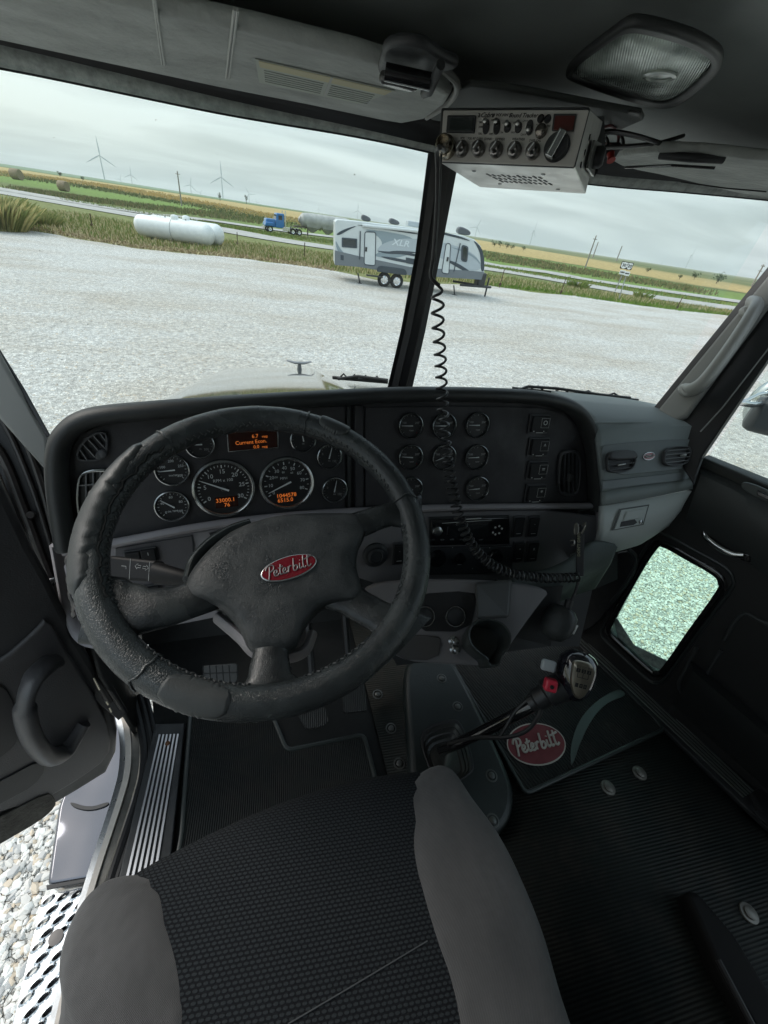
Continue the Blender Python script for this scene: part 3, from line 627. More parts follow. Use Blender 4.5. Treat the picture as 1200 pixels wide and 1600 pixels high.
def wheel(root, x, y, r, z=None, w=.28, rim=CHR):
    c = TP(x, y, r if z is None else z); mb = MB(); mb.lathe(c, sd_, [(r*.55*k, -w*k/2), (r*.95*k, -w*k/2), (r*k, -w*k*.3), (r*k, w*k*.3), (r*.95*k, w*k/2), (r*.55*k, w*k/2)], 28, False)
    wh = mb.build('wheel', TYRE, root); mb = MB(); mb.lathe(c, sd_, [(r*.57*k, -w*k*.45), (r*.57*k, w*k*.42), (r*.45*k, w*k*.3), (r*.2*k, w*k*.36), (r*.06*k, w*k*.42)], 28); mb.build('rim', rim, wh); return wh
tr = thing('semi_tractor', A, 'bright blue semi tractor with sleeper-less cab on the far road', 'truck')
mb = MB(); tbox(mb, .1, 6.7, -.45, .45, .75, 1.0); tbox(mb, 3.3, 4.6, .5, 1.1, .45, 1.0); mb.build('chassis', CHR, tr)
mb = MB(); tbox(mb, .2, 2.0, -.95, .95, .8, 2.0, .25); tbox(mb, .15, 1.7, .7, 1.2, .9, 1.5, .2); tbox(mb, .15, 1.7, -1.2, -.7, .9, 1.5, .2); mb.build('hood', BLUE, tr, bevel=.12*k)
mb = MB(); tbox(mb, 1.95, 3.6, -1.1, 1.1, .8, 2.95, .35); mb.build('cab_body', BLUE, tr, bevel=.1*k)
mb = MB(); tbox(mb, 2.55, 3.2, 1.1, 1.13, 2.0, 2.65); tbox(mb, 2.1, 2.2, -.95, .95, 2.1, 2.7, .16); mb.build('window', GLD, tr)
mb = MB(); tbox(mb, -.1, .15, -1.1, 1.1, .45, .85); mb.build('bumper', CHR, tr)
for y in (-1.15, 1.15): mb = MB(); mb.cyl(TP(3.75, y, 1.0), TP(3.75, y, 3.4), .09*k, .09*k, 10); mb.build('exhaust_stack', CHR, tr)
for x in (1.05, 5.15, 6.3):
    for y in (-1.0, 1.0): wheel(tr, x, y, .52)
for x0, x1 in ((4.6, 5.6), (5.75, 6.85)):
    mb = MB(); mb.tube([TP(x0, 1.0, 1.05), TP(x0+.2, 1.0, 1.22), TP((x0+x1)/2, 1.0, 1.28), TP(x1-.2, 1.0, 1.22), TP(x1, 1.0, 1.05)], (.02*k, .3*k), 8, side=V(0, 0, 1)); mb.build('mud_guard', DK, tr)
bt = thing('bulk_trailer', TP(6, 0, 0), 'dusty grey pneumatic bulk trailer behind the blue tractor', 'trailer')
mb = MB(); prof = [(.25, 6.4), (1.05, 7.1), (1.2, 8.2), (1.2, 15.4), (1.0, 16.5), (.2, 17.2)]
cz = 2.45; rsx = []
for r, x in prof: rsx.append([TP(x, r*math.cos(q*math.pi/12), cz+r*math.sin(q*math.pi/12)) for q in range(24)])
mb.rings(rsx, True, True, True); mb.build('tank_shell', BULK, bt)
for x in (9.0, 12.0, 15.0):
    mb = MB(); mb.rings([[TP(x-w, -w*.8, z), TP(x+w, -w*.8, z), TP(x+w, w*.8, z), TP(x-w, w*.8, z)] for w, z in ((1.35, 1.9), (1.2, 1.5), (.25, .7))], True, True, True); mb.build('hopper', BULK, bt, smooth=False)
mb = MB(); tbox(mb, 5.6, 8.2, -.6, .6, 1.25, 1.5); tbox(mb, 14, 17.2, -.6, .6, .9, 1.1); tbox(mb, 7.8, 8.0, .8, 1.0, .1, 1.4); mb.tube([TP(6.2, .5, 1.4), TP(6.6, .5, 3.0), TP(7.2, .5, 1.4), TP(7.4, .5, 2.6)], .05*k, 6); mb.build('trailer_frame', mat('dusty', (.17, .15, .11), .9, var=.4, vs=2), bt)
for x in (14.8, 16.2):
    for y in (-1.0, 1.0): wheel(bt, x, y, .5, rim=BULK)

# ------------------------------------------------------------------ camping trailer
d1 = ray(523, 415); d2 = ray(757, 438); q1 = CAM+d1*(25.9/math.hypot(d1.x, d1.y)); q2 = CAM+d2*(27.6/math.hypot(d2.x, d2.y))
A = V(q1.x, q1.y, 0); ax = V(q2.x-q1.x, q2.y-q1.y, 0); LEN = ax.length; ax.normalize(); sd_ = V(ax.y, -ax.x, 0); k = 1.0
cf = (A, ax, V(0, 0, 1), sd_)
cw = thing('camping_trailer', (A.x, A.y, 0), 'white and grey travel trailer with swoosh stripes parked on gravel', 'travel trailer')
SIDEW = mat('trailer_white', (.62, .66, .66), .35, var=.08, vs=2, coat=.3); TG = mat('trailer_grey', (.26, .32, .35), .35, coat=.3); TD = mat('trailer_charcoal', (.045, .06, .075), .4, coat=.2); TM = mat('trailer_silver', (.42, .47, .50), .35, coat=.3)
WID = 2.4
top = [(524, 343), (600, 350), (700, 362), (735, 367)]
def c2(u, v): return loc2(cf, u, v)
body = [c2(523, 413), c2(523, 346)]+[c2(527, 342.5), c2(560, 345.5), c2(640, 355), c2(722, 367.5), c2(741, 374), c2(751, 384), c2(756, 401), c2(757, 426), c2(752, 432), c2(735, 435)]
zt = [q[1] for q in body]; print('trailer', LEN, body[1], body[4], body[6])
mb = MB(); mb.plate(cf, body, WID, .05, off=-WID); mb.build('body', SIDEW, cw, ang=30)
mb = MB(); mb.plate(cf, P2(cf, [(523, 391), (523, 414), (560, 417), (640, 430), (752, 437), (756, 425), (735, 423), (640, 417), (560, 400)]), .02, .004, off=.003); mb.build('skirt', mat('skirt_grey', (.17, .19, .205), .45), cw)
def decal(pts, m, off, nm='stripe', ch=2):
    mb = MB(); mb.plate(cf, chaikin(P2(cf, pts), ch), .006, .001, off=off); return mb.build(nm, m, cw)
# grey swooshes
decal([(566, 358), (600, 361), (650, 371), (652, 394), (610, 406), (570, 396), (588, 400), (600, 380), (585, 364)], TG, .004)
decal([(585, 394), (600, 378), (640, 371), (700, 380), (735, 392), (752, 410), (750, 424), (720, 420), (690, 402), (640, 392), (610, 396)], TM, .006)
decal([(524, 366), (540, 357), (560, 352), (545, 359), (530, 368)], TD, .012); decal([(523, 372), (532, 390), (545, 402), (565, 408), (542, 406), (527, 394)], TG, .012)
decal([(585, 391), (604, 393), (628, 393), (655, 398), (655, 402), (628, 397), (604, 397)], TD, .012); decal([(590, 400), (615, 402), (655, 411), (655, 414), (612, 407)], TD, .012)
decal([(598, 396), (615, 391), (645, 393), (655, 395), (640, 396), (615, 394)], TD, .0125)
decal([(690, 404), (712, 409), (735, 424), (745, 432), (725, 424), (705, 412)], TD, .012); decal([(700, 385), (725, 390), (745, 402), (753, 416), (740, 402), (722, 393)], TG, .012)
decal([(660, 356), (700, 364), (724, 371), (738, 378), (720, 373), (690, 366)], TD, .0125); decal([(545, 350), (600, 355), (655, 365), (655, 367), (598, 358)], TD, .0125)
# front cap
mb = MB(); mb.plate(cf, chaikin(P2(cf, [(738, 374), (751, 384), (756.5, 401), (757, 424), (751, 424), (751, 400), (746, 386)]), 2), .012, .003, off=.002); mb.build('front_cap', TD, cw)
def cpl(nm, pts, m, off, th, r=.05, par=cw, bev=.006):
    mb = MB(); mb.plate(cf, rounded(P2(cf, pts), r), th, bev, off=off); return mb.build(nm, m, par)
w = cpl('window', [(534, 371), (558, 373), (558, 388), (534, 386)], TD, .008, .03); cpl('pane', [(536, 373), (556, 375), (556, 386), (536, 384)], GLD, .036, .008, par=w)
w = cpl('window', [(721, 382), (732, 385), (730, 410), (720, 408)], TD, .008, .03, .15); cpl('pane', [(723, 385), (730, 387), (728.5, 408), (722, 406)], GLD, .036, .008, .12, par=w)
for pts in ([(570, 362), (587, 363), (586, 415), (569, 413)], [(697, 380), (704, 381), (701, 428), (690, 426)]):
    d_ = cpl('door', pts, SIDEW, .005, .03, .12); mb = MB(); ol = rounded(P2(cf, pts), .12); mb.tube([w3(cf, q, .034) for q in ol], .022, 6, loop=True); mb.build('door_frame', TD, d_)
    c = w3(cf, c2(pts[0][0]+2, (pts[0][1]+pts[3][1])/2+2), .05); mb = MB(); mb.box(c, ax*.05, sd_*.02, V(0, 0, .1)); mb.build('handle', DK, d_)
mb = MB(); mb.tube([w3(cf, c2(563, 361), .05), w3(cf, c2(562, 405), .05)], .03, 8); mb.build('grab_rail', TD, cw)
mb = MB(); mb.tube([w3(cf, c2(719, 380), .04), w3(cf, c2(709, 424), .04)], .025, 8); mb.build('grab_rail', TD, cw)
cpl('vent_grille', [(634, 402), (650, 405), (649, 414), (634, 411)], TD, .012, .03, .02); cpl('vent_grille', [(532, 398), (537, 399), (537, 407), (532, 406)], TD, .012, .02, .02)
mb = MB(); a0, b0 = c2(566, 352), c2(690, 365); mb.tube([w3(cf, a0, .08), w3(cf, b0, .08)], .07, 12); mb.build('awning_roll', SIDEW, cw)
mb = MB(); c = c2(626, 380); mb.text(cf, 'XLR', c, .40, .008, off=.024, sx=1.3, bold=.006, rot=0, shear=.2); mb.build('lettering', mat('letter_silver', (.66, .71, .73), .3), cw, smooth=False)
# roof things
ctr = -WID/2
for u, v, w_, h_ in ((573, 344, .50, .27), (618, 349.5, .55, .27), (728, 366, .75, .36)):
    a_, z_ = c2(u, v); mb = MB(); fr2 = (A+ax*a_+V(0, 0, z_-.05)+sd_*-.35, ax, V(0, 0, 1), sd_); mb.plate(fr2, chaikin([(-w_/2, 0), (-w_/2, h_*.9), (-w_*.2, h_), (w_/2, h_*.6), (w_/2, 0)], 2), .45, .06, off=-.45); mb.build('roof_vent', mat('vent_smoke', (.09, .10, .11), .3), cw)
a_, z_ = c2(652, 354); mb = MB(); mb.box(A+ax*a_+V(0, 0, z_+.08)-sd_*.7, ax*.45, sd_*.35, V(0, 0, .12)); mb.build('roof_vent', TM, cw, bevel=.03)
ww = []
for u in (602, 622):
    a_, z_ = c2(u, 424); r = .37; wh = wheel(cw, a_, -.12, r, w=.24); 
    mb = MB(); c = A+ax*a_+V(0, 0, r)+sd_*.0
    for q in range(6): t_ = q*math.pi/3; d = ax*math.cos(t_)+V(0, 0, 1)*math.sin(t_); e_ = ax*-math.sin(t_)+V(0, 0, 1)*math.cos(t_); mb.box(c+d*.11, d*.09, e_*.022, sd_*.02)
    mb.build('spoke', CHR, wh)
a1, a2 = c2(602, 424)[0], c2(622, 424)[0]
mb = MB(); mb.plate(cf, rounded([(a1-.55, .72), (a1-.4, 1.02), (a2+.4, 1.02), (a2+.55, .72)], .2), .05, .01, off=.02); mb.build('fender_skirt', TD, cw)
mb = MB(); mb.box(A+ax*(c2(586, 418)[0])+V(0, 0, .5)+sd_*.12, ax*.45, sd_*.14, V(0, 0, .03)); mb.build('entry_step', DK, cw)
mb = MB(); e_ = c2(757, 432)[0]; z_ = .55
for y in (-WID*.15, -WID*.85): mb.tube([A+ax*(e_-1.2)+sd_*y+V(0, 0, z_), A+ax*(e_+1.0)+sd_*(-WID/2)+V(0, 0, z_)], .06, 8)
mb.cyl(A+ax*(e_+.75)-sd_*WID/2+V(0, 0, .02), A+ax*(e_+.75)-sd_*WID/2+V(0, 0, 1.05), .05, .05, 10); mb.build('hitch_frame', DK, cw)
mb = MB(); c = A+ax*(e_+.22)-sd_*(WID/2)+V(0, 0, .9)
mb.box(c, ax*.24, sd_*.36, V(0, 0, .36)); mb.build('gas_bottle_cover', DK, cw, bevel=.08)
for u in (560, 715):
    a_ = c2(u, 424)[0]; mb = MB(); mb.tube([A+ax*a_+V(0, 0, .5)-sd_*.2, A+ax*(a_+.15)+V(0, 0, .04)-sd_*.2], .04, 8); mb.box(A+ax*(a_+.15)+V(0, 0, .035)-sd_*.2, ax*.12, sd_*.12, V(0, 0, .01)); mb.build('stabilizer_jack', DK, cw)
# ================================================================== THE CAB
BLK = mat('black_plastic', (.022, .024, .026), .55, bump=.4, bs=500, bdist=.0008, var=.3, vs=18)
SOFT = mat('soft_black', (.026, .028, .028), .48, bump=.5, bs=700, bdist=.0008, var=.15, vs=6)
PNL = mat('cluster_black', (.030, .029, .032), .6, bump=.5, bs=420, bdist=.001, var=.35, vs=16)
DGY = mat('warm_grey_plastic', (.265, .25, .262), .6, bump=.35, bs=700, bdist=.0008)
DGY2 = mat('dim_grey_plastic', (.15, .145, .15), .6, bump=.35, bs=700, bdist=.0008)
GLB = mat('gloss_black', (.008, .008, .009), .12, coat=.5)
ROOFM = mat('headliner', (.25, .275, .265), .5, bump=.5, bs=500, bdist=.0008, var=.2, vs=3)
VIS = mat('visor_vinyl', (.37, .39, .37), .7, bump=.7, bs=60, det=9, bdist=.005, var=.25, vs=9, stretch=(1, 1.5, 1))
PILG = mat('pillar_grey', (.25, .25, .235), .65, bump=.4, bs=800, bdist=.0006)
RUB = mat('rubber_black', (.012, .012, .013), .5)
STRIPM = mat('header_felt', (.46, .49, .47), .9, var=.45, vs=60, bump=.6, bs=200)
CHROME = mat('polished_metal', (.62, .63, .64), .14, 1.0)
ALU = mat('brushed_aluminium', (.62, .63, .63), .30, 1.0, bump=.15, bs=120, stretch=(1, 12, 1))
WHT = mat('dial_white', (.55, .57, .57), .5); DIAL = mat('dial_black', (.014, .014, .015), .45)
AMB = mat('amber_display', (.3, .1, .02), .5, emit=(1.0, .24, .04, .42)); DSP = mat('display_dark', (.030, .010, .007), .25)
RED = mat('emblem_red', (.22, .012, .022), .22, coat=.6); SILV = mat('emblem_silver', (.62, .62, .62), .22, .8)
CABO = V(.4, .6, 1.75)

# ------------------------------------------------------------------ cab shell
cab = thing('truck_cab', CABO, 'dark truck cab shell with split windshield, headliner and sills', 'truck cab')
def row(pts): return [px(*q) for q in pts]
RA = row([(-190, 82, .60), (0, 105, .70), (340, 175, .80), (560, 213, .885), (690, 241, .94), (800, 268, .98), (930, 288, 1.0), (1070, 300, 1.0), (1200, 312, .99), (1400, 332, .96)])
RB = row([(-190, 40, .58), (0, 70, .68), (340, 152, .785), (560, 200, .87), (690, 230, .925), (800, 250, .955), (930, 272, .98), (1070, 285, .98), (1200, 297, .97), (1400, 312, .94)])
RC = row([(-190, 0, .56), (0, 40, .655), (340, 120, .755), (560, 165, .83), (690, 190, .88), (800, 205, .91), (930, 228, .93), (1070, 240, .93), (1200, 252, .92), (1400, 260, .90)])
mb = MB(); skin(mb, [RA, RB]); mb.build('header_strip', STRIPM, cab, solid=-.012)
mb = MB(); skin(mb, [RB, [p.lerp(q, .5)+V(0, 0, .006) for p, q in zip(RB, RC)], RC]); mb.build('header_trim', RUB, cab, solid=-.012)
RAo = [q+V(0, .02, .10) for q in RA]; mb = MB(); skin(mb, [[q+V(0, .012, -.002) for q in RA], RAo]); mb.build('header_outer_lip', RUB, cab)
def roofz(x, y): return 3.165-.035*sm((y-.62)/.4)+.012*math.sin(x*3.1+.6)*sm((y-.2)/.5)+.02*math.exp(-((x-.62)**2+(y-.62)**2)/.05)
rows = [[q+V(0, 0, .004) for q in RC]]
for f in (.08, .16, .25, .4, .55, .7, .85, 1.0):
    r_ = []
    for i, q in enumerate(RC):
        y = q.y+(-.85-q.y)*f; x = q.x; r_.append(V(x, y, q.z+(roofz(x, y)-q.z)*sm(f*4)))
    rows.append(r_)
mb = MB(); skin(mb, rows); mb.build('roof_lining', ROOFM, cab, solid=-.03)
mf = (V(0, 0, 3.118), V(1, 0, 0), V(0, 1, 0), V(0, 0, -1))
def mz(z): return (V(0, 0, z), V(1, 0, 0), V(0, 1, 0), V(0, 0, -1))
mb = MB(); mb.plate(mz(3.125), chaikin(P2(mz(3.125), [(662, 168), (716, 120), (800, 128), (950, 158), (1022, 171), (972, 194), (930, 214), (680, 182)]), 1), .008, .003); pl = mb.build('console_plate', mat('console_dark', (.045, .05, .048), .7, bump=.4, bs=500), cab)
for u, v in ((712, 131), (991, 174)):
    mb = MB(); c = loc2(mz(3.117), u, v); mb.plate(mz(3.117), ell(.011, .006, c, .3), .003, .001); mb.build('screw_recess', RUB, pl)
# windshield: two panes and the center post
GLS = glass('windshield_glass', (.945, .985, .977), .35)
def pane(name, q, m, par, k=6):
    mb = MB(); mb.rings([[q[0].lerp(q[1], i/k).lerp(q[3].lerp(q[2], i/k), j/k) for i in range(k+1)] for j in range(k+1)], closed=False); return mb.build(name, m, par)
TLc, TCc, TRc = px(-190, 60, .60), px(700, 235, .955), px(1400, 300, .975)
BLc, BCc, BRc = px(-60, 790, .90), px(616, 625, 1.26), px(1010, 660, 1.22)
wpn = pane('windshield_pane', [TLc, TCc, BCc, BLc], GLS, cab); pane('windshield_pane', [TCc, px(1230, 300, 1.03), BRc, BCc], GLS, cab)
mb = MB()
for _ in range(46):
    a_, b_ = random.random(), random.random(); c_ = TLc.lerp(TCc, a_).lerp(BLc.lerp(BCc, a_), b_); r_ = random.choice((.0006, .0008, .0010, .0014)); c_ = c_-CZ*.004; mb.add([c_+CX*r_*math.cos(k)*random.uniform(.6, 1.3)+CY*r_*math.sin(k) for k in (0, 1, 2.1, 3.1, 4.2, 5.2)], [(0, 1, 2, 3, 4, 5)])
gs_ = mb.build('dust_specks', mat('dust', (.35, .36, .34), .9), cab, smooth=False); gs_['kind'] = 'stuff'
mb = MB()
pl_, pr_ = row([(677, 232, .935), (655, 400, 1.03), (632, 520, 1.10), (607, 625, 1.18)]), row([(716, 255, .94), (688, 400, 1.04), (664, 520, 1.11), (640, 625, 1.19)])
mb.rings([pl_, [a.lerp(b, .30)+CZ*-.008 for a, b in zip(pl_, pr_)], [a.lerp(b, .36)+CZ*-.003 for a, b in zip(pl_, pr_)], [a.lerp(b, .68)+CZ*-.006 for a, b in zip(pl_, pr_)], [a.lerp(b, .74)+CZ*-.010 for a, b in zip(pl_, pr_)], pr_, [q+V(-.002, .05, 0) for q in pr_], [q+V(.006, .05, 0) for q in pl_]][::-1]+[pl_], closed=False)
mb.build('center_pillar', RUB, cab)
# left windshield post and door jamb
QL = frame3(px(40, 620, .84), px(110, 900, .93), px(-80, 560, .78))
mb = MB(); mb.plate(QL, P2(QL, [(-120, 370), (0, 548), (78, 684), (80, 740), (0, 650), (-120, 520)]), .02, .006); mb.build('side_pillar', PILG, cab)
mb = MB(); mb.tube(row([(-120, 365, .76), (-4, 546, .81), (36, 610, .83), (76, 682, .845)]), .004, 6); mb.build('windshield_seal', RUB, cab)
mb = MB(); mb.plate(shift(QL, -.012), P2(shift(QL, -.012), [(-120, 515), (0, 610), (75, 720), (100, 850), (128, 985), (200, 1110), (186, 1122), (160, 1100), (120, 1060), (40, 900), (-120, 680)]), .012, .004); mb.build('door_jamb', RUB, cab)
JB = mat('jamb_brown', (.035, .03, .028), .35, var=.5, vs=15)
mb = MB(); 
for a, b, r_ in (([(-60, 560), (20, 650), (60, 740), (90, 850), (112, 930)], 0, .006), ([(-60, 600), (0, 650), (45, 745), (80, 850), (100, 920), (150, 1040), (190, 1105)], 0, .005), ([(-60, 650), (0, 705), (40, 800), (70, 880), (120, 1000), (172, 1095)], 0, .009)):
    mb.tube(spline([on(QL, *q)+QL[3]*.004 for q in a], 6), r_, 8)
mb.build('door_seal', JB, cab)
BRS = mat('edge_glint', (.75, .68, .55), .3, .6)  # highlight dashes along the dark weatherstrip, put in as pale slivers
for pts in ([(10, 762), (22, 800)], [(41, 838), (58, 870)], [(84, 922), (88, 930)], [(103, 958), (114, 982)], [(127, 1008), (138, 1028)], [(149, 1052), (158, 1070)], [(168, 1088), (171, 1093)], [(173, 1098), (176, 1104)]):
    mb = MB(); mb.tube([on(QL, *q)+QL[3]*.022 for q in pts], .0018, 6); mb.build('seal_glint', BRS, cab)
mb = MB(); mb.plate(shift(QL, .01), P2(shift(QL, .01), [(0, 733), (22, 790), (28, 806), (38, 830), (30, 838), (12, 832), (0, 800)]), .012, .005); mb.build('door_striker', mat('dull_metal', (.30, .27, .24), .3, .9, var=.5, vs=30), cab)
mb = MB(); mb.plate(shift(QL, .01), chaikin(P2(shift(QL, .01), [(52, 912), (88, 896), (94, 900), (92, 910), (62, 926)]), 2), .02, .006); mb.build('hinge_arm', GLB, cab)
mb = MB(); mb.lathe(on(QL, 51, 803)+QL[3]*.01, QL[3], [(.0085, 0), (.0085, .004), (.006, .007)], 16); mb.build('jamb_bolt', JB, cab)
# floor, toe board, walls under the dash
FZ = 1.75
FLM = ribmat('ribbed_floor_rubber', (.010, .0145, .0135), .6, 93.6, 44, .0018, .8, .25, dirt=(.034, .031, .026))
FLD = mat('floor_black', (.009, .010, .010), .6, bump=.4, bs=60, var=.3, vs=8)
mb = MB(); mb.add([V(.28, -.75, FZ), V(1.55, -.75, FZ), V(1.31, .15, FZ), V(1.118, .75, FZ), V(1.02, 1.05, FZ), V(.28, 1.05, FZ)], [(0, 1, 2, 3, 4, 5)]); mb.build('ribbed_floor', FLM, cab, solid=-.02)
mb = MB(); fl_ = [onz(u, v, FZ-.004) for u, v in ((240, 1122), (246, 1205), (224, 1295), (204, 1356), (180, 1437), (140, 1600))]; mb.add([V(.30, 1.05, FZ-.004), V(-.40, 1.05, FZ-.004)]+fl_+[V(-.33, -.75, FZ-.004), V(.30, -.75, FZ-.004)], [tuple(range(10))]); mb.build('driver_floor', FLD, cab, solid=-.02)
mb = MB(); mb.rings([[V(-.40, .98, FZ-.01), V(1.06, .98, FZ-.01)], [V(-.42, 1.13, FZ+.18), V(1.06, 1.13, FZ+.18)], [V(-.45, 1.17, 2.30), V(1.12, 1.17, 2.30)]][::-1], closed=False); mb.build('toe_board', FLD, cab, smooth=False, solid=-.01)
mb = MB(); mb.rings([[V(-.378, .69, FZ-.03), V(-.41, .90, FZ-.03), V(-.44, 1.18, FZ-.03)], [V(-.395, .69, 2.0), V(-.43, .90, 2.0), V(-.46, 1.18, 2.0)], [V(-.42, .80, 2.26), V(-.45, .95, 2.26), V(-.48, 1.18, 2.26)]], closed=False); mb.build('kick_wall', FLD, cab, solid=.01)
mb = MB(); mb.hexa([V(-.55, -.80, FZ-.03), V(1.65, -.80, FZ-.03), V(1.65, -.80, 3.2), V(-.55, -.80, 3.2), V(-.55, -.84, FZ-.03), V(1.65, -.84, FZ-.03), V(1.65, -.84, 3.2), V(-.55, -.84, 3.2)]); mb.build('rear_wall', mat('rear_trim', (.10, .10, .10), .8), cab, smooth=False)
# sill plates with raised aluminium ribs
def ribs(parent, z, a, b, n, gap=.45, h=.003, m=ALU, nm='sill_rib'):
    """n bars between pixel edges a=(p0,p1) and b=(q0,q1) lying at height z"""
    A0, A1, B0, B1 = onz(*a[0], z), onz(*a[1], z), onz(*b[0], z), onz(*b[1], z)
    for i in range(n):
        f0, f1 = (i+gap/2)/n, (i+1-gap/2)/n; mb = MB(); q = [A0.lerp(B0, f0), A1.lerp(B1, f0), A1.lerp(B1, f1), A0.lerp(B0, f1)]
        mb.ellmesh(q if (q[1]-q[0]).cross(q[2]-q[1]).z < 0 else q[::-1], None, V(0, 0, h)); mb.build(nm, m, parent, smooth=False, bevel=.0008)
mb = MB(); mb.plate(mzu := (V(0, 0, FZ), V(1, 0, 0), V(0, 1, 0), V(0, 0, 1)), P2(mzu, [(890, 1000), (922, 986), (1210, 1228), (1400, 1400), (1360, 1450), (1150, 1256)]), .016, .003); s_ = mb.build('sill_plate', BLK, cab)
ribs(s_, FZ+.016, ((899, 999), (1160, 1247)), ((918, 990), (1179, 1236)), 5, m=mat('sill_metal_dim', (.30, .33, .32), .35, 1.0))
mb = MB(); mb.plate(mzu, chaikin(P2(mzu, [(1158, 1250), (1182, 1232), (1290, 1335), (1300, 1400), (1240, 1350)]), 1), .03, .006); e_ = mb.build('sill_end_cap', BLK, cab)
mb = MB(); mb.plate((V(0, 0, FZ+.031), V(1, 0, 0), V(0, 1, 0), V(0, 0, 1)), ell(.03, .014, loc2((V(0, 0, FZ+.031), V(1, 0, 0), V(0, 1, 0), V(0, 0, 1)), 1198, 1280), -.9), .002, .0008); mb.build('cap_recess', RUB, e_)
mb = MB(); mb.plate(mzu, P2(mzu, [(244, 1135), (290, 1134), (262, 1410), (175, 1430)]), .016, .003); s_ = mb.build('sill_plate', BLK, cab)
ribs(s_, FZ+.017, ((247, 1148), (186, 1410)), ((281, 1147), (240, 1410)), 6, m=mat('sill_metal', (.50, .50, .52), .35, 1.0))
mb = MB(); mb.lathe(onz(262, 1162, FZ+.018), V(0, 0, 1), [(.006, 0), (.006, .003), (.003, .005)], 14); mb.build('sill_screw', mat('rust', (.12, .05, .02), .8), s_)
# painted door aperture lip with its seal
lip = [(183, 1100), (193, 1128), (198, 1165), (196, 1205), (187, 1242), (170, 1295), (150, 1356), (126, 1437), (106, 1518), (87, 1600), (62, 1720)]
LZ = FZ-.02
def lipband(o0, o1, z, m, nm, th=.01, par=None):
    L0 = spline([onz(u+o0, v, z) for u, v in lip], 6); L1 = spline([onz(u+o1, v, z) for u, v in lip], 6); mb = MB()
    mb.rings([[a-V(0, 0, th) for a in L0], L0, L1, [b-V(0, 0, th) for b in L1]], closed=False); return mb.build(nm, m, par or cab, ang=50)
lipband(-11, -2, LZ, mat('lip_edge', (.62, .63, .64), .3, .9, var=.4, vs=40), 'aperture_lip', .035)
lipband(-2.3, 7, LZ+.003, mat('lip_tan', (.62, .56, .50), .45, var=.12, vs=60), 'aperture_seal_bed')
lipband(6.5, 20, LZ-.004, mat('lip_dirty', (.20, .19, .17), .35, .5, var=.6, vs=14), 'aperture_flange')
for k, (o_, r_, z_) in enumerate(((25, .010, .004), (36, .009, .008), (45, .006, .012))):
    mb = MB(); mb.tube(spline([onz(u+o_+4*math.sin(i*.3), v+(2 if i else -14), LZ+z_) for i, (u, v) in enumerate(lip)], 5), r_, 8); mb.build('rubber_weatherstrip', RUB, cab)
# right side post
QS = (V(1.125, .727, FZ), V(.3065, -.9519, 0).normalized(), V(0, 0, 1), V(-.9519, -.3065, 0).normalized())
QPR = frame3(px(1030, 637, 1.17), px(1200, 430, 1.10), px(1088, 668, 1.09))
mb = MB(); mb.plate(QPR, P2(QPR, [(1022, 640), (1200, 421), (1330, 260), (1350, 300), (1200, 441), (1034, 646)]), .012, .004); mb.build('windshield_seal', RUB, cab)
mb = MB(); mb.plate(QPR, P2(QPR, [(1030, 645), (1200, 438), (1340, 270), (1420, 300), (1200, 487), (1075, 655), (1052, 665)]), .02, .008); mb.build('side_pillar', PILG, cab)
mb = MB(); mb.plate(shift(QPR, -.01), P2(shift(QPR, -.01), [(1060, 660), (1200, 470), (1400, 280), (1420, 370), (1203, 563), (1100, 716), (1085, 760), (1060, 720)]), .015, .006); mb.build('door_post', RUB, cab)
mb = MB(); mb.tube([on(QPR, *q)+QPR[3]*.002 for q in [(1400, 385), (1202, 563), (1137, 658), (1098, 716)]], .0028, 6); mb.tube([on(QPR, *q)+QPR[3]*.005 for q in [(1202, 545), (1128, 640), (1095, 676)]], .002, 6); mb.build('post_trim_line', mat('trim_grey', (.25, .25, .24), .4), cab)
gh_ = thing('grab_handle', on(QPR, 1074, 611), 'grey moulded grab handle on the right windshield post', 'grab handle')
def hp(u, v, o): return on(QPR, u, v)+QPR[3]*o
GH = mat('handle_grey', (.42, .42, .40), .38, bump=.2, bs=500)
mb = MB(); mb.tube(spline([hp(1070, 612, .012), hp(1084, 618, .030), hp(1103, 612, .048), hp(1130, 583, .058), hp(1156, 548, .062), hp(1176, 515, .058), hp(1183, 494, .042), hp(1176, 482, .02)], 7), [(.018, .012)]*3+[(.021, .015)]*52, 14, side=QPR[3])
mb.build('grip', GH, gh_)
for u, v in ((1071, 613), (1167, 492)):
    mb = MB(); fr = shift(QPR, .018); mb.plate(fr, chaikin([(loc2(fr, u, v)[0]+x, loc2(fr, u, v)[1]+y) for x, y in ((-.02, -.016), (.012, -.026), (.024, .004), (-.002, .026))], 2), .018, .006); q = mb.build('mounting_foot', GH, gh_)
    mb = MB(); mb.plate(shift(fr, .019), ell(.010, .0045, loc2(fr, u, v), .8), .001, .0003); mb.build('screw_cover', PILG, q)

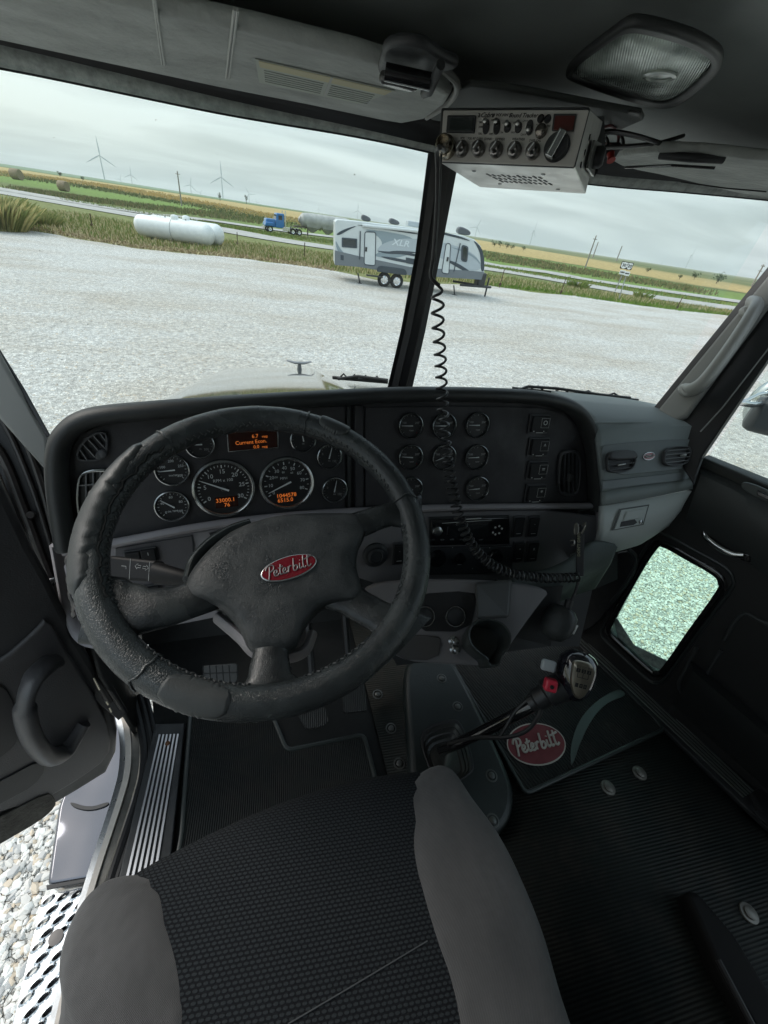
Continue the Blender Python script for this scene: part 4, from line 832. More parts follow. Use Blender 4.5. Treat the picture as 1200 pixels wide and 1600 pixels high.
# ------------------------------------------------------------------ visors and dome light
vz = mz(3.118)
vi = thing('sun_visor', onz(340, 60, 3.12), 'wide grey vinyl sun visor with stitched seams and paper label above the left windshield', 'sun visor')
vo = P2(vz, [(-190, 10), (0, 44), (240, 97), (340, 119), (480, 147), (600, 173), (632, 178), (668, 170), (698, 146), (708, 128), (640, 88), (560, 62), (400, 22), (250, -12), (-190, -110)])
mb = MB(); mb.plate(vz, vo, .018, .008, off=-.004, seg=3); mb.build('visor_board', VIS, vi)
for a, b in (((238, -14), (253, 100)), ((240, -14), (257, 101)), ((366, 14), (353, 122)), ((371, 15), (358, 123))):
    mb = MB(); f_ = shift(vz, .0145); mb.tube([on(f_, *a), on(f_, *b)], .0016, 6); mb.build('seam', mat('seam_light', (.34, .35, .33), .6), vi)
f_ = shift(vz, .0145); c0, c1, c3 = on(f_, 399, 91), on(f_, 617, 141), on(f_, 388, 126)
lf = frame3(c0, c1, c3); lf = (c0, (c1-c0).normalized(), -(c3-c0-(c3-c0).dot((c1-c0).normalized())*(c1-c0).normalized()).normalized(), V(0, 0, -1))
W_, H_ = (c1-c0).length, (c3-c0).length*.93
mb = MB(); mb.plate(lf, [(0, 0), (W_, 0), (W_-.03, -H_), (0, -H_)][::-1], .001, .0003); lb = mb.build('warning_label', mat('label_grey', (.33, .36, .31), .6), vi)
mb = MB(); mb.plate(shift(lf, .001), [(.004, -.003), (W_-.004, -.003), (W_-.008, -H_*.25), (.004, -H_*.25)][::-1], .0006, .0002); mb.build('label_band', mat('label_tan', (.42, .38, .22), .6), lb)
mb = MB()
for i in range(6): mb.box(w3(lf, (W_*.27, -H_*(.36+i*.1)), .0012), lf[1]*W_*.22, lf[2]*.0009, lf[3]*.0003)
for i in range(6): mb.box(w3(lf, (W_*.72, -H_*(.36+i*.1)), .0012), lf[1]*W_*.17, lf[2]*.0009, lf[3]*.0003)
mb.build('fine_print', mat('print_grey', (.17, .19, .17), .7), lb)
mb = MB(); mb.box(w3(lf, (W_*.53, -H_*.5), .0014), lf[1]*.0015, lf[2]*H_*.5, lf[3]*.0004); mb.build('label_divider', mat('seam_light', (.34, .35, .33), .6), lb)
mb = MB(); pp = spline([on(vz, 668, 176), on(vz, 702, 152), on(vz, 716, 122), on(vz, 690, 94)], 6); mb.tube([q-V(0, 0, .006) for q in pp], .0045, 8); mb.build('visor_edge_piping', PILG, vi)
vc = thing('visor_clip', onz(640, 105, 3.1), 'black plastic visor clip hanging at the right end of the left visor', 'clip')
cf2 = mz(3.098)
mb = MB(); mb.plate(cf2, chaikin(P2(cf2, [(600, 76), (656, 74), (690, 98), (720, 110), (700, 117), (668, 120), (650, 130), (602, 131), (588, 118), (594, 98)]), 2), .010, .004, off=-.012); mb.build('bracket', BLK, vc)
mb = MB(); mb.tube([on(cf2, 604, 92)+V(0, 0, -.010), on(cf2, 676, 104)+V(0, 0, -.012)], .008, 12); mb.build('pivot_rod', GLB, vc)
mb = MB(); mb.plate(shift(cf2, .004), ell(.024, .010, loc2(cf2, 625, 108), .0), .012, .005); mb.build('catch', mat('clip_gloss', (.05, .05, .05), .2), vc)
mb = MB(); mb.tube([on(cf2, 690, 92)+V(0, 0, -.004), on(cf2, 675, 112)+V(0, 0, -.016), on(cf2, 665, 128)+V(0, 0, -.01)], .005, 10); mb.build('hook', BLK, vc)
vi2 = thing('sun_visor', onz(1100, 260, 3.1), 'narrow grey sun visor folded up above the right windshield', 'sun visor'); vz2 = mz(3.112)
vo = chaikin(P2(vz2, [(956, 234), (985, 224), (1040, 218), (1120, 222), (1200, 232), (1350, 240), (1400, 330), (1200, 296), (1140, 286), (1050, 262), (980, 248)]), 1)
mb = MB(); mb.plate(vz2, vo, .014, .006, seg=3); mb.build('visor_board', VIS, vi2)
mb = MB(); mb.tube([on(vz2, 1070, 270)-V(0, 0, .015), on(vz2, 1140, 280)-V(0, 0, .015), on(vz2, 1205, 285)-V(0, 0, .015)], .0012, 8); mb.build('visor_edge_piping', RUB, vi2)
mb = MB(); mb.tube([on(vz2, 1040, 222)-V(0, 0, .016), on(vz2, 1090, 220)-V(0, 0, .02), on(vz2, 1140, 228)-V(0, 0, .016)], .006, 10); mb.build('pivot_rod', BLK, vi2)
mb = MB(); mb.tube([on(vz2, 985, 240)-V(0, 0, .020), on(vz2, 1060, 232)-V(0, 0, .022), on(vz2, 1128, 238)-V(0, 0, .020)], .0022, 8); mb.build('retaining_strap', GLB, vi2)
dz = mz(3.150)
dl = thing('dome_light', onz(1010, 90, 3.15), 'rectangular ceiling dome light with ribbed clear lens, unlit', 'ceiling light')
outer = [(884, 102), (900, 82), (966, 30), (985, 18), (1010, 18), (1080, 36), (1128, 62), (1136, 80), (1128, 102), (1086, 140), (1060, 156), (1030, 158), (960, 138), (892, 112)]
inner = [(898, 102), (910, 85), (972, 40), (988, 32), (1010, 33), (1078, 52), (1113, 72), (1118, 84), (1112, 98), (1074, 134), (1054, 145), (1030, 147), (962, 128), (902, 108)]
mb = MB(); mb.plate(dz, chaikin(P2(dz, outer), 2), .010, .004, holes=[chaikin(P2(dz, inner), 2)]); mb.build('bezel', SOFT, dl)
LENS = mat('lens_plastic', (.36, .42, .38), .18, bump=.35, bs=5, bdist=.01, var=.45, vs=9, coat=.4, spec=.7)
m_, t_, p_, co_, N_ = ntree('ribbed_lens'); p_.inputs['Base Color'].default_value = (.20, .235, .21, 1); p_.inputs['Roughness'].default_value = .16; p_.inputs['Metallic'].default_value = .35
q_ = N_('ShaderNodeMapping'); q_.inputs['Rotation'].default_value = (0, 0, R(38)); t_.links.new(co_.outputs['Object'], q_.inputs[0]); w_ = N_('ShaderNodeTexWave', wave_type='BANDS'); w_.inputs['Scale'].default_value = 110; t_.links.new(q_.outputs[0], w_.inputs[0])
b_ = N_('ShaderNodeBump'); b_.inputs['Strength'].default_value = .5; b_.inputs['Distance'].default_value = .002; t_.links.new(w_.outputs['Fac'], b_.inputs['Height']); t_.links.new(b_.outputs[0], p_.inputs['Normal'])
n_ = N_('ShaderNodeTexNoise', ins={'Scale': 16., 'Detail': 5.}); t_.links.new(co_.outputs['Object'], n_.inputs[0]); r_ = N_('ShaderNodeValToRGB'); t_.links.new(n_.outputs[0], r_.inputs[0]); r_.color_ramp.elements[0].color = (.22, .26, .24, 1); r_.color_ramp.elements[0].position = .35; r_.color_ramp.elements[1].color = (.62, .70, .64, 1); r_.color_ramp.elements[1].position = .65; t_.links.new(r_.outputs[0], p_.inputs['Base Color'])
mb = MB(); puff(mb, dz, chaikin(P2(dz, inner), 2), [(1.02, 0), (.98, .006), (.9, .010), (.6, .013), (.2, .014), (.01, .014)]); ln = mb.build('lens', m_, dl)
mb = MB(); mb.lathe(w3(dz, loc2(dz, 1040, 92), .0135), V(0, 0, -1), [(.019, 0), (.019, .002), (.015, .003), (.0145, .001)], 24); mb.build('lens_button', LENS, ln)

# ------------------------------------------------------------------ dashboard
QA = frame(px(400, 755, .86), 7, 16)
j = on(QA, 552, 715); QB = frame(j, 0, 16)
dash = thing('dashboard', V(.3, .85, 2.2), 'black dashboard with round gauges, grey lower trim and air vents', 'dashboard')
oa = [(106, 858), (100, 800), (96, 740), (96, 710), (110, 680), (148, 656), (240, 644), (400, 632), (552, 624), (552, 800), (400, 815), (250, 835)]
ob = [(552, 624), (700, 620), (850, 626), (888, 640), (912, 665), (924, 700), (930, 795), (552, 800)]
mb = MB()
for fr, ol in ((shift(QA, 0), oa), (shift(QB, 0), ob)):
    pts = [on(fr, *q) for q in ol]; mb.ellmesh(pts[::-1], None, V(.0, .17, -.15))
mb.build('dash_body', PNL, dash, smooth=False)
ra = [(103, 856), (97, 815), (90, 760), (90, 708), (105, 675), (145, 652), (240, 641), (330, 634), (400, 629), (480, 624), (552, 620)]
rb = [(552, 620), (620, 617), (700, 616), (790, 618), (850, 623), (893, 637), (915, 662), (926, 700), (931, 745), (932, 795)]
path = [on(shift(QA, .018), *q) for q in ra]+[on(shift(QB, .018), *q) for q in rb[1:]]
path = spline(path, 8); mb = MB(); mb.tube(path, (.026, .0165), 18, side=QA[3]); mb.build('instrument_hood', SOFT, dash)
def pl2(fr, pts, th, m, nm='panel', off=0.0, par=None, bev=.002, ch=0, holes=()):
    mb = MB(); ol = P2(fr, pts); ol = chaikin(ol, ch) if ch else ol; mb.plate(fr, ol, th, bev, off=off, holes=[chaikin(P2(fr, h), 2) for h in holes]); return mb.build(nm, m, par or dash)
pl2(QA, [(112, 852), (106, 800), (104, 745), (106, 715), (122, 680), (165, 660), (260, 650), (400, 640), (539, 634), (539, 797), (400, 812), (250, 832)], .004, PNL, 'cluster_panel', bev=.0015)
pl2(QB, [(570, 636), (700, 634), (840, 636), (880, 645), (902, 668), (913, 705), (916, 783), (570, 790)], .004, PNL, 'gauge_panel', bev=.0015)
pl2(QB, [(541, 634), (546, 634), (547, 792), (542, 792)], .010, SOFT, 'divider_rib'); pl2(QB, [(553, 633), (566, 633), (567, 791), (555, 791)], .008, PNL, 'divider_rib')
def gauge(fr, u, v, rp, ang, big=False, label=None, nums=(), a0=225, a1=-45, nt_=9, sub=2, hub=True, ring=CHROME, red=None, caption=None, nscale=1.0, lum=WHT):
    fr = shift(fr, .004); cx, cy = loc2(fr, u, v); t0 = (on(fr, u, v)-CAM).dot(CZ); r = rp*t0/FPX
    mb = MB(); mb.lathe(w3(fr, (cx, cy)), fr[3], [(r*1.0, 0), (r*1.0, .004), (r*.97, .0075), (r*.91, .0085), (r*.87, .0065), (r*.85, .002)], 40, False); g = mb.build('gauge', ring, dash)
    mb = MB(); mb.m = 0; mb.plate(fr, ell(r*.87, r*.87, (cx, cy), 0, 36), .0015, .0003, off=.0005); mb.m = 1
    n = (nt_-1)*sub+1
    for i in range(n):
        a = R(a0+(a1-a0)*i/(n-1)); M_ = i % sub == 0; d = (math.cos(a), math.sin(a)); L = r*(.10 if M_ else .06); c = r*(.80-(.05 if M_ else .03)); w_ = r*(.018 if M_ else .010)
        q = w3(fr, (cx+d[0]*c, cy+d[1]*c), .0022); e1 = fr[1]*d[0]+fr[2]*d[1]; e2 = fr[1]*-d[1]+fr[2]*d[0]
        mb.m = 2 if (red and i >= n*red) else 1; mb.box(q, e1*L/2, e2*w_, fr[3]*.0003)
    mb.m = 1
    for i, s_ in enumerate(nums):
        if s_ == '': continue
        a = R(a0+(a1-a0)*i/(len(nums)-1)); mb.text(fr, s_, (cx+math.cos(a)*r*(.58 if big else .55), cy+math.sin(a)*r*(.58 if big else .55)), r*(.20 if big else .22)*nscale, .0004, off=.002)
    if caption:
        for (s_, x, y, z_) in caption: mb.text(fr, s_, (cx+x*r, cy+y*r), r*z_, .0004, off=.002)
    mb.build('dial_face', [DIAL, lum, RED], g, smooth=False)
    a = R(ang); e1 = fr[1]*math.cos(a)+fr[2]*math.sin(a); e2 = fr[1]*-math.sin(a)+fr[2]*math.cos(a); c = w3(fr, (cx, cy), .005)
    mb = MB(); mb.m = 0; w_ = r*.03 if big else r*.042
    mb.hexa([c-e1*r*.16-e2*w_, c+e1*r*.74-e2*w_*.35, c+e1*r*.74+e2*w_*.35, c-e1*r*.16+e2*w_, c-e1*r*.16-e2*w_+fr[3]*.001, c+e1*r*.74-e2*w_*.35+fr[3]*.001, c+e1*r*.74+e2*w_*.35+fr[3]*.001, c-e1*r*.16+e2*w_+fr[3]*.001])
    mb.m = 1; mb.cyl(w3(fr, (cx, cy), .002), w3(fr, (cx, cy), .0055), r*.11, r*.09, 20); mb.build('needle', [WHT, BLK], g, smooth=False)
    return g, fr, (cx, cy), r
RG = mat('gauge_ring', (.30, .31, .31), .22, .9)
DIM = mat('dial_dim', (.32, .325, .32), .6)
g, fr, c, r = gauge(QA, 350, 763, 47, 154, True, nums=('0', '5', '10', '15', '20', '25', '30'), a0=212, a1=-32, nt_=7, sub=5, caption=(('RPM x 100', 0, .28, .14),), ring=RG)
mb = MB(); mb.plate(fr, rounded(rect(r*.72, r*.38, 0, (c[0]+r*.03, c[1]-r*.47)), .002), .001, .0003, off=.0022); mb.build('display_window', DSP, g)
mb = MB(); mb.text(fr, '33000.1', (c[0]+r*.0, c[1]-r*.40), r*.19, .0003, off=.0034); mb.text(fr, '76', (c[0]+r*.03, c[1]-r*.57), r*.19, .0003, off=.0034); mb.build('display_digits', AMB, g, smooth=False)
g, fr, c, r = gauge(QA, 448, 755, 43, 203, True, nums=('0', '10', '20', '30', '40', '50', '60', '70', '80'), a0=212, a1=-22, nt_=9, sub=2, caption=(('MPH', -.10, .20, .13), ('80', -.10, .42, .10), ('100', -.38, .26, .10), ('60', .2, .38, .10)), ring=RG, nscale=.86)
mb = MB(); mb.text(fr, '1044578', (c[0]-r*.05, c[1]-r*.44), r*.21, .0003, off=.0034); mb.text(fr, '6515.0', (c[0]-r*.10, c[1]-r*.62), r*.21, .0003, off=.0034); mb.build('display_digits', AMB, g, smooth=False)
for (u, v, rp, an, nm) in ((269, 734, 25.5, 182, ('', '100', '200', '250', '300')), (269, 790, 25.5, 142, ('0', '40', '60', '80', '100')), (312, 694, 22, 180, ('', '', '150', '', '300')), (473, 686, 21, 100, ('', '', '', '', '')), (514, 713, 20.5, 73, ('', '0', '', '', '150')), (522, 765, 21, 77, ('', '0', '', '', '150'))):
    gauge(QA, u, v, rp, an, nums=nm, ring=RG, caption=(('OIL TEMP' if v == 790 else 'WATER', .0, -.35, .14),) if u < 300 else (('PSI', 0, -.35, .14),), nt_=7, sub=3, lum=WHT if u < 300 else mat('dial_mid', (.28, .29, .28), .5))
for (u, v, an) in ((641, 665, 180), (693, 665, 180), (745, 664, 180), (641, 714, 176), (693, 714, 200), (744, 714, 182), (641, 764, 175), (745, 763, 183)):
    gauge(QB, u, v, 20.5, an, nums=('', '100', '', '200', ''), ring=mat('gauge_ring_dark', (.18, .19, .19), .25, .9), nt_=5, sub=3, lum=DIM, red=.85 if u == 641 else None, caption=(('TEMP', 0.1, -.38, .15),))
# driver information display
fr = shift(QA, .004); pl2(fr, [(354, 675), (434, 669), (435, 700), (356, 706)], .004, RG, 'display_frame', bev=.001)
d_ = pl2(fr, [(356, 677), (432, 671), (433, 698), (358, 704)], .001, DSP, 'info_display', off=.004, bev=.0003)
mb = MB(); q = lambda u, v: loc2(fr, u, v)
mb.text(fr, '6.7', q(398, 681), .0105, .0003, off=.0054, rot=.03); mb.text(fr, 'mpg', q(413, 681), .0065, .0003, off=.0054, rot=.03)
mb.text(fr, 'Current Econ.', q(392, 690), .0105, .0003, off=.0054, rot=.03); mb.text(fr, '0.0', q(400, 697.5), .0095, .0003, off=.0054, rot=.03); mb.text(fr, 'mpg', q(413, 697), .0065, .0003, off=.0054, rot=.03)
mb.build('display_text', AMB, d_, smooth=False)
# vents
VR = mat('vent_rim', (.040, .041, .044), .5); VG = mat('vane_grey', (.16, .16, .165), .45)
def vent(fr, ol, vanes, tab=None, ch=2, rim=VR, hole=.86, par=None, vm=VR, tm=VG):
    fr = shift(fr, .003); o2 = chaikin(P2(fr, ol), ch); cx = sum(q[0] for q in o2)/len(o2); cy = sum(q[1] for q in o2)/len(o2); h2 = [(cx+(x-cx)*hole, cy+(y-cy)*hole) for x, y in o2]
    mb = MB(); mb.plate(fr, o2, .010, .003, holes=[h2]); vt = mb.build('air_vent', rim, par or dash)
    mb = MB(); mb.plate(fr, h2, .001, .0002, off=.0003); mb.build('vent_throat', RUB, vt)
    for a, b, w_ in vanes:
        mb = MB(); A_, B_ = on(fr, *a)+fr[3]*.005, on(fr, *b)+fr[3]*.005; d = (B_-A_).normalized(); s_ = fr[3].cross(d)
        mb.box((A_+B_)/2, (B_-A_)/2, s_*w_, fr[3]*.004); mb.build('vane', vm, vt, smooth=False)
    if tab:
        mb = MB(); mb.plate(fr, rounded(rect(tab[2], tab[3], 0, loc2(fr, tab[0], tab[1])), .003), .014, .003); mb.build('vent_tab', tm, vt)
    return vt
vl = vent(QA, [(119, 717), (124, 697), (142, 678), (164, 671), (170, 680), (169, 705), (160, 718), (135, 720)], [((126, 700), (138, 718), .0008), ((131, 692), (150, 713), .0008), ((138, 684), (158, 706), .0008), ((146, 678), (166, 700), .0008), ((156, 674), (168, 690), .0008)], vm=VG)
mb = MB(); f2 = shift(QA, .006); mb.plate(f2, chaikin(P2(f2, [(148, 716), (152, 704), (160, 700), (168, 702), (168, 708), (162, 717)]), 1), .008, .002); mb.lathe(w3(f2, loc2(f2, 162, 708), .008), f2[3], [(.006, 0), (.006, .002), (.004, .003)], 16); mb.build('vent_bezel_boss', VR, vl)
vent(QA, [(120, 790), (122, 745), (132, 732), (172, 729), (176, 745), (174, 830), (130, 832)], [((136, 738), (136, 825), .0008), ((147, 736), (147, 825), .0008), ((158, 735), (158, 825), .0008), ((126, 757), (172, 753), .0009), ((124, 800), (172, 798), .0008)], rim=RG, vm=VG)
vent(QB, [(870, 716), (876, 702), (900, 702), (905, 716), (904, 762), (896, 774), (876, 774), (869, 762)], [((880, 707), (879, 769), .0014), ((886, 707), (886, 769), .0014), ((892, 707), (893, 769), .0014), ((899, 709), (899, 767), .0014)], tab=(887, 745, .012, .022), tm=VR)
# rocker switches
ICN = mat('icon_grey', (.55, .56, .54), .5)
def rocker(fr, u, v, w_, h_, icon='', tall=False, rot=0.0, off=.004, icm=None):
    fr = shift(fr, off); c = loc2(fr, u, v); t0 = (on(fr, u, v)-CAM).dot(CZ); w_ *= t0/FPX; h_ *= t0/FPX
    mb = MB(); mb.plate(fr, rect(w_, h_, .003, c, rot), .005, .0015); s_ = mb.build('rocker_switch', VR, dash)
    mb = MB(); A_ = rect(w_*.84, h_*.84, .002, c, rot); mb.plate(shift(fr, .004), A_, .007, .002); mb.build('switch_key', mat('key_black', (.012, .012, .013), .55, spec=.25), s_)
    mb = MB(); f3 = shift(fr, .0112); k = min(w_, h_)
    cx, cy = (c[0]+w_*.22, c[1]+h_*.06) if not tall else (c[0], c[1]+h_*.16)
    if not tall:
        mb.tube([w3(f3, (cx+x*k*.24, cy+y*k*.24)) for x, y in ((-1, -1), (1, -1), (1, 1), (-1, 1))], .0004, 5, loop=True); mb.text(f3, icon, (cx, cy), k*.34, .0003)
        for s2 in (-1, 1): mb.box(w3(f3, (c[0]+s2*w_*.25-w_*.05, c[1]-h_*.36)), fr[1]*.0012, fr[2]*.0012, fr[3]*.0003)
        mb.box(w3(f3, (c[0], c[1]-h_*.43)), fr[1]*w_*.17, fr[2]*.0006, fr[3]*.0003)
    else:
        mb.text(f3, icon, (cx, cy), k*.30, .0003); mb.box(w3(f3, (c[0], c[1]-h_*.28)), fr[1]*w_*.2, fr[2]*.0005, fr[3]*.0003)
    mb.build('switch_mark', icm or ICN, s_, smooth=False); return s_
for (u, v, ic) in ((841, 662, 'O'), (840, 698, '^'), (838, 734, '='), (835, 770, '*')): rocker(QB, u, v, 36, 30, ic)
# grey trim and lower panels
TA, TB = shift(QA, .014), shift(QB, .014)
mb = MB()
for (fa, pts) in ((TA, [(98, 862), (180, 848), (320, 822), (450, 806), (552, 799)]), (TB, [(552, 799), (700, 793), (850, 791), (936, 790)])):
    up = [on(fa, u, v-7) for u, v in pts]; mb.tube(spline([on(fa, *q) for q in pts], 6), (.010, .0085), 10, side=QA[3])
mb.build('grey_trim_rail', DGY, dash)
pl2(QA, [(94, 858), (180, 852), (320, 826), (450, 811), (556, 803), (556, 905), (500, 930), (330, 965), (180, 992), (135, 985), (118, 960)], .012, DGY, 'lower_left_panel', off=-.006, bev=.004, ch=1)
pl2(TA, [(180, 858), (300, 838), (303, 870), (290, 915), (180, 940)], .004, mat('recess_grey', (.085, .08, .085), .7, bump=.4, bs=700), 'switch_bay', off=-.0065, bev=.001)
pl2(TA, [(326, 832), (420, 816), (430, 826), (400, 838), (330, 842)], .002, RUB, 'slot_recess', off=-.006, bev=.0005, ch=1)
mb = MB(); mb.tube(spline([px(88, 850, .85), px(98, 905, .87), (px(108, 950, .88)), px(124, 985, .885), px(150, 1000, .88), px(200, 1000, .87)], 8), (.020, .010), 12, side=V(0, -1, 0)); mb.build('dash_side_trim', DGY, dash)
pl2(QB, [(552, 800), (936, 795), (934, 840), (922, 880), (900, 905), (862, 922), (552, 930)], .012, DGY2, 'center_lower_panel', off=-.006, bev=.004, ch=1)
mb = MB(); mb.tube(spline([on(TB, *q) for q in [(938, 790), (938, 835), (926, 878), (903, 908)]], 8), (.018, .009), 12, side=QB[3]); mb.build('dash_side_trim', DGY, dash)
pl2(QB, [(640, 896), (800, 892), (860, 880), (912, 838), (918, 800)], .002, RUB, 'panel_gap', off=.0055, bev=.0005) if False else None
for (u, v, ic) in ((209, 870, ''), (233, 866, 'I')): rocker(TA, u, v, 24, 26, ic, tall=True, off=-.002)
rocker(TA, 240, 925, 24, 30, '*', tall=True, off=-.002)
rocker(TA, 215, 930, 20, 30, '', tall=True, off=-.002) if False else None
mb = MB(); mb.lathe(on(TA, 185, 932), QA[3], [(.020, -.004), (.020, .010), (.014, .018), (.008, .020)], 24); mb.build('dimmer_knob', GLB, dash)
for (u, v, ic) in ((808, 822, ''), (831, 822, '-'), (808, 861, '='), (830, 861, 'R')): rocker(TB, u, v, 20, 36, ic, tall=True, off=-.006)
rocker(TB, 622, 864, 20, 38, '-', tall=True, off=-.006)
mb = MB(); mb.lathe(on(TB, 587, 868)-QB[3]*.006, QB[3], [(.032, 0), (.032, .005), (.026, .009), (.022, .009), (.021, .014), (.016, .016), (.015, .012), (.002, .012)], 30); mb.build('brake_knob', BLK, dash)
# radio head unit and heater controls (built into the dash)
pl2(QB, [(668, 806), (792, 803), (793, 848), (668, 850)], .006, BLK, 'stereo_surround', off=.006, bev=.002)
st = pl2(QB, [(670, 808), (790, 805), (791, 846), (670, 848)], .008, GLB, 'car_stereo', off=.010, bev=.002); SF = shift(QB, .0182)
mb = MB(); mb.plate(SF, rounded(P2(SF, [(702, 820), (762, 819), (762, 838), (702, 839)]), .002), .0006, .0002); mb.build('stereo_screen', mat('screen_black', (.012, .014, .015), .08), st)
mb = MB(); mb.lathe(on(SF, 682, 829), QB[3], [(.013, 0), (.013, .008), (.010, .010), (.003, .010)], 24); mb.build('volume_knob', RG, st)
mb = MB(); mb.box(on(SF, 730, 815), QB[1]*.07, QB[2]*.0005, QB[3]*.0006); mb.box(on(SF, 740, 810.5), QB[1]*.022, QB[2]*.0012, QB[3]*.0004)
mb.build('stereo_marks', ICN, st, smooth=False)
mb = MB(); mb.box(on(SF, 699, 829), QB[1]*.0012, QB[2]*.011, QB[3]*.001); mb.build('stereo_edge', CHROME, st)
for (u, v) in [(774, 824), (780, 822), (770, 832), (774, 835), (780, 833), (784, 826)]:
    mb = MB(); mb.lathe(on(SF, u, v), QB[3], [(.0028, 0), (.0026, .0012), (.001, .0015)], 10); mb.build('stereo_button', ICN, st)
for i in range(6):
    mb = MB(); mb.plate(SF, rect(.011, .004, .001, loc2(SF, 676+i*15, 843.5)), .0012, .0004); mb.build('preset_button', RG, st)
hv = pl2(QB, [(664, 853), (797, 850), (797, 892), (664, 895)], .010, BLK, 'heater_panel', off=.004, bev=.003)
HF = shift(QB, .014)
for (u, v, r_) in ((683, 872, .024), (718, 872, .015), (772, 870, .024)):
    mb = MB(); mb.lathe(on(HF, u, v), QB[3], [(r_, 0), (r_, .004), (r_*.82, .012), (r_*.3, .014)], 26); d = R(160 if u < 700 else 250); e1 = QB[1]*math.cos(d)+QB[2]*math.sin(d); kb = mb.build('heater_knob', GLB, hv)
mb = MB()
for u, v, s_ in ((672, 861, '5'), (694, 865, 'o'), (707, 856, '^'), (738, 889, '*'), (765, 856, '+'), (791, 872, '-')): mb.text(HF, s_, loc2(HF, u, v), .007, .0003, off=.0002)
mb.box(on(HF, 718, 882), QB[1]*.006, QB[2]*.0008, QB[3]*.0005); mb.build('heater_marks', ICN, hv, smooth=False)

# lower console with ash tray, cup holder, toggle
QE = frame3(px(620, 915, .895), px(790, 912, .93), px(625, 1030, .885))
pl2(QE, [(556, 925), (600, 905), (760, 905), (862, 918), (840, 945), (800, 1000), (775, 1040), (700, 1038), (614, 1030), (590, 985)], .02, DGY2, 'lower_console', off=-.012, bev=.006, ch=2)
q_ = pl2(QE, [(642, 928), (738, 922), (742, 940), (732, 986), (640, 984)], .003, RUB, 'ash_tray_bay', off=.0075, bev=.001, ch=1)
for u, v in ((663, 963), (711, 963)):
    f3 = shift(QE, .0105); mb = MB(); mb.lathe(on(f3, u, v), QE[3], [(.0225, 0), (.0225, .005), (.020, .005), (.0198, .001)], 30, False); g_ = mb.build('socket_ring', RG, q_)
    mb = MB(); mb.lathe(on(f3, u, v), QE[3], [(.0198, .0005), (.018, .002), (.002, .0022)], 26); mb.build('socket_cover', BLK, g_)
pl2(QE, [(610, 988), (682, 992), (688, 998), (682, 1030), (614, 1028)], .004, mat('cubby_grey', (.052, .05, .05), .6, bump=.3, bs=700), 'storage_door', off=.008, bev=.002, ch=1)
for u, v in ((706, 1000), (708, 1013)):
    mb = MB(); mb.lathe(on(QE, u, v)+QE[3]*.006, QE[3]+V(0, 0, .2), [(.011, 0), (.011, .004), (.006, .006), (.005, .020), (.007, .024), (.003, .026)], 16); mb.build('toggle_switch', RG, dash)
ch_ = on(QE, 765, 990); cc = px(766, 996, .84)
ring = []
n_ = 40; f4 = (cc, V(.96, -.28, .02).normalized(), V(.22, .85, .48).normalized(), None); n4 = f4[1].cross(f4[2]).normalized(); f4 = (cc, f4[1], n4.cross(f4[1]), n4)
ol = [(764, 966), (785, 973), (798, 990), (797, 1010), (786, 1024), (780, 1040), (766, 1042), (760, 1030), (745, 1018), (733, 1004), (731, 985), (742, 970)]
o2 = [tuple(q) for q in spline([Vector(loc2(f4, *q)) for q in ol], 4, True)]
cxm = sum(q[0] for q in o2)/len(o2); cym = sum(q[1] for q in o2)/len(o2)
sc_ = lambda k: [(cxm+(x-cxm)*k, cym+(y-cym)*k) for x, y in o2]
mb = MB(); mb.rings([[w3(f4, q, h) for q in sc_(s_)] for s_, h in ((.72, -.075), (.9, -.07), (.98, -.02), (1.0, 0), (.97, .004), (.90, .003), (.86, -.004), (.80, -.06), (.02, -.062))], True, True, True); mb.build('cup_holder', mat('cup_black', (.028, .033, .033), .3), dash)
mb = MB(); mb.hexa([px(742, 910, .90), px(800, 905, .92), px(795, 965, .90), px(745, 968, .875), px(742, 910, 1.0), px(800, 905, 1.0), px(795, 965, .98), px(745, 968, .96)]); mb.build('cup_bracket', mat('bracket_dark', (.05, .052, .052), .5), dash, smooth=False, bevel=.006)
# knee panels and steering column
mb = MB(); mb.hexa([px(560, 930, .93), px(880, 915, .98), px(860, 1010, 1.02), px(620, 1040, .95), px(560, 930, 1.15), px(880, 915, 1.2), px(860, 1010, 1.2), px(620, 1040, 1.15)]); mb.build('console_backing', BLK, dash, smooth=False)
mb = MB(); skin(mb, [row([(800, 900, .97), (850, 895, .98), (890, 880, .985), (930, 850, 1.0), (965, 855, 1.03)]), row([(780, 960, 1.0), (830, 950, 1.03), (880, 920, 1.05), (925, 890, 1.06), (955, 880, 1.08)]), row([(770, 1010, 1.04), (810, 990, 1.08), (860, 950, 1.12), (900, 930, 1.14), (930, 920, 1.15)])]); mb.build('knee_panel', mat('knee_green_grey', (.055, .07, .066), .6, bump=.3, bs=600), dash, solid=.012)
mb = MB(); mb.tube(spline([px(775, 905, .95), px(785, 935, .96), px(781, 962, .97)], 5), .004, 8); mb.build('knee_panel_crease', BLK, dash)

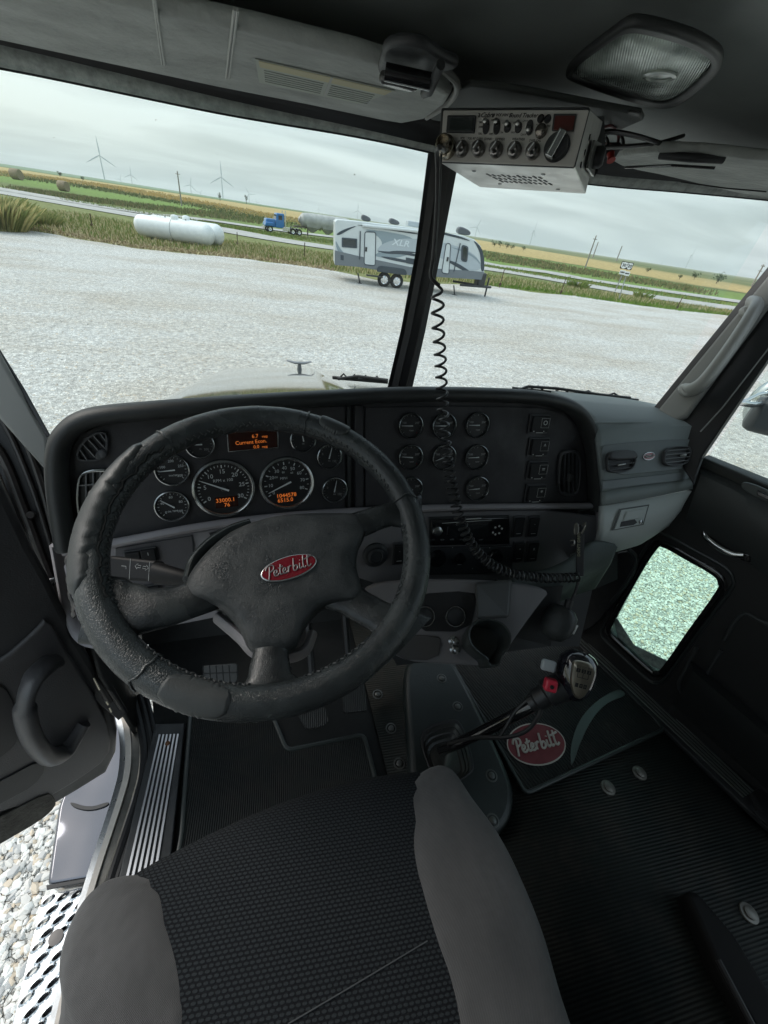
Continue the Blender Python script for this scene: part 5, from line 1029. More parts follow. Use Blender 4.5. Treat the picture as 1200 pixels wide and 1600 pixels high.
# passenger side: pad, vent face, glove box
PT = mat('pad_teal_grey', (.225, .255, .255), .55, bump=.4, bs=700, bdist=.0008); PT2 = mat('face_teal_grey', (.165, .185, .19), .55, bump=.4, bs=700, bdist=.0008); PG = mat('glove_grey', (.44, .47, .455), .6, bump=.35, bs=700, bdist=.0008)
r0 = row([(860, 616, 1.188), (960, 626, 1.208), (1024, 637, 1.218), (1064, 650, 1.198), (1082, 660, 1.137)])
r1 = row([(893, 632, 1.134), (980, 640, 1.155), (1040, 645, 1.166), (1074, 655, 1.155), (1088, 664, 1.134)])
r2 = row([(920, 655, 1.074), (1000, 658, 1.095), (1066, 661, 1.123), (1086, 668, 1.123), (1092, 674, 1.134)])
r3 = row([(928, 676, 1.050), (1000, 672, 1.073), (1070, 669, 1.100), (1088, 674, 1.111), (1094, 682, 1.122)])
r4 = row([(938, 768, 1.045), (1000, 758, 1.067), (1070, 749, 1.095), (1080, 745, 1.100), (1086, 738, 1.133)])
mb = MB()
for q_ in ([(850, 690, 1.30), (965, 690, 1.30), (965, 905, 1.32), (840, 960, 1.32)], [(900, 745, 1.24), (1085, 738, 1.22), (1045, 830, 1.24), (905, 862, 1.33)], [(800, 900, 1.29), (935, 880, 1.30), (905, 1010, 1.24), (790, 1010, 1.22)]):
    a_ = row(q_); mb.add(a_+[p_+CZ*.01 for p_ in a_], [(3, 2, 1, 0), (4, 5, 6, 7), (0, 1, 5, 4), (1, 2, 6, 5), (2, 3, 7, 6), (3, 0, 4, 7)])
mb.build('inner_bulkhead', RUB, dash, smooth=False)
mb = MB(); skin(mb, [r0, r1, r2, r3, r4]); mb.build('passenger_pad', PT, dash, solid=-.01)
mb = MB(); f5 = frame3(r1[0].lerp(r2[0], .1), r1[3].lerp(r2[3], .1), r0[1]); f5 = shift(f5, .002)
tray = spline([on(f5, *q)+V(0, 0, .002) for q in [(905, 640), (960, 638), (1010, 640), (1042, 648), (1046, 658), (1030, 662), (980, 661), (915, 660)]], 4, True); mb.tube(tray, .0035, 8, loop=True); mb.build('tray_lip', PT, dash)
QP = frame3(r4[0], r4[2], r3[0]); QP = shift(QP, .013)
pl2(QP, [(938, 700), (948, 694), (1070, 685), (1080, 688), (1084, 700), (1076, 728), (1066, 734), (940, 745)], .004, PT2, 'vent_face', off=-.002, bev=.0015, ch=1)
pl2(QP, [(941, 752), (1078, 737), (1077, 745), (1072, 749), (942, 765)], .002, PT2, 'face_strip', off=-.001, bev=.0008)
vent(QP, [(944, 712), (952, 705), (984, 704), (992, 712), (988, 732), (976, 738), (948, 740), (944, 730)], [((946, 721), (988, 717), .001), ((946, 728), (987, 724), .001), ((947, 735), (982, 731), .001)], tab=(966, 727, .024, .006), tm=RG)
mb = MB(); mb.plate(shift(QP, .005), chaikin(P2(shift(QP, .005), [(945, 712), (953, 705), (984, 704), (992, 712), (990, 718), (950, 721)]), 1), .014, .005); mb.build('vent_flap', VR, dash)
vent(QP, [(1033, 709), (1040, 699), (1070, 697), (1077, 702), (1075, 720), (1066, 727), (1040, 730), (1032, 724)], [((1035, 706), (1074, 702), .0009), ((1034, 712), (1075, 708), .0009), ((1034, 718), (1074, 714), .0009), ((1035, 724), (1071, 720), .0009)], tab=(1064, 712, .010, .005), vm=VG, tm=WHT)
E2 = shift(QP, .002); c = loc2(E2, 1013, 713)
mb = MB(); mb.plate(E2, ell(.0185, .0105, c, .08), .003, .001); em = mb.build('emblem', SILV, dash)
mb = MB(); mb.plate(E2, ell(.0168, .0088, c, .08), .001, .0003, off=.0026); mb.build('emblem_field', RED, em); mb = MB(); script_word(mb, E2, c, .028, .08, .0040, .0008); mb.build('emblem_script', SILV, em)
g4 = row([(937, 790, 1.042), (1000, 780, 1.064), (1070, 766, 1.095), (1074, 764, 1.100)]); g4b = row([(938, 768, 1.047), (1000, 758, 1.069), (1070, 749, 1.097), (1076, 746, 1.100)])
g5 = row([(934, 828, 1.050), (1000, 818, 1.078), (1040, 812, 1.105), (1058, 795, 1.122)]); g6 = row([(925, 857, 1.095), (985, 850, 1.122), (1010, 838, 1.139), (1040, 818, 1.155)]); g7 = row([(890, 866, 1.210), (950, 860, 1.232), (990, 845, 1.232), (1020, 825, 1.232)])
mb = MB(); skin(mb, [g4b, g4]); mb.build('dash_lower_strip', mat('strip_teal', (.20, .225, .22), .6, bump=.35, bs=700), dash, solid=-.01)
mb = MB(); skin(mb, [[q+V(0, .002, -.003) for q in g4], g5, g6, g7]); gb = mb.build('glove_box_lid', PG, dash, solid=-.01)
QG = shift(frame3(g5[0], g5[2], g4[0]), .014)
q_ = pl2(QG, [(968, 795), (1014, 788), (1005, 820), (956, 829)], .0015, mat('latch_line', (.09, .10, .095), .6), 'latch_outline', par=gb, bev=.0004)
pl2(QG, [(970, 797), (1011, 790.5), (1003, 818.5), (959, 827)], .003, PG, 'latch_plate', par=gb, bev=.001); pl2(QG, [(976, 799), (1006, 794), (1001, 808), (971, 814)], .007, PG, 'latch_handle', par=gb, bev=.002)
pl2(QG, [(969, 815), (990, 811), (994, 816), (988, 820), (967, 823)], .0015, RUB, 'latch_pocket', off=.0025, par=gb, bev=.0004)
mb = MB(); mb.lathe(on(QG, 999, 815)+QG[3]*.003, QG[3], [(.005, 0), (.005, .003), (.002, .004)], 16); mb.build('lock_cylinder', RG, gb)
# ------------------------------------------------------------------ right door
rd = thing('passenger_door', V(1.25, .3, 1.8), 'closed black right-hand door with low rounded peep window', 'truck door')
peep = [(1036, 850), (1078, 872), (1119, 896), (1129, 912), (1125, 928), (1080, 990), (1040, 1046), (1027, 1053), (1012, 1047), (960, 1000), (950, 985), (955, 970), (990, 905), (1020, 857)]
panel = [(1072, 755), (1096, 715), (1200, 757), (1400, 845), (1560, 1000), (1560, 1600), (1400, 1440), (1180, 1238), (905, 996), (900, 960), (930, 900), (960, 862), (1030, 825)]
mb = MB(); po = P2(QS, panel); mb.plate(QS, po, .05, .006, off=-.05, holes=[[tuple(q) for q in spline([Vector(loc2(QS, *q)) for q in peep], 4, True)]]); mb.build('door_panel', mat('door_black', (.014, .0145, .0145), .55, bump=.35, bs=600), rd)
pk = spline([Vector(loc2(QS, *q)) for q in peep], 4, True)
mb = MB(); mb.tube([w3(QS, q, .0) for q in pk], (.006, .011), 10, loop=True, side=QS[3]); mb.build('peep_window_seal', GLB, rd)
pc = sum((Vector(q) for q in pk), Vector((0, 0)))/len(pk)
mb = MB(); mb.tube([w3(QS, pc+(Vector(q)-pc)*1.14, -.001) for q in pk], .006, 8, loop=True); mb.build('panel_crease', mat('crease', (.025, .03, .03), .4), rd)
mb = MB(); mb.plate(QS, [tuple(q) for q in pk], .004, .001, off=-.032); mb.build('peep_window_pane', glass('peep_glass', (.80, .96, .88), .3), rd)
mb = MB(); mb.plate(QS, P2(QS, [(953, 975), (957, 968), (985, 1012), (1038, 1038), (1027, 1051), (1012, 1046), (960, 1000)]), .003, .001, off=-.026); mb.build('frosted_edge', mat('frost', (.5, .62, .57), .5, var=.6, vs=60), rd)
QW = shift(QS, .0)
mb = MB(); mb.plate(QW, P2(QW, [(1090, 720), (1098, 712), (1200, 756), (1400, 842), (1400, 870), (1200, 775), (1095, 728)]), .014, .005); mb.build('window_sill_seal', mat('sill_felt', (.03, .032, .03), .8), rd)
DP = mat('door_pad', (.040, .044, .044), .5, bump=.35, bs=600)
mb = MB(); skin(mb, [[on(shift(QS, o_), u, v) for u, v in pts] for o_, pts in ((.006, [(1092, 727), (1200, 775), (1400, 866)]), (.03, [(1095, 742), (1150, 768), (1200, 798), (1400, 900)]), (.045, [(1085, 770), (1150, 800), (1200, 832), (1400, 940)]), (.02, [(1075, 800), (1150, 850), (1200, 880), (1400, 990)]), (.0, [(1070, 820), (1150, 870), (1200, 905), (1400, 1010)]))] if False else [[on(shift(QS, o_), u, v) for u, v in pts] for o_, pts in ((.006, [(1092, 727), (1150, 752), (1200, 775), (1400, 866)]), (.03, [(1095, 742), (1150, 768), (1200, 798), (1400, 900)]), (.04, [(1085, 770), (1150, 800), (1200, 832), (1400, 940)]), (.02, [(1075, 800), (1150, 850), (1200, 880), (1400, 990)]), (.0, [(1070, 815), (1150, 866), (1200, 900), (1400, 1010)]))]); mb.build('door_ledge', DP, rd)
fr = shift(QS, .034); q_ = None
mb = MB(); mb.plate(fr, chaikin(P2(fr, [(1158, 756), (1166, 751), (1200, 764), (1260, 795), (1255, 815), (1200, 785), (1162, 765)]), 2), .008, .003); wp = mb.build('window_switch_pod', mat('pod_grey', (.06, .07, .07), .4), rd)
mb = MB(); f3 = shift(fr, .008); mb.plate(f3, rounded(P2(f3, [(1184, 765), (1215, 777), (1212, 786), (1184, 773)]), .003), .008, .003); mb.build('window_switch', GLB, wp)
hr = chaikin(P2(QS, [(1092, 828), (1110, 822), (1160, 845), (1186, 868), (1184, 884), (1150, 880), (1110, 860)]), 2)
mb = MB(); mb.plate(QS, hr, .003, .001); mb.build('handle_recess', RUB, rd)
f3 = shift(QS, .012); mb = MB(); mb.tube(spline([on(QS, 1100, 832), on(f3, 1104, 840), on(shift(QS, .02), 1122, 855), on(shift(QS, .022), 1145, 866), on(shift(QS, .02), 1162, 868)], 6), (.006, .008), 10, side=QS[3]); mb.build('door_handle', CHROME, rd)
mb = MB(); mb.plate(shift(QS, .004), rounded(P2(shift(QS, .004), [(1160, 860), (1176, 865), (1174, 878), (1158, 873)]), .004), .012, .004); mb.build('lock_button', GLB, rd)
mb = MB()
for pts in ([(1132, 1000), (1160, 960), (1200, 975), (1400, 1060)], [(1128, 1015), (1105, 1060), (1130, 1100), (1200, 1160), (1400, 1330)], [(1090, 1010), (1075, 1040), (1062, 1075), (1100, 1110), (1160, 1165), (1230, 1230)]):
    mb.tube(spline([on(QS, *q)+QS[3]*.001 for q in pts], 6), .006, 8)
mb.build('pocket_crease', DP, rd)
mb = MB(); skin(mb, [[on(shift(QS, o_), u, v) for u, v in pts] for o_, pts in ((.0, [(1078, 1030), (1140, 1080), (1220, 1150), (1400, 1310)]), (.05, [(1084, 1050), (1140, 1098), (1220, 1168), (1400, 1330)]), (.05, [(1060, 1090), (1120, 1140), (1200, 1210), (1400, 1390)]), (.0, [(1050, 1100), (1110, 1155), (1190, 1225), (1390, 1400)]))]); mb.build('door_pocket', mat('pocket_black', (.017, .019, .019), .5, bump=.3, bs=500), rd)
mb = MB(); mb.tube(spline([on(QS, *q)+QS[3]*.01 for q in [(958, 938), (975, 918), (992, 890), (996, 870), (985, 858)]], 6), .008, 8); mb.build('kick_panel_edge', mat('crease2', (.04, .045, .045), .35), rd)
mb = MB(); mb.plate(shift(QS, .004), chaikin(P2(shift(QS, .004), [(905, 990), (900, 930), (930, 880), (985, 855), (994, 870), (985, 905), (960, 940), (935, 975)]), 1), .012, .004); mb.build('kick_panel', BLK, rd)
# window pane of the right door
mb = MB(); mb.plate(QS, P2(QS, [(1097, 716), (1200, 762), (1400, 850), (1500, 300), (1300, 420), (1202, 560)]), .004, .001, off=-.045); mb.build('window_pane', glass('side_glass', (.95, .985, .97), .3), rd)

# ------------------------------------------------------------------ left door, swung open
DL0, DL1 = onz(185, 1165, 1.68), onz(-10, 1318, 1.68)
ux = (DL0-DL1); ux.z = 0; ux.normalize(); QD = (DL1, ux, V(0, 0, 1), ux.cross(V(0, 0, 1)).normalized())
if QD[3].dot(CAM-DL1) < 0: QD = (QD[0], QD[1], QD[2], -QD[3])
ld = thing('driver_door', V(DL1.x, DL1.y, 1.68), 'open driver door with dark grey inner panel and pull handle', 'truck door')
DG = mat('door_grey', (.040, .040, .042), .5, bump=.5, bs=350, bdist=.001, var=.3, vs=9)
pl2(QD, [(-150, 1400), (0, 1316), (60, 1274), (120, 1238), (168, 1208), (184, 1175), (186, 1140), (176, 1090), (150, 1040), (118, 985), (80, 905), (50, 850), (0, 740), (-150, 600)], .05, DG, 'door_panel', off=-.05, bev=.015, par=ld)
pl2(QD, [(-60, 1060), (0, 1028), (50, 985), (72, 960), (100, 1010), (150, 1090), (172, 1140), (168, 1180), (120, 1215), (60, 1250), (0, 1262), (-60, 1290)], .012, mat('door_inlay', (.052, .050, .052), .5, bump=.35, bs=600), 'door_inlay', off=-.002, bev=.006, par=ld, ch=1)
pl2(QD, [(-60, 1072), (0, 1060), (18, 1090), (28, 1130), (20, 1160), (-20, 1190), (-60, 1200)], .004, mat('inlay_dark', (.018, .018, .019), .5), 'arm_rest_recess', off=.010, bev=.002, par=ld, ch=2)
pl2(QD, [(-60, 1240), (0, 1212), (60, 1180), (68, 1196), (50, 1222), (0, 1248), (-60, 1278)], .004, mat('inlay_dark', (.018, .018, .019), .5), 'pocket_recess', off=.010, bev=.002, par=ld, ch=1)
pl2(QD, [(-60, 1300), (0, 1268), (70, 1232), (82, 1240), (84, 1254), (60, 1276), (0, 1310), (-60, 1345)], .004, mat('carpet', (.055, .052, .045), .95, bump=1, bs=120, bdist=.004, var=.4, vs=30), 'carpet_patch', off=.010, bev=.002, par=ld, ch=1)
mb = MB(); o_ = lambda u, v, d: on(shift(QD, d), u, v)
mb.tube(spline([o_(86, 1032, .012), o_(70, 1042, .04), o_(52, 1062, .07), o_(40, 1095, .085), o_(42, 1130, .085), o_(56, 1162, .075), o_(78, 1182, .05), o_(104, 1170, .02), o_(130, 1128, .010)], 6), [(.020, .013)]*20+[(.022, .018)]*20+[(.022, .014)]*9, 16, side=QD[3]); mb.build('pull_handle', mat('pull_grey', (.055, .054, .056), .4, bump=.2, bs=500), ld)

# ------------------------------------------------------------------ tank fairing and step outside
fz = 1.02
uz = lambda z: (V(0, 0, z), V(1, 0, 0), V(0, 1, 0), V(0, 0, 1))
tk = thing('fuel_tank_step', onz(140, 1260, fz), 'glossy blue-black fairing panel below the open door', 'step fairing')
FR = mat('fairing_gloss', (.11, .112, .13), .05, .75, coat=1.0, bump=.4, bs=3.6, det=1, bdist=.04)
mb = MB(); mb.plate(uz(fz), rounded(P2(uz(fz), [(92, 1262), (120, 1190), (168, 1120), (215, 1120), (215, 1355), (180, 1368), (74, 1386), (82, 1330)]), .02), .14, .012, off=-.13, seg=3); mb.build('fairing_shell', FR, tk)
mb = MB(); mb.plate(uz(fz+.012), chaikin(P2(uz(fz+.012), [(108, 1252), (140, 1263), (172, 1252), (168, 1260), (140, 1268), (114, 1262)]), 2), .004, .001); mb.build('slot', RUB, tk)
mb = MB(); mb.plate(uz(fz+.010), P2(uz(fz+.010), [(73, 1384), (180, 1364), (182, 1370), (74, 1391)]), .006, .002); mb.build('edge_seal', RUB, tk)
sp_ = thing('step_plate', onz(100, 1490, .98), 'bright aluminium step plate with rows of raised drain holes', 'step')
szf = uz(.98); SPM = mat('step_aluminium', (.80, .81, .82), .22, 1.0, bump=.3, bs=14, var=.15, vs=10)
A0, A1, B0, B1 = (66, 1400), (10, 1640), (186, 1374), (170, 1640)
holes = []; dimp = []
import itertools
c00, c01, c10, c11 = [Vector(loc2(szf, *q)) for q in (A0, A1, B0, B1)]
for j in range(12):
    for i in range(5):
        fu = (i+.5+(.4 if j % 2 else 0))/5.6; fv = (j+.6)/12; p_ = (c00.lerp(c01, fv)).lerp(c10.lerp(c11, fv), fu); dimp.append((p_, (j+i) % 2))
mb = MB(); mb.plate(szf, P2(szf, [A0, A1, B1, B0]), .012, .003, off=-.012, holes=[ell(.0125, .0062, p_, .55, 12) for p_, k in dimp]); mb.build('tread_plate', SPM, sp_)
mb = MB()
for p_, k in dimp:
    mb.rings([[w3(szf, q, h) for q in ell(.0125*s_, .0062*s_, p_, .55, 12)] for s_, h in ((1.75, -.0005), (1.4, .004), (1.12, .0055), (1.0, .003), (.98, -.010))], True)
tg = mb.build('tread_lips', SPM, sp_); tg['kind'] = 'stuff'
mb = MB(); mb.plate(shift(szf, -.10), P2(shift(szf, -.014), [(80, 1405), (30, 1640), (170, 1640), (184, 1384)]), .085, .004); mb.build('step_box', mat('step_box_dark', (.05, .05, .055), .4, .5), sp_)  # plain dark box under the tread plate
mb = MB(); mb.lathe(w3(szf, loc2(szf, 88, 1465), .001), V(0, 0, 1), [(.020, 0), (.020, .004), (.008, .006)], 20); mb.build('round_plug', mat('plug', (.16, .14, .13), .5), sp_)
# ------------------------------------------------------------------ hood outside
HP = mat('hood_paint', (.17, .18, .172), .05, .9, coat=1.0)
hdn = thing('truck_hood', V(.4, 2.0, 2.2), 'pale glossy truck hood beyond the dashboard with a small ornament', 'truck hood')
def hp3(x, y):
    f = (y-1.28)/1.72; w_ = .80-.16*f; u = (x-.36)/w_
    return V(x, y, 2.42-.33*f-.055*f*f-.035*abs(u)**2.5-.35*max(0, abs(u)-.86)**1.6*6*.5+(.012 if abs(u) < .04 else 0)*(1-abs(u)/.04))
mb = MB(); rs = []
for i in range(25):
    y = 1.28+1.72*i/24; w_ = .80-.16*(i/24); rs.append([hp3(.36+w_*(-1.08+2.16*j/48), y) for j in range(49)])
rs.append([q+V(0, .05, -.03) for q in rs[-1]]); rs.append([q+V(0, .03, -.3) for q in rs[-1]])
mb.rings(rs, closed=False); mb.build('hood_shell', HP, hdn)
c = px(468, 567, 2.78); b = V(c.x, c.y, hp3(c.x, min(c.y, 2.99)).z)
mb = MB(); mb.tube([b-V(0, 0, .01), V(b.x, b.y, c.z)], [.018, .010], 10); mb.tube([V(b.x, b.y+.02, c.z+.0)+V(-.08, 0, .006), V(b.x, b.y, c.z)+V(-.03, 0, 0), V(b.x, b.y, c.z)+V(.03, 0, 0), V(b.x, b.y+.02, c.z)+V(.08, 0, .006)], [(.003, .012), (.008, .018), (.008, .018), (.003, .012)], 10, side=V(0, 0, 1)); mb.build('hood_ornament', mat('ornament_grey', (.22, .22, .22), .35, .6), hdn)
wp_ = thing('wiper', px(900, 615, 1.32), 'black wiper blade resting at the base of the right windshield', 'wiper')
def wiper(root, a, b, arm):
    mb = MB(); mb.tube([px(*a), px(*b)], (.006, .004), 8); mb.build('blade', RUB, root)
    mb = MB(); mb.tube(row(arm), .005, 8); mb.build('arm', BLK, root)
    A_, B_ = px(*a), px(*b)
    for f in (.2, .4, .6, .8):
        mb = MB(); p_ = A_.lerp(B_, f)+V(0, 0, .006); mb.tube([p_-(B_-A_)*.05, p_+V(0, 0, .010), p_+(B_-A_)*.05], .003, 6); mb.build('blade_bracket', BLK, root)
wiper(wp_, (800, 607, 1.36), (997, 626, 1.30), [(806, 611, 1.33), (825, 604, 1.33), (870, 607, 1.32), (940, 617, 1.30), (985, 622, 1.29)])
wl = thing('wiper', px(560, 592, 1.32), 'dark wiper arm lying behind the dash top left of the center pillar', 'wiper')
wiper(wl, (520, 590, 1.42), (606, 597, 1.36), [(528, 592, 1.40), (560, 588, 1.38), (606, 594, 1.35)])
# mirror outside the right window
mr = thing('side_mirror', px(1185, 650, 1.75), 'black convex mirror on a chrome arm outside the right window', 'mirror')
mb = MB(); c = px(1204, 632, 1.75); mb.ball(c, .085, (1, .55, 1.35), 12, (V(.7, -.7, 0), V(.7, .7, 0), V(0, 0, 1))); mb.build('mirror_bowl', mat('mirror_back', (.50, .53, .53), .15, .9), mr)
mb = MB(); c2_ = px(1208, 652, 1.72); mb.box(c2_, V(.06, -.06, 0), V(.03, .03, 0), V(.0, 0, .075)); mb.build('mirror_housing', mat('housing', (.05, .055, .06), .4), mr, bevel=.03)
mb = MB(); mb.tube(row([(1150, 628, 1.6), (1165, 626, 1.62), (1185, 616, 1.66), (1215, 610, 1.7)]), .007, 8); mb.tube(row([(1150, 628, 1.6), (1175, 632, 1.65), (1190, 630, 1.7)]), .013, 10); mb.build('mirror_arm', CHROME, mr)

# ------------------------------------------------------------------ steering wheel
WC = V(.0066, .4939, 2.5521); WN = V(.0087, -.4162, .9092).normalized(); WA = V(1, 0, -.0096).normalized(); WB = WN.cross(WA).normalized()
if WB.y < 0: WB = -WB
SW = (WC, WA, WB, WN); WR, Wr = .228, .0214
sw = thing('steering_wheel', WC, 'worn black leather wrapped four-spoke steering wheel with red oval emblem', 'steering wheel')
def leather(name, c, rough, scale, strength, dist, wear=.5, c2=(.045, .052, .052)):
    m, t, p, co, N = ntree(name); L = t.links.new
    n = N('ShaderNodeTexNoise', ins={'Scale': scale, 'Detail': 9., 'Roughness': .62, 'Distortion': .5}); L(co.outputs['Object'], n.inputs[0])
    v = N('ShaderNodeTexVoronoi', feature='DISTANCE_TO_EDGE', ins={'Scale': scale*3.2}); L(co.outputs['Object'], v.inputs[0])
    a = N('ShaderNodeMapRange'); L(v.outputs[0], a.inputs[0]); a.inputs[1].default_value = 0; a.inputs[2].default_value = .12
    ad_ = N('ShaderNodeMath', operation='MULTIPLY_ADD'); ad_.inputs[1].default_value = .22; L(a.outputs[0], ad_.inputs[0]); L(n.outputs[0], ad_.inputs[2])
    b = N('ShaderNodeBump'); b.inputs['Strength'].default_value = strength; b.inputs['Distance'].default_value = dist; L(ad_.outputs[0], b.inputs['Height']); L(b.outputs[0], p.inputs['Normal'])
    w = N('ShaderNodeTexNoise', ins={'Scale': scale*.16, 'Detail': 6.}); L(co.outputs['Object'], w.inputs[0])
    r = N('ShaderNodeValToRGB'); L(w.outputs[0], r.inputs[0]); e = r.color_ramp.elements; e[0].position = .42; e[0].color = (*c, 1); e[1].position = .66; e[1].color = (*c2, 1); L(r.outputs[0], p.inputs['Base Color'])
    g = N('ShaderNodeMapRange'); L(w.outputs[0], g.inputs[0]); g.inputs[1].default_value = .35; g.inputs[2].default_value = .65; g.inputs[3].default_value = rough*.75; g.inputs[4].default_value = rough*1.5; L(g.outputs[0], p.inputs['Roughness'])
    return m
LE = leather('cracked_leather', (.024, .028, .029), .22, 130, .6, .0013)
LS = leather('smooth_leather', (.028, .031, .031), .42, 60, .35, .0012, c2=(.046, .050, .050))
LP = leather('hub_vinyl', (.024, .027, .028), .34, 170, .7, .0016, c2=(.060, .063, .062))
def wpt(deg, rad, h=0.0): a = R(deg); return WC+WA*(rad*math.cos(a))+WB*(rad*math.sin(a))+WN*h
mb = MB(); n_ = 160; rs = []
for i in range(n_):
    a = 360*i/n_; d = WA*math.cos(R(a))+WB*math.sin(R(a)); c = wpt(a, WR); ring = []
    for j in range(28):
        q = 2*math.pi*j/28; k = 1+.025*noise.noise(V(math.cos(R(a))*9, math.sin(R(a))*9, q*1.2)); ring.append(c+(d*math.cos(q)+WN*math.sin(q))*Wr*k)
    rs.append(ring)
mb.rings(rs, loop=True); mb.build('rim', LE, sw)
def wrap(a0, a1, q0, q1, r_, m, nm, jag=.0, par=sw):
    """patch of cover lying on the rim between two angles; q = angles round the tube section (0 outwards, 90 towards the driver)"""
    mb = MB(); K = 44; rs = []
    for i in range(K+1):
        a = a0+(a1-a0)*i/K; d = WA*math.cos(R(a))+WB*math.sin(R(a)); c = wpt(a, WR); ring = []
        j0 = q0+jag*noise.noise(V(i*.45, 1, 3)); j1 = q1+jag*noise.noise(V(i*.5, 7, 3)); tp = math.sin(math.pi*min(1, max(0, i/K)))**.35
        for j in range(13):
            q = R((j0+j1)/2+((j1-j0)/2)*(-1+2*j/12)*tp); ed = min(1, min(j, 12-j)/1.5)*min(1, min(i, K-i)/2); ring.append(c+(d*math.cos(q)+WN*math.sin(q))*(Wr+r_*ed*.999+.0002))
        rs.append(ring)
    mb.rings(rs, closed=False); return mb.build(nm, m, par)
wrap(138, 197, -35, 118, .0035, LS, 'smooth_patch', 26)
wrap(52, 66, 20, 130, .003, LS, 'repair_patch', 8); wrap(236, 256, 10, 150, .003, LS, 'repair_patch', 14)
# torn cover edge
mb = MB(); pts = []
for i in range(70):
    a = 134+68*i/69; q = R(130+16*noise.noise(V(i*.21, 0, 0))+9*noise.noise(V(i*.9, 4, 0))); d = WA*math.cos(R(a))+WB*math.sin(R(a)); pts.append(wpt(a, WR)+(d*math.cos(q)+WN*math.sin(q))*(Wr+.0022))
mb.tube(pts, [.0012+.0026*abs(noise.noise(V(i*.7, 2, 2))) for i in range(70)], 7); mb.build('torn_cover_edge', mat('torn_leather', (.012, .013, .013), .9, spec=.1), sw)
mb = MB(); pts = []
for i in range(80):
    a = 140+62*i/79; q = R(-8+20*noise.noise(V(i*.17, 5, 0))); d = WA*math.cos(R(a))+WB*math.sin(R(a)); pts.append(wpt(a, WR)+(d*math.cos(q)+WN*math.sin(q))*(Wr+.0045+.003*abs(noise.noise(V(i*.5, 9, 1)))))
mb.tube(pts, [(.0012, .003+.002*abs(noise.noise(V(i*.9, 3, 2)))) for i in range(80)], 7); mb.build('torn_cover_edge', RUB, sw)
for a in (12.5, 131, 229, 71):
    mb = MB(); d = WA*math.cos(R(a))+WB*math.sin(R(a)); pts = []
    for j in range(13): q = R(-60+j*20); pts.append(wpt(a+2*noise.noise(V(j*.5, a, 0)), WR)+(d*math.cos(q)+WN*math.sin(q))*(Wr+.0008))
    mb.tube(pts, .0018, 6); mb.build('cover_joint', LE, sw)
# stitching along the inner side
mb = MB(); prev = None
for i in range(230):
    a = 360*i/230
    if min(abs((a-s_+180) % 360-180) for s_ in (9, -48, -91, -146)) < 9: continue
    d = WA*math.cos(R(a))+WB*math.sin(R(a)); q = R(158); p0 = wpt(a, WR)+(d*math.cos(q)+WN*math.sin(q))*(Wr+.0008); a2 = a+.9; d2 = WA*math.cos(R(a2))+WB*math.sin(R(a2)); q2 = R(146 if i % 2 else 166); p1 = wpt(a2, WR)+(d2*math.cos(q2)+WN*math.sin(q2))*(Wr+.0008)
    mb.tube([p0, p1], .0011, 5)
stt = mb.build('stitching', mat('thread', (.05, .053, .053), .6), sw); stt['kind'] = 'stuff'
SH = shift(SW, -.012); HB = shift(SW, -.028)
def spoke(pts, m=LE, nm='spoke'):
    mb = MB(); P_ = spline([on(shift(SW, p[3]), p[0], p[1]) for p in pts], 6); L = len(P_); rad = []
    for i in range(L):
        f = i/(L-1)*(len(pts)-1); k = min(int(f), len(pts)-2); t = f-k; t = t*t*(3-2*t); w_ = (pts[k][2]*(1-t)+pts[k+1][2]*t)*.61/FPX/1.0
        rad.append((.013, w_))
    mb.tube(P_, rad, 20, side=WN); return mb.build(nm, m, sw)
SPK = leather('spoke_gloss', (.016, .018, .019), .22, 130, .55, .0011, c2=(.042, .047, .047))
spoke([(146, 950, 46, -.006), (176, 953, 46, -.006), (205, 954, 38, -.008), (240, 952, 30, -.008), (290, 940, 27, -.014), (350, 915, 32, -.02)], SPK)
spoke([(655, 806, 46, -.004), (632, 802, 30, -.004), (600, 806, 22, -.008), (555, 822, 24, -.014), (500, 840, 34, -.02)], SPK)
spoke([(424, 1094, 52, -.006), (423, 1076, 42, -.006), (422, 1050, 28, -.008), (424, 1015, 24, -.014), (430, 960, 36, -.02)], SPK)
spoke([(640, 1000, 52, -.004), (622, 982, 40, -.004), (590, 962, 26, -.008), (560, 945, 26, -.014), (520, 915, 40, -.02)], SPK)
hub = [(292, 905), (318, 868), (360, 832), (410, 812), (455, 804), (520, 802), (562, 806), (572, 830), (560, 860), (558, 890), (566, 920), (556, 940), (520, 944), (496, 954), (474, 984), (460, 1012), (420, 1020), (390, 1012), (375, 985), (352, 955), (322, 943), (294, 932)]
ho = [tuple(q) for q in spline([Vector(loc2(SH, *q)) for q in hub], 4, True)]
mb = MB(); puff(mb, SH, ho, [(.96, -.030), (1.0, -.022), (1.0, -.006), (.985, .004), (.95, .010), (.88, .0145), (.7, .018), (.4, .020), (.15, .0205), (.01, .0205)]); mb.build('hub_pad', LP, sw)
LG = shift(SH, .0195); c = loc2(LG, 452, 888)
mb = MB(); mb.plate(LG, ell(.0405, .0175, c, .24, 40), .004, .0015); em = mb.build('emblem', SILV, sw)
mb = MB(); mb.plate(LG, ell(.0385, .0158, c, .24, 40), .001, .0003, off=.0035); mb.build('emblem_field', RED, em); mb = MB(); script_word(mb, LG, c, .066, .24, .0050, .0010); mb.build('emblem_script', mat('worn_script', (.34, .29, .29), .4, .4, var=.6, vs=120), em)
col = thing('steering_column', WC-WN*.2, 'black steering column shroud below the wheel hub', 'steering column')
mb = MB(); mb.tube(spline([WC+WN*-.03+WB*-.02, WC+WN*-.09+WB*-.015, WC+WN*-.16, WC+WN*-.28+WB*.02, WC+WN*-.42+WB*.06], 5), [.05]*6+[.062]*8+[.058]*7, 26); mb.build('column_shroud', BLK, col)
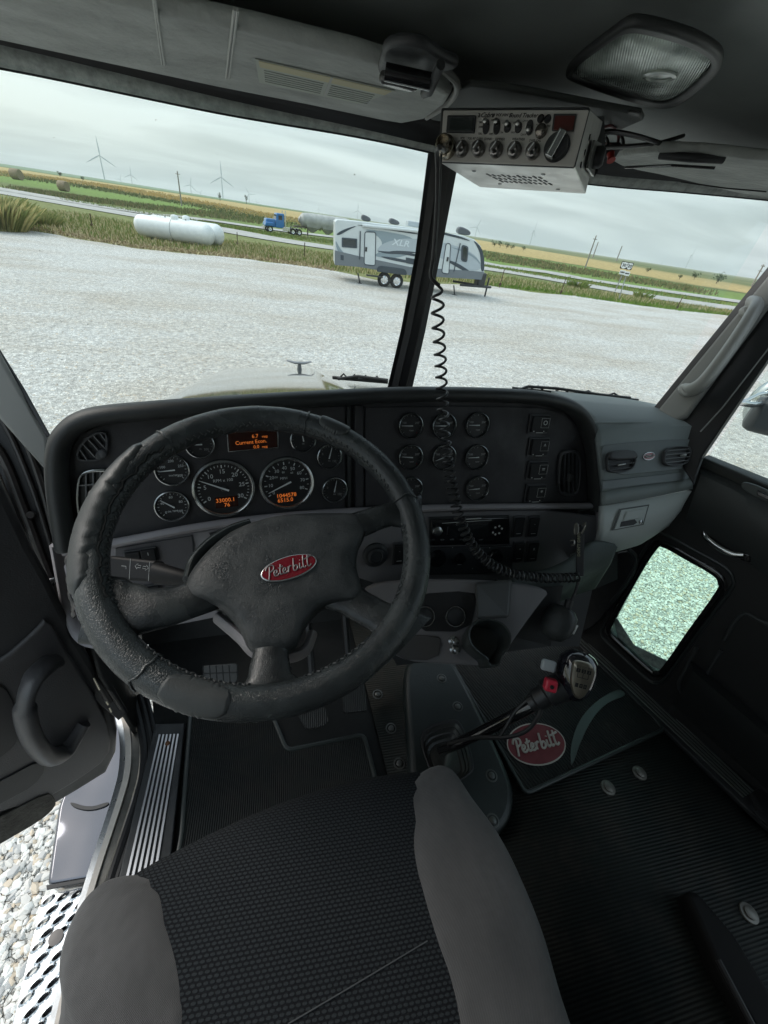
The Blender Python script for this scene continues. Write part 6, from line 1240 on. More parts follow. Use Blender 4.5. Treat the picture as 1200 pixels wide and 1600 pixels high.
mb = MB(); mb.tube(spline([on(shift(SW, -.06), *q) for q in [(296, 908), (306, 878), (330, 852), (362, 832), (392, 822)]], 8), (.02, .010), 14, side=WN); mb.build('shroud_edge', mat('shroud_gloss', (.03, .036, .036), .2), col)
mb = MB(); mb.tube(spline([on(shift(SW, -.055), *q) for q in [(340, 965), (375, 995), (400, 1020), (440, 1028), (475, 1018), (488, 990)]], 8), (.022, .008), 14, side=WN); mb.build('shroud_lower_lip', DGY, col)
# combination stalk
stk = thing('turn_signal_stalk', px(230, 885, .68), 'black turn signal stalk with arrow symbols left of the wheel hub', 'control stalk')
mb = MB(); mb.tube([px(300, 906, .665), px(262, 899, .675), px(246, 896, .68)], [(.012, .012), (.018, .015), (.021, .017)], 14); mb.build('stalk_arm', mat('stalk_black', (.010, .010, .011), .5, spec=.2), stk)
sfm = frame3(px(180, 884, .69), px(245, 893, .68), px(184, 860, .695)); mb = MB(); mb.plate(sfm, rounded(P2(sfm, [(174, 868), (247, 876), (246, 910), (174, 905)]), .004), .026, .005, off=-.02); mb.build('stalk_grip', mat('stalk_black', (.010, .010, .011), .5, spec=.2), stk)
S3 = shift(sfm, .0062)
mb = MB()
for (u, v, s_) in ((216, 885, -1), (227, 887, 1)):
    c = Vector(loc2(S3, u, v)); k = .0055
    mb.tube([w3(S3, (c.x+s_*x*k, c.y+y*k)) for x, y in ((1.1, 0), (.2, .8), (.2, .35), (-.8, .35), (-.8, -.35), (.2, -.35), (.2, -.8))], .0004, 5, loop=True)
mb.tube([w3(S3, Vector(loc2(S3, *q))) for q in ((204, 873), (202, 905))], .0004, 5); mb.tube([w3(S3, Vector(loc2(S3, *q))) for q in ((234, 878), (232, 908))], .0004, 5)
mb.tube([w3(S3, Vector(loc2(S3, *q))) for q in ((190, 884), (197, 885), (197, 889))], .0004, 5); mb.build('stalk_symbols', mat('symbol_white', (.4, .42, .42), .5), stk, smooth=False)

# ------------------------------------------------------------------ pedals, mats, engine cover
PD = ribmat('pedal_rubber', (.018, .019, .019), .5, 8, 60, .003, .8)
for (nm, lb, pts, z_) in (('clutch_pedal', 'small ribbed clutch pedal below the steering wheel, left one', [(464, 1116), (508, 1104), (514, 1128), (505, 1136), (478, 1141)], 1.87), ('brake_pedal', 'ribbed brake pedal below the steering wheel, right one', [(532, 1070), (568, 1064), (574, 1112), (536, 1116)], 1.86)):
    f = uz(z_); f = (f[0], f[1], V(0, .94, .34), V(0, -.34, .94)); p0 = onz(*pts[0], z_); f = (p0, V(1, 0, 0), V(0, .94, .34), V(0, -.34, .94))
    t_ = thing(nm, p0, lb, 'pedal', 'foot pedals'); mb = MB(); mb.plate(f, rounded(P2(f, pts), .008), .012, .004); mb.build('pedal_pad', PD, t_)
    mb = MB(); c_ = on(f, sum(p[0] for p in pts)/len(pts), sum(p[1] for p in pts)/len(pts)); mb.tube([c_, c_+V(0, .06, -.0), c_+V(0, .2, .15)], .011, 8); mb.build('pedal_arm', RUB, t_)
t_ = thing('accelerator_pedal', onz(345, 1050, 1.9), 'wide pedal with square tread seen through the lower left of the wheel', 'pedal'); f = (onz(345, 1050, 1.9), V(1, 0, 0), V(0, .8, .6), V(0, -.6, .8))
mb = MB(); mb.plate(f, rounded(P2(f, [(316, 1040), (372, 1036), (372, 1066), (322, 1068)]), .01), .01, .003); mb.build('pedal_pad', mat('tread_pad', (.05, .052, .052), .5), t_)
for k in range(6):
    mb = MB(); a, b = (on(f, 318+k*10, 1039), on(f, 320+k*10, 1067)) if k < 5 else (on(f, 318, 1052), on(f, 372, 1050)); mb.tube([a+f[3]*.010, b+f[3]*.010], .0014, 6); mb.build('tread_groove', RUB, t_)
def floormat(nm, lb, pts, z_, rot, scale, holes=(), rim=.006, c=(.016, .019, .019)):
    t_ = thing(nm, onz(*pts[0], FZ), lb, 'floor mat'); f = uz(z_); ol = rounded(P2(f, pts), .018)
    mb = MB(); mb.plate(f, ol, .006, .002); mb.build('mat_sheet', ribmat(nm+'_ribs'+str(rot), c, .6, rot, scale, .003, 1.0, .25, dirt=(.028, .026, .024)), t_)
    mb = MB(); mb.tube([w3(f, q, .006) for q in ol], (rim*.8, rim), 8, loop=True, side=V(0, 0, 1)); mb.build('mat_border', mat('mat_border', (.024, .030, .029), .35), t_); return t_, f
dm_, f = floormat('driver_mat', 'ribbed black rubber mat in the driver footwell', [(300, 1090), (425, 1118), (448, 1174), (568, 1149), (592, 1240), (600, 1500), (250, 1500), (285, 1305)], FZ+.004, 4, 62)
pm_, f = floormat('passenger_mat', 'ribbed black rubber mat with red oval script emblem, in the passenger footwell', [(690, 1010), (820, 1242), (1036, 1141), (902, 985), (840, 975)], FZ+.006, -17, 34, c=(.011, .0135, .0135))
fe = shift(f, .0065); c = loc2(fe, 838, 1162); e1 = (on(fe, 880, 1152)-on(fe, 796, 1172)); rot = math.atan2(e1.y, e1.x); A_ = e1.length/2*1.02
B_ = (on(fe, 846, 1136)-on(fe, 830, 1189)).length/2
mb = MB(); mb.plate(fe, ell(A_, B_, c, rot, 44), .002, .0007); em = mb.build('emblem_border', mat('cream', (.42, .40, .36), .6), pm_)
mb = MB(); mb.plate(fe, ell(A_*.965, B_*.93, c, rot, 44), .001, .0003, off=.0016); mb.build('emblem_field', mat('mat_red', (.17, .018, .026), .55, var=.3, vs=20), em); mb = MB(); script_word(mb, fe, c, A_*1.62, rot, .0030, .0034); mb.build('emblem_script', mat('cream', (.42, .40, .36), .6), em)
mb = MB(); mb.plate(fe, [tuple(q) for q in spline([Vector(loc2(fe, *q)) for q in [(893, 1196), (893, 1160), (908, 1122), (935, 1094), (965, 1078), (976, 1087), (948, 1100), (925, 1125), (908, 1158)]], 4, True)], .002, .0007); mb.build('swoosh_inlay', mat('swoosh', (.045, .060, .056), .45), pm_)
ec = thing('engine_cover', onz(690, 1150, FZ), 'dark green-grey bolted floor cover around the gear lever boot', 'floor cover')
f = uz(FZ+.0)
ECM = mat('cover_green', (.013, .019, .0185), .42, var=.35, vs=9, bump=.3, bs=300)
mb = MB(); mb.plate(f, chaikin(P2(f, [(625, 1050), (650, 1036), (700, 1038), (722, 1075), (758, 1150), (792, 1225), (798, 1262), (786, 1300), (760, 1322), (680, 1400), (640, 1400), (636, 1200)]), 2), .045, .018, seg=3); cvr = mb.build('cover_plate', ECM, ec)
for (u, v) in ((715, 1104), (768, 1212), (770, 1282), (690, 1060), (611, 1138), (624, 1193), (590, 1085)):
    q = onz(u, v, FZ+.045 if u > 640 else FZ+.001); mb = MB(); mb.lathe(q, V(0, 0, 1), [(.016, -.004), (.016, .0008), (.0125, .0012), (.012, -.003), (.0085, -.002), (.0085, .003), (.006, .0045)], 6 if False else 18); mb.build('bolt', mat('bolt_grey', (.10, .105, .10), .4, .6), ec)
f = uz(FZ+.044); mb = MB(); bo = chaikin(P2(f, [(650, 1142), (704, 1122), (722, 1130), (742, 1196), (736, 1212), (698, 1232), (672, 1212)]), 2); mb.plate(f, bo, .006, .003); mb.build('boot_flange', RUB, ec)
gs = thing('gear_lever', onz(695, 1185, FZ+.05), 'long black gear lever with chrome topped knob and red range switch', 'gear shifter')
cxb = sum(q[0] for q in bo)/len(bo); cyb = sum(q[1] for q in bo)/len(bo); K0 = px(712, 1164, .86)
top_ = Vector((K0.x, K0.y)); mb = MB(); rs = []
for s_, h in ((.90, .004), (.84, .02), (.80, .018), (.74, .034), (.68, .032), (.62, .05), (.54, .048), (.42, .066), (.28, .085), (.14, .10), (.05, .102)):
    fz_ = h/.102; cc_ = Vector((cxb, cyb)).lerp(top_, fz_*.8); rs.append([V(cc_.x+(q[0]-cxb)*s_, cc_.y+(q[1]-cyb)*s_, FZ+.048+h) for q in bo])
mb.rings(rs, True, False, True); mb.build('rubber_boot', leather('boot_rubber', (.020, .021, .021), .4, 30, .4, .002, c2=(.05, .046, .038)), gs)
stick = row([(690, 1172, .93), (712, 1163, .88), (760, 1140, .83), (810, 1114, .79), (838, 1098, .775)])
mb = MB(); mb.tube(spline(stick, 6), .0115, 14); mb.build('lever_rod', GLB, gs)
mb = MB(); mb.tube(spline(row([(700, 1162, .88), (745, 1152, .83), (790, 1152, .785), (822, 1142, .765), (842, 1118, .762), (848, 1095, .765)]), 8), .0038, 8); mb.build('air_hose', RUB, gs)
mb = MB(); mb.tube(spline(row([(742, 1152, .84), (776, 1152, .80), (788, 1140, .79), (805, 1112, .785), (826, 1092, .775)]), 8), .0038, 8); mb.build('air_hose', RUB, gs)
mb = MB(); mb.tube(spline(row([(828, 1100, .775), (845, 1090, .77), (862, 1080, .765), (884, 1072, .76)]), 6), [.016]*4+[.020]*6+[.026]*9, 18); mb.build('grip_neck', mat('grip_rubber', (.016, .017, .018), .45), gs)
kc = px(900, 1054, .752); kx = (px(906, 1024, .752)-px(893, 1086, .752)).normalized()   # long axis of the knob
kn = (CAM-kc).normalized()+V(.35, 0, .15); kn = (kn-kn.dot(kx)*kx).normalized(); ks = kx.cross(kn).normalized()
mb = MB(); rs = []; prf = [(-.046, .010), (-.042, .020), (-.030, .029), (-.010, .034), (.012, .036), (.028, .033), (.038, .025), (.043, .014), (.0445, .004)]
for h, r_ in prf: rs.append([kc+kx*h+(ks*math.cos(2*math.pi*j/24)*.98+kn*math.sin(2*math.pi*j/24)*.82)*r_ for j in range(24)])
mb.rings(rs, True, True, True); mb.build('knob', mat('knob_gloss', (.010, .010, .014), .08, coat=.8), gs)
KF = (kc+kn*.0255, ks, kx, kn)
if KF[1].dot(CX) < 0: KF = (KF[0], -ks, kx, kn)
mb = MB(); fo = [(-.017, .022), (-.009, .030), (.010, .030), (.019, .020), (.019, .0), (.013, -.022), (.004, -.032), (-.006, -.026), (-.015, -.006)]
fo = [tuple(q) for q in spline([Vector(q) for q in fo], 4, True)]; puff(mb, KF, fo, [(1.12, -.008), (1.04, .001), (.96, .0035), (.6, .005), (.01, .0055)]); kp = mb.build('knob_plate', mat('champagne_metal', (.30, .275, .225), .32, .9, bump=.2, bs=60), gs)
KG = shift(KF, .0052); mb = MB()
for i, s_ in enumerate(('R', '3', '4')): mb.box(w3(KG, (-.008+i*.009, .017)), KG[1]*.0034, KG[2]*.0034, KG[3]*.0004)
for i in range(3): mb.box(w3(KG, (-.008+i*.009, .009)), KG[1]*.0004, KG[2]*.004, KG[3]*.0006); mb.box(w3(KG, (-.006+i*.007, -.009)), KG[1]*.0026, KG[2]*.0036, KG[3]*.0006); mb.tube([w3(KG, (-.008+i*.009+x*.003, .0235+y*.0012)) for x, y in ((-1, -1), (1, -1), (1, 1), (-1, 1))], .0003, 4, loop=True)
mb.box(w3(KG, (.001, .005)), KG[1]*.009, KG[2]*.0004, KG[3]*.0006); mb.build('shift_pattern', DIAL, kp, smooth=False)
mb = MB(); KH = shift(KF, .0058)
for i, s_ in enumerate(('1', '2', '3')): mb.text(KH, s_, (-.008+i*.009, .017), .006, .0003)
for i, s_ in enumerate(('4', '5')): mb.text(KH, s_, (.001+i*.007, -.009), .0055, .0003)
mb.build('pattern_digits', mat('champagne_metal', (.3, .275, .225), .3), kp, smooth=False)
mb = MB(); c_ = px(860, 1070, .742); mb.box(c_, kx*.011, ks*.011, kn*.010); mb.build('range_switch', mat('switch_red', (.55, .03, .06), .4), gs, bevel=.004)
mb = MB(); mb.tube([c_+kn*.009, c_+kn*.013], .0035, 10); mb.build('switch_hole', RUB, gs)
mb = MB(); c_ = px(857, 1040, .75); mb.box(c_, ks*.013, kx*.010, kn*.006); mb.build('splitter_tab', mat('tab_grey', (.34, .37, .39), .35), gs, bevel=.004)
# floor bolts and seat base rail in the dark
for (u, v, lb) in ((950, 1231, 'left one of the two floor bolts behind the passenger mat'), (999, 1208, 'right one of the two floor bolts behind the passenger mat'), (1170, 1427, 'floor bolt at the far lower right edge'), (1112, 1462, 'floor bolt beside the seat rail end')):
    mb = MB(); mb.lathe(onz(u, v, FZ+.001), V(0, 0, 1), [(.020, 0), (.019, .003), (.013, .004), (.013, .008), (.009, .010)], 20); tag(mb.build('floor_bolt', mat('floor_bolt_metal', (.16, .155, .14), .45, .5)), lb, 'bolt', 'bolts in the ribbed floor')
sr = thing('mounting_rail', onz(1100, 1480, FZ), 'black passenger seat mounting rail in the dark lower right corner', 'seat rail')
mb = MB(); f = uz(FZ+.0); mb.plate(f, rounded(P2(f, [(1052, 1402), (1072, 1400), (1130, 1470), (1200, 1590), (1260, 1700), (1210, 1700), (1110, 1540)]), .015), .05, .012); mb.build('rail', mat('rail_black', (.008, .008, .008), .7, spec=.15), sr)
mb = MB(); mb.tube([onz(1122, 1500, FZ+.06), onz(1180, 1610, FZ+.06)], .006, 8); mb.build('adjust_rod', RUB, sr)

# ------------------------------------------------------------------ driver seat
SZ = 2.2
def fabric():
    m, t, p, co, N = ntree('seat_fabric'); L = t.links.new; p.inputs['Roughness'].default_value = .9; p.inputs['Specular IOR Level'].default_value = .2
    q = N('ShaderNodeMapping'); q.inputs['Rotation'].default_value = (0, 0, R(6)); L(co.outputs['Object'], q.inputs[0])
    sx = N('ShaderNodeSeparateXYZ'); L(q.outputs[0], sx.inputs[0])
    def mth(op, a, b=None, c=None):
        n = N('ShaderNodeMath', operation=op)
        for i, k in enumerate((a, b, c)):
            if k is None: continue
            if isinstance(k, (int, float)): n.inputs[i].default_value = k
            else: L(k, n.inputs[i])
        return n.outputs[0]
    # staggered rows of small ovals: cell 11 mm by 7.5 mm
    vy = mth('DIVIDE', sx.outputs[1], .0043); rowi = mth('FLOOR', vy); odd = mth('MODULO', mth('ABSOLUTE', rowi), 2.0)
    vx = mth('ADD', mth('DIVIDE', sx.outputs[0], .0068), mth('MULTIPLY', odd, .5))
    fx = mth('SUBTRACT', mth('FRACT', vx), .5); fy = mth('SUBTRACT', mth('FRACT', vy), .5)
    d = mth('SQRT', mth('ADD', mth('POWER', mth('MULTIPLY', mth('ABSOLUTE', fx), 1.15), 2.0), mth('POWER', mth('MULTIPLY', mth('ABSOLUTE', fy), 1.35), 2.0)))
    r = N('ShaderNodeMapRange'); L(d, r.inputs[0]); r.inputs[1].default_value = .56; r.inputs[2].default_value = .40
    n = N('ShaderNodeTexNoise', ins={'Scale': 900., 'Detail': 2.}); L(co.outputs['Object'], n.inputs[0])
    c = N('ShaderNodeMixRGB'); L(r.outputs[0], c.inputs[0]); c.inputs[1].default_value = (.006, .007, .009, 1); c.inputs[2].default_value = (.023, .027, .030, 1)
    g = N('ShaderNodeMapRange'); L(n.outputs[0], g.inputs[0]); g.inputs[3].default_value = .6; g.inputs[4].default_value = 1.4
    mu = N('ShaderNodeMixRGB', blend_type='MULTIPLY'); mu.inputs[0].default_value = 1; L(c.outputs[0], mu.inputs[1]); L(g.outputs[0], mu.inputs[2]); L(mu.outputs[0], p.inputs['Base Color'])
    b = N('ShaderNodeBump'); b.inputs['Strength'].default_value = .8; b.inputs['Distance'].default_value = .0008; L(r.outputs[0], b.inputs['Height']); L(b.outputs[0], p.inputs['Normal']); return m
def twill():
    m, t, p, co, N = ntree('bolster_twill'); L = t.links.new; p.inputs['Roughness'].default_value = .9; p.inputs['Sheen Weight'].default_value = .2
    q = N('ShaderNodeMapping'); q.inputs['Rotation'].default_value = (0, 0, R(40)); L(co.outputs['Object'], q.inputs[0])
    w = N('ShaderNodeTexWave', wave_type='BANDS'); w.inputs['Scale'].default_value = 190; w.inputs['Distortion'].default_value = .8; w.inputs['Detail'].default_value = 1; L(q.outputs[0], w.inputs[0])
    n = N('ShaderNodeTexNoise', ins={'Scale': 7., 'Detail': 5.}); L(co.outputs['Object'], n.inputs[0]); r = N('ShaderNodeValToRGB'); L(n.outputs[0], r.inputs[0]); e = r.color_ramp.elements; e[0].position = .35; e[0].color = (.066, .065, .066, 1); e[1].position = .68; e[1].color = (.096, .094, .095, 1)
    g = N('ShaderNodeMapRange'); L(w.outputs['Fac'], g.inputs[0]); g.inputs[3].default_value = .72; g.inputs[4].default_value = 1.15
    mu = N('ShaderNodeMixRGB', blend_type='MULTIPLY'); mu.inputs[0].default_value = 1; L(r.outputs[0], mu.inputs[1]); L(g.outputs[0], mu.inputs[2]); L(mu.outputs[0], p.inputs['Base Color'])
    n2 = N('ShaderNodeTexNoise', ins={'Scale': 11., 'Detail': 3.}); L(co.outputs['Object'], n2.inputs[0])
    b2 = N('ShaderNodeBump'); b2.inputs['Strength'].default_value = .9; b2.inputs['Distance'].default_value = .016; L(n2.outputs[0], b2.inputs['Height'])
    b = N('ShaderNodeBump'); b.inputs['Strength'].default_value = .5; b.inputs['Distance'].default_value = .0008; L(w.outputs['Fac'], b.inputs['Height']); L(b2.outputs[0], b.inputs['Normal']); L(b.outputs[0], p.inputs['Normal']); return m
seat = thing('driver_chair', V(.03, -.05, FZ), 'driver seat cushion in patterned black fabric with plain grey bolsters', 'seat')
SFR = (V(0, 0, SZ), V(1, 0, 0), V(0, 1, 0), V(0, 0, 1))
so2 = [loc2(SFR, *q) for q in [(108, 1620), (112, 1500), (142, 1425), (196, 1372), (300, 1314), (400, 1268), (480, 1238), (560, 1216), (640, 1205), (690, 1208), (735, 1262), (778, 1330), (830, 1450), (868, 1600)]]
so2 += [(.29, -.20), (.24, -.34), (.0, -.38), (-.18, -.34), (-.245, -.15)]
so3 = [tuple(q) for q in spline([Vector(q) for q in so2], 4, True)]
cxs, cys = .04, -.06
def shp(s_, o): return [(cxs+(q[0]-cxs)*s_, cys+(q[1]-cys)*s_) for q in o]
mb = MB(); mb.rings([[w3(SFR, q, h) for q in shp(s_, so3)] for s_, h in ((.93, -.13), (.985, -.10), (1.0, -.05), (1.0, -.02), (.985, .008), (.95, .026), (.88, .042), (.75, .052), (.5, .058), (.2, .056), (.01, .055))], True, True, True)
mb.build('cushion', fabric(), seat)
def bolster(pts, nm='bolster'):
    f = shift(SFR, .0); ol = [tuple(q) for q in spline([Vector(loc2(f, *q) if q[1] > 400 else q) for q in pts], 5, True)]
    cx = sum(q[0] for q in ol)/len(ol); cy = sum(q[1] for q in ol)/len(ol); mb = MB(); rs = []
    for s_, h in ((.97, -.10), (1.0, -.06), (1.01, -.01), (1.0, .018), (.965, .034), (.90, .045), (.75, .056), (.5, .063), (.2, .066), (.01, .067)):
        rs.append([w3(f, (cx+(q[0]-cx)*s_, cy+(q[1]-cy)*s_), h) for q in ol])
    mb.rings(rs, True, True, True); mb.build(nm, twill(), seat)
    return ol
bl = bolster([(98, 1640), (106, 1500), (132, 1425), (170, 1384), (222, 1374), (268, 1390), (303, 1450), (324, 1520), (336, 1600), (-.072, -.15), (-.09, -.30), (-.2, -.33), (-.25, -.15)])
brr = bolster([(690, 1204), (730, 1255), (778, 1325), (832, 1450), (876, 1600), (.305, -.15), (.29, -.28), (.19, -.30), (.135, -.15), (668, 1600), (634, 1470), (615, 1370), (612, 1290), (640, 1228)])
for pts_ in () and ([(172, 1386), (214, 1376), (250, 1397), (280, 1450), (298, 1520), (308, 1600)], [(688, 1208), (655, 1237), (641, 1290), (646, 1370), (665, 1470), (698, 1600)]):
    mb = MB(); L_ = spline([onz(u, v, SZ+.045+.012*min(1, max(0, (v-1380)/120 if u < 500 else (v-1215)/120))) for u, v in pts_], 6); mb.tube(L_, .0026, 8); mb.build('seam_piping', mat('piping_dark', (.02, .022, .025), .8), seat)
mb = MB(); mb.tube(spline([onz(u, v, SZ+.0588) for u, v in [(450, 1600), (560, 1535), (668, 1470)]], 5), .0007, 6); mb.build('seat_seam', mat('thread2', (.06, .065, .07), .8), seat)
mb = MB(); mb.bx(-.16, .22, -.30, .12, FZ, SZ-.12); mb.build('seat_base', BLK, seat, bevel=.02, smooth=False)

# ------------------------------------------------------------------ radio transceiver under the headliner
TLr, TRr, BRr, BLr = px(693.4, 172, .555), px(922, 171, .485), px(898, 263, .505), px(687, 254, .575)
BLk, BRk, TRk = px(749, 292.5, .698), px(915, 303, .629), px(942, 189, .592); TLk = TLr+((BLk-BLr)+(TRk-TRr))/2
rdo = thing('transceiver_radio', (TLr+TRr+BRr+BLr)/4, 'silver two-way radio with knobs hanging under the headliner', 'radio')
CHA = mat('radio_case', (.70, .69, .66), .38, .7, var=.15, vs=25, bump=.1, bs=90); FCE = mat('radio_face', (.50, .48, .45), .45, .35, var=.15, vs=18)
mb = MB(); mb.hexa([TLr, BLr, BRr, TRr, TLk, BLk, BRk, TRk]); mb.build('case', CHA, rdo, smooth=False, bevel=.0015)
RF = frame3(TLr, TRr, BLr); RF = (TLr, (TRr-TLr).normalized(), None, None); n_ = RF[1].cross((BLr-TLr)).normalized(); n_ = n_ if n_.dot(CAM-TLr) > 0 else -n_
RF = (TLr, RF[1], n_.cross(RF[1]), n_)
if RF[2].dot(BLr-TLr) > 0: RF = (TLr, RF[1], -RF[2], n_)
def rz(x, y): return (660+x*.2833, 150+y*.2833)
def rl(x, y, fr=None): return loc2(fr or RF, *rz(x, y))
fo = [rl(*q) for q in [(112, 76), (928, 73), (842, 403), (92, 372)]]
mb = MB(); mb.plate(RF, rounded(fo, .003), .006, .0015, off=.0); mb.build('face_edge', BLK, rdo)
RF1 = shift(RF, .006); fo = [loc2(RF1, *rz(*q)) for q in [(118, 82), (920, 80), (836, 392), (98, 362)]]
mb = MB(); mb.plate(RF1, rounded(fo, .002), .0015, .0005); mb.build('faceplate', FCE, rdo)
RF2 = shift(RF, .0075)
def rpl(pts, th, m, nm, par=rdo, off=0.0, r_=.001):
    f = shift(RF2, off); mb = MB(); mb.plate(f, rounded([loc2(f, *rz(*q)) for q in pts], r_), th, .0006); return mb.build(nm, m, par)
w = rpl([(142, 112), (298, 112), (288, 208), (134, 206)], .003, BLK, 'meter_window'); rpl([(156, 122), (284, 122), (276, 198), (148, 196)], .001, mat('meter_glass', (.03, .035, .034), .08), 'meter_glass', w, .003)
w = rpl([(726, 104), (852, 104), (836, 198), (714, 196)], .003, BLK, 'channel_window'); rpl([(734, 110), (844, 110), (829, 192), (722, 190)], .001, mat('red_lens', (.07, .012, .009), .15), 'channel_lens', w, .003)
def cv(mb, x, y, prof, n=18):
    mb.lathe(on(RF2, *rz(x, y)), RF[3], prof, n)
for (x, y) in ((222, 298), (312, 298), (408, 303), (510, 306), (612, 310)):
    mb = MB(); cv(mb, x, y, [(.0088, 0), (.0088, .006), (.0078, .008), (.0056, .009), (.0050, .015), (.0040, .016)]); kb = mb.build('control_knob', mat('knob_chrome', (.22, .21, .20), .28, 1.0), rdo)
    mb = MB(); c_ = on(RF2, *rz(x, y))+RF[3]*.016; dd = (RF[1]*.5+RF[2]*.8).normalized(); mb.box(c_, dd*.0045, RF[3].cross(dd)*.0006, RF[3]*.0006); mb.build('knob_pointer', WHT, kb, smooth=False)
mb = MB(); cv(mb, 742, 285, [(.0150, 0), (.0150, .003), (.0138, .005), (.0134, .007), (.002, .0075)], 30); kb = mb.build('channel_knob', BLK, rdo)
mb = MB(); c_ = on(RF2, *rz(742, 285))+RF[3]*.010; dd = (on(RF2, *rz(772, 232))-on(RF2, *rz(712, 340))).normalized(); mb.box(c_, dd*.0138, RF[3].cross(dd)*.0048, RF[3]*.004); mb.build('knob_bar', RG, kb, smooth=False, bevel=.001)
mb = MB(); mb.box(c_+RF[3]*.0042+RF[3].cross(dd)*.002, dd*.012, RF[3].cross(dd)*.0006, RF[3]*.0003); mb.build('knob_line', WHT, kb, smooth=False)
for (x, y0, y1, yk) in ((352, 130, 212, 150), (411, 130, 214, 152), (470, 146, 204, 164), (530, 146, 206, 164), (592, 134, 218, 196)):
    f = RF2; a, b = Vector(loc2(f, *rz(x+3, y0))), Vector(loc2(f, *rz(x-3, y1))); d = (b-a).normalized(); s_ = Vector((-d.y, d.x)); w_ = .0042
    mb = MB(); mb.plate(f, chaikin([tuple(a+s_*w_), tuple(a-s_*w_), tuple(b-s_*w_), tuple(b+s_*w_)], 2), .002, .0006); sl = mb.build('toggle_slot', RUB, rdo)
    mb = MB(); cv(mb, x+(2 if yk < 180 else -2), yk, [(.0026, 0), (.0026, .004), (.0030, .008), (.0015, .009)], 12); mb.build('toggle_tip', mat('toggle_steel', (.30, .30, .29), .3, 1.0), sl)
for (x, y) in ((653, 127), (691, 129)):
    mb = MB(); cv(mb, x, y, [(.0042, 0), (.0042, .002), (.0032, .003), (.003, .001), (.001, .001)], 14); mb.build('indicator', RUB, rdo)
mb = MB(); cv(mb, 656, 198, [(.0072, 0), (.0068, .005), (.004, .0075), (.001, .008)], 18); mb.build('push_button', mat('button_bronze', (.20, .18, .16), .25, .9), rdo)
mb = MB(); cv(mb, 140, 292, [(.0125, 0), (.0125, .010), (.0105, .011), (.010, .020), (.0085, .021), (.008, .012), (.001, .012)], 26); mb.build('microphone_jack', mat('jack_brass', (.28, .25, .20), .25, 1.0), rdo)
mb = MB(); tt = lambda s_, x, y, z_, sh=0, b=0: mb.text(RF2, s_, loc2(RF2, *rz(x, y)), z_, .0004, shear=sh, bold=b)
tt('Cobra', 358, 106, .0070, .3, .00012); tt('29 WX NW ST', 440, 106, .0042, 0, .0001); tt('Sound Tracker', 556, 108, .0060, .3, .00012)
tt('VOL', 222, 234, .0036); tt('SQL', 262, 234, .0036); tt('RF GAIN', 305, 236, .0036); tt('DYNA', 362, 238, .0036); tt('DIMMER', 428, 239, .0036); tt('WEATHER', 530, 239, .0036); tt('SWR CAL', 622, 246, .0036)
for (s_, x, y) in (('S/RF', 322, 146), ('SWR', 322, 172), ('CAL', 318, 208), ('NB', 386, 134), ('OFF', 378, 210), ('CB', 448, 150), ('PA', 440, 202), ('CB', 508, 150), ('WX', 500, 202), ('CH 9', 566, 138), ('CH19', 556, 214), ('ANT', 640, 158), ('TX/RX', 688, 166)): tt(s_, x, y, .0028)
mb.build('lettering', DIAL, rdo, smooth=False)
mb = MB(); f = shift(RF2, 0); mb.tube([w3(f, Vector(loc2(f, *rz(x, y))), .0006) for x, y in ((311, 97), (318, 101), (312, 107), (319, 112), (313, 118), (309, 112))], .0006, 5); mb.build('snake_mark', DIAL, rdo)
# underside speaker grille
UF = frame3(BLr, BRr, BLk); uvz = lambda x, y: rz(x, y)
mb = MB()
for i in range(11):
    for j in range(3):
        f0 = .28+i*.042+j*.035*.6; a = BLr.lerp(BRr, f0).lerp(BLk.lerp(BRk, f0), .34+j*.12+.02*((i*7+j*3) % 3)); b = BLr.lerp(BRr, f0+.012).lerp(BLk.lerp(BRk, f0+.012), .42+j*.12)
        d = (b-a); s_ = UF[3].cross(d).normalized()*.0014; mb.box((a+b)/2+UF[3]*.0003, d/2, s_, UF[3]*.0004)
gr = mb.build('speaker_slots', RUB, rdo, smooth=False)
for (f0, g0) in ((.2, .25), (.75, .25), (.28, .75), (.78, .85)):
    q = BLr.lerp(BRr, f0).lerp(BLk.lerp(BRk, f0), g0); mb = MB(); mb.lathe(q-UF[3]*.0, UF[3], [(.003, 0), (.003, .001), (.001, .0015)], 10); mb.build('case_screw', RG, rdo)
# side bracket with knob
SDF = frame3(TRr, TRk, BRr); n_ = SDF[3]
q = [px(926, 185, .50), px(940, 176, .56), px(945, 192, .60), px(932, 285, .62), px(908, 285, .53)]
mb = MB(); a, b, c_, d = TRr.lerp(BRr, .45), TRk.lerp(BRk, .30), TRk.lerp(BRk, .75), TRr.lerp(BRr, .85); o_ = [a.lerp(b, .45), b, c_, d.lerp(c_, .45)]; mb.ellmesh([p+n_*.003 for p in o_], None, n_*.003); mb.build('side_bracket', mat('bracket_steel', (.25, .25, .24), .35, .9), rdo, smooth=False)
mb = MB(); p0 = (o_[0]+o_[1]+o_[2]+o_[3])/4+n_*.006; mb.lathe(p0, n_, [(.013, 0), (.013, .008), (.010, .012), (.002, .013)], 8); mb.build('bracket_knob', BLK, rdo)
for f0, g0 in ((.35, .35), (.3, .6), (.25, .82)):
    mb = MB(); mb.lathe(TRr.lerp(BRr, g0).lerp(TRk.lerp(BRk, g0), f0), n_, [(.0032, 0), (.0032, .001), (.001, .0012)], 10); mb.build('side_hole', RUB, rdo)
mb = MB(); q = [px(925, 181, .57), px(944, 182, .60), px(946, 230, .62), px(934, 268, .61)]; mb.ellmesh(q[::-1], None, CZ*.01); mb.build('rear_bracket', BLK, rdo, smooth=False)
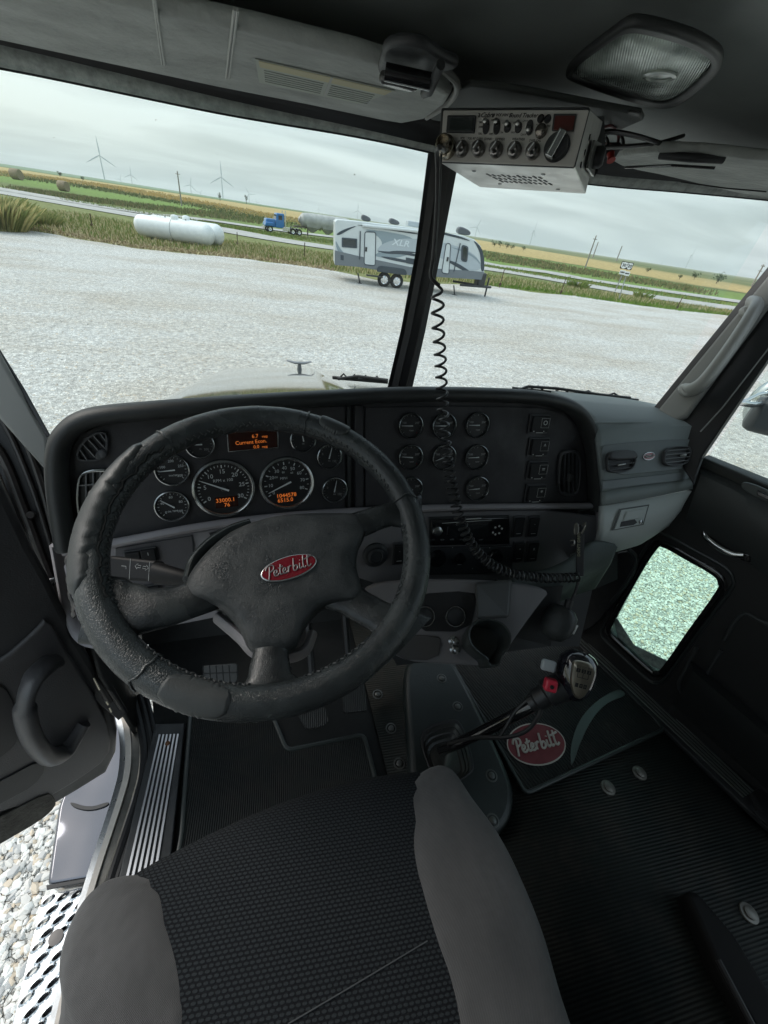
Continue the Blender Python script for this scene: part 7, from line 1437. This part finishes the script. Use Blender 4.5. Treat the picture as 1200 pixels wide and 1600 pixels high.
# loose wires
wr = thing('wire_bundle', px(950, 215, .64), 'tangle of black and red wires behind the radio', 'wires')
for k, (pts, r_, m) in enumerate((([(935, 198, .62), (950, 192, .66), (965, 203, .68), (973, 218, .68), (972, 232, .68), (958, 232, .66)], .0026, RUB), ([(936, 202, .62), (955, 197, .64), (966, 212, .66), (962, 228, .66), (944, 224, .64)], .0022, mat('wire_red', (.10, .015, .02), .5)), ([(936, 208, .62), (960, 206, .62), (1000, 214, .64), (1050, 230, .68), (1085, 242, .70), (1125, 240, .72)], .0035, RUB), ([(945, 230, .63), (990, 228, .65), (1035, 222, .68), (1068, 212, .70)], .0030, RUB), ([(936, 215, .62), (946, 214, .63), (950, 226, .63), (940, 232, .63)], .0022, RUB), ([(938, 195, .63), (946, 210, .62), (936, 222, .62)], .0018, mat('wire_grey', (.2, .2, .2), .5)))):
    mb = MB(); mb.tube(spline(row(pts), 6), r_, 8); mb.build('wire', m, wr)
mb = MB(); a = px(954, 238, .66); b = px(955, 251, .66); mb.tube([a, a.lerp(b, .55), b], [.006, .005, .0065], 12); mb.build('wire_cap', mat('cap_red', (.35, .03, .02), .4), wr)
mb = MB(); mb.box(px(955, 234, .66), CX*.012, CY*.006, CZ*.008); mb.build('connector', BLK, wr, smooth=False, bevel=.002)
# coiled cord and microphone
cdg = thing('coiled_cord', px(690, 600, .75), 'black coiled microphone cord hanging from the radio across the dash', 'cord')
hang = row([(694, 234, .535), (688, 230, .515), (683, 236, .53), (684, 270, .56), (682, 330, .60), (677, 400, .635), (673, 430, .645), (680, 441, .65), (686, 446, .655)])
mb = MB(); mb.tube(spline(hang, 8), .0031, 8); mb.build('straight_lead', RUB, cdg)
mb = MB(); mb.tube(spline([q+V(.006, .0, 0) for q in row([(683, 240, .54), (681, 300, .59), (677, 360, .62), (674, 410, .64)])], 6), .0016, 6); mb.build('tape_wire', RUB, cdg)
ax_ = spline(row([(685, 446, .66), (684, 500, .69), (688, 560, .73), (691, 620, .77), (695, 680, .80), (706, 760, .82), (722, 820, .835), (748, 865, .86), (790, 893, .89), (850, 903, .92), (906, 902, .95)]), 60)
seg = [0]
for i in range(1, len(ax_)): seg.append(seg[-1]+(ax_[i]-ax_[i-1]).length)
Lt = seg[-1]; pts = []; rr_ = []; ph = 0; s_cur = 0; N_ = 2600; prevn = None
import bisect
for i in range(N_):
    s_ = Lt*i/(N_-1); k = min(max(1, bisect.bisect(seg, s_)), len(ax_)-1); t = (s_-seg[k-1])/max(1e-9, seg[k]-seg[k-1]); c_ = ax_[k-1].lerp(ax_[k], t); d = (ax_[k]-ax_[max(0, k-3)]).normalized()
    if prevn is None: prevn = CZ
    a = (prevn-prevn.dot(d)*d).normalized(); prevn = a; b = d.cross(a)
    pitch = .023 if s_ < .10 else (.0205 if s_ < .22 else max(.0125, .0205-(s_-.22)*.07)); ph += 2*math.pi*(Lt/(N_-1))/pitch
    rad_ = .0095*min(1, s_/.012+.1); pts.append(c_+a*math.cos(ph)*rad_+b*math.sin(ph)*rad_)
mb = MB(); mb.tube(pts, .0023, 8); mb.build('coil', mat('cord_black', (.02, .021, .022), .3), cdg)
mc_ = thing('microphone', px(880, 965, .90), 'black hand microphone hanging low beside the center console', 'microphone')
mb = MB(); mb.tube(row([(904, 905, .955), (899, 925, .96), (890, 944, .965)]), .0035, 8); mb.tube(row([(890, 938, .965), (886, 950, .965)]), .009, 12); mb.build('strain_relief', RUB, mc_)
mb = MB(); mf_ = px(872, 974, .97); u1 = (px(886, 945, .97)-px(860, 1000, .97)).normalized(); n1_ = (CAM-mf_).normalized(); n1_ = (n1_-n1_.dot(u1)*u1).normalized(); v1 = u1.cross(n1_)
rs = []
for h, a_, b_ in ((.043, .010, .008), (.040, .022, .014), (.028, .034, .019), (.005, .038, .021), (-.02, .034, .020), (-.036, .024, .015), (-.042, .008, .006)): rs.append([mf_+u1*h+v1*a_*math.cos(2*math.pi*j/20)+n1_*b_*math.sin(2*math.pi*j/20) for j in range(20)])
mb.rings(rs[::-1], True, True, True); mb.build('body', leather('mic_shell', (.022, .023, .023), .4, 40, .4, .002), mc_)
mb = MB(); mb.box(px(897, 983, .955), v1*.005, u1*.012, n1_*.002); mb.build('hang_clip', CHROME, mc_, smooth=False)
st_ = thing('hook_strap', px(903, 850, .88), 'black strap with pale lettering and silver hooks on the dash edge', 'strap')
sF = frame3(px(900, 905, .955), px(913, 905, .955), px(904, 830, .97)); 
mb = MB(); mb.plate(sF, P2(sF, [(899, 900), (911, 900), (912, 825), (905, 820), (900, 832)]), .005, .0015); mb.build('strap_band', RUB, st_)
mb = MB(); f = shift(sF, .0052); mb.text(f, "DON'T DRIVE", loc2(f, 904.5, 850), .0095, .0004, rot=math.radians(86), bold=.0002); mb.build('strap_lettering', mat('ink_tan', (.22, .21, .13), .6), st_, smooth=False)
mb = MB(); mb.plate(shift(sF, .004), chaikin(P2(shift(sF, .004), [(897, 816), (904, 819), (903, 836), (894, 836)]), 1), .006, .002); mb.plate(shift(sF, .002), chaikin(P2(shift(sF, .002), [(912, 820), (914, 817), (914, 832), (909, 838)]), 1), .004, .001) if False else None; mb.build('hook', mat('hook_metal', (.20, .19, .17), .3, .8), st_)
mb = MB(); mb.tube(spline(row([(909, 834, .96), (915, 822, .96), (914, 817, .96), (910, 822, .96)]), 5), .0022, 8); mb.build('hook', mat('hook_metal', (.2, .19, .17), .3, .8), st_)
mb = MB(); mb.tube(spline(row([(891, 845, .96), (896, 844, .96), (897, 850, .96), (891, 852, .96)]), 5), .002, 8); mb.build('ring', mat('hook_metal', (.2, .19, .17), .3, .8), st_)

# ------------------------------------------------------------------ thin overcast haze over the plain
mb = MB(); mb.bx(-2600, 2600, -400, 2600, -20, 140); hzo = mb.build('haze', [], smooth=False); hm = bpy.data.materials.new('haze_air'); hm.use_nodes = True; ht = hm.node_tree; ht.nodes.clear()
hv_ = ht.nodes.new('ShaderNodeVolumePrincipled'); hv_.inputs['Color'].default_value = (.96, .985, 1, 1); hv_.inputs['Density'].default_value = .00020; ho_ = ht.nodes.new('ShaderNodeOutputMaterial'); ht.links.new(hv_.outputs[0], ho_.inputs['Volume'])
hzo.data.materials.append(hm); hzo['kind'] = 'stuff'; hzo['label'] = 'thin pale haze over the fields'; hzo['category'] = 'haze'
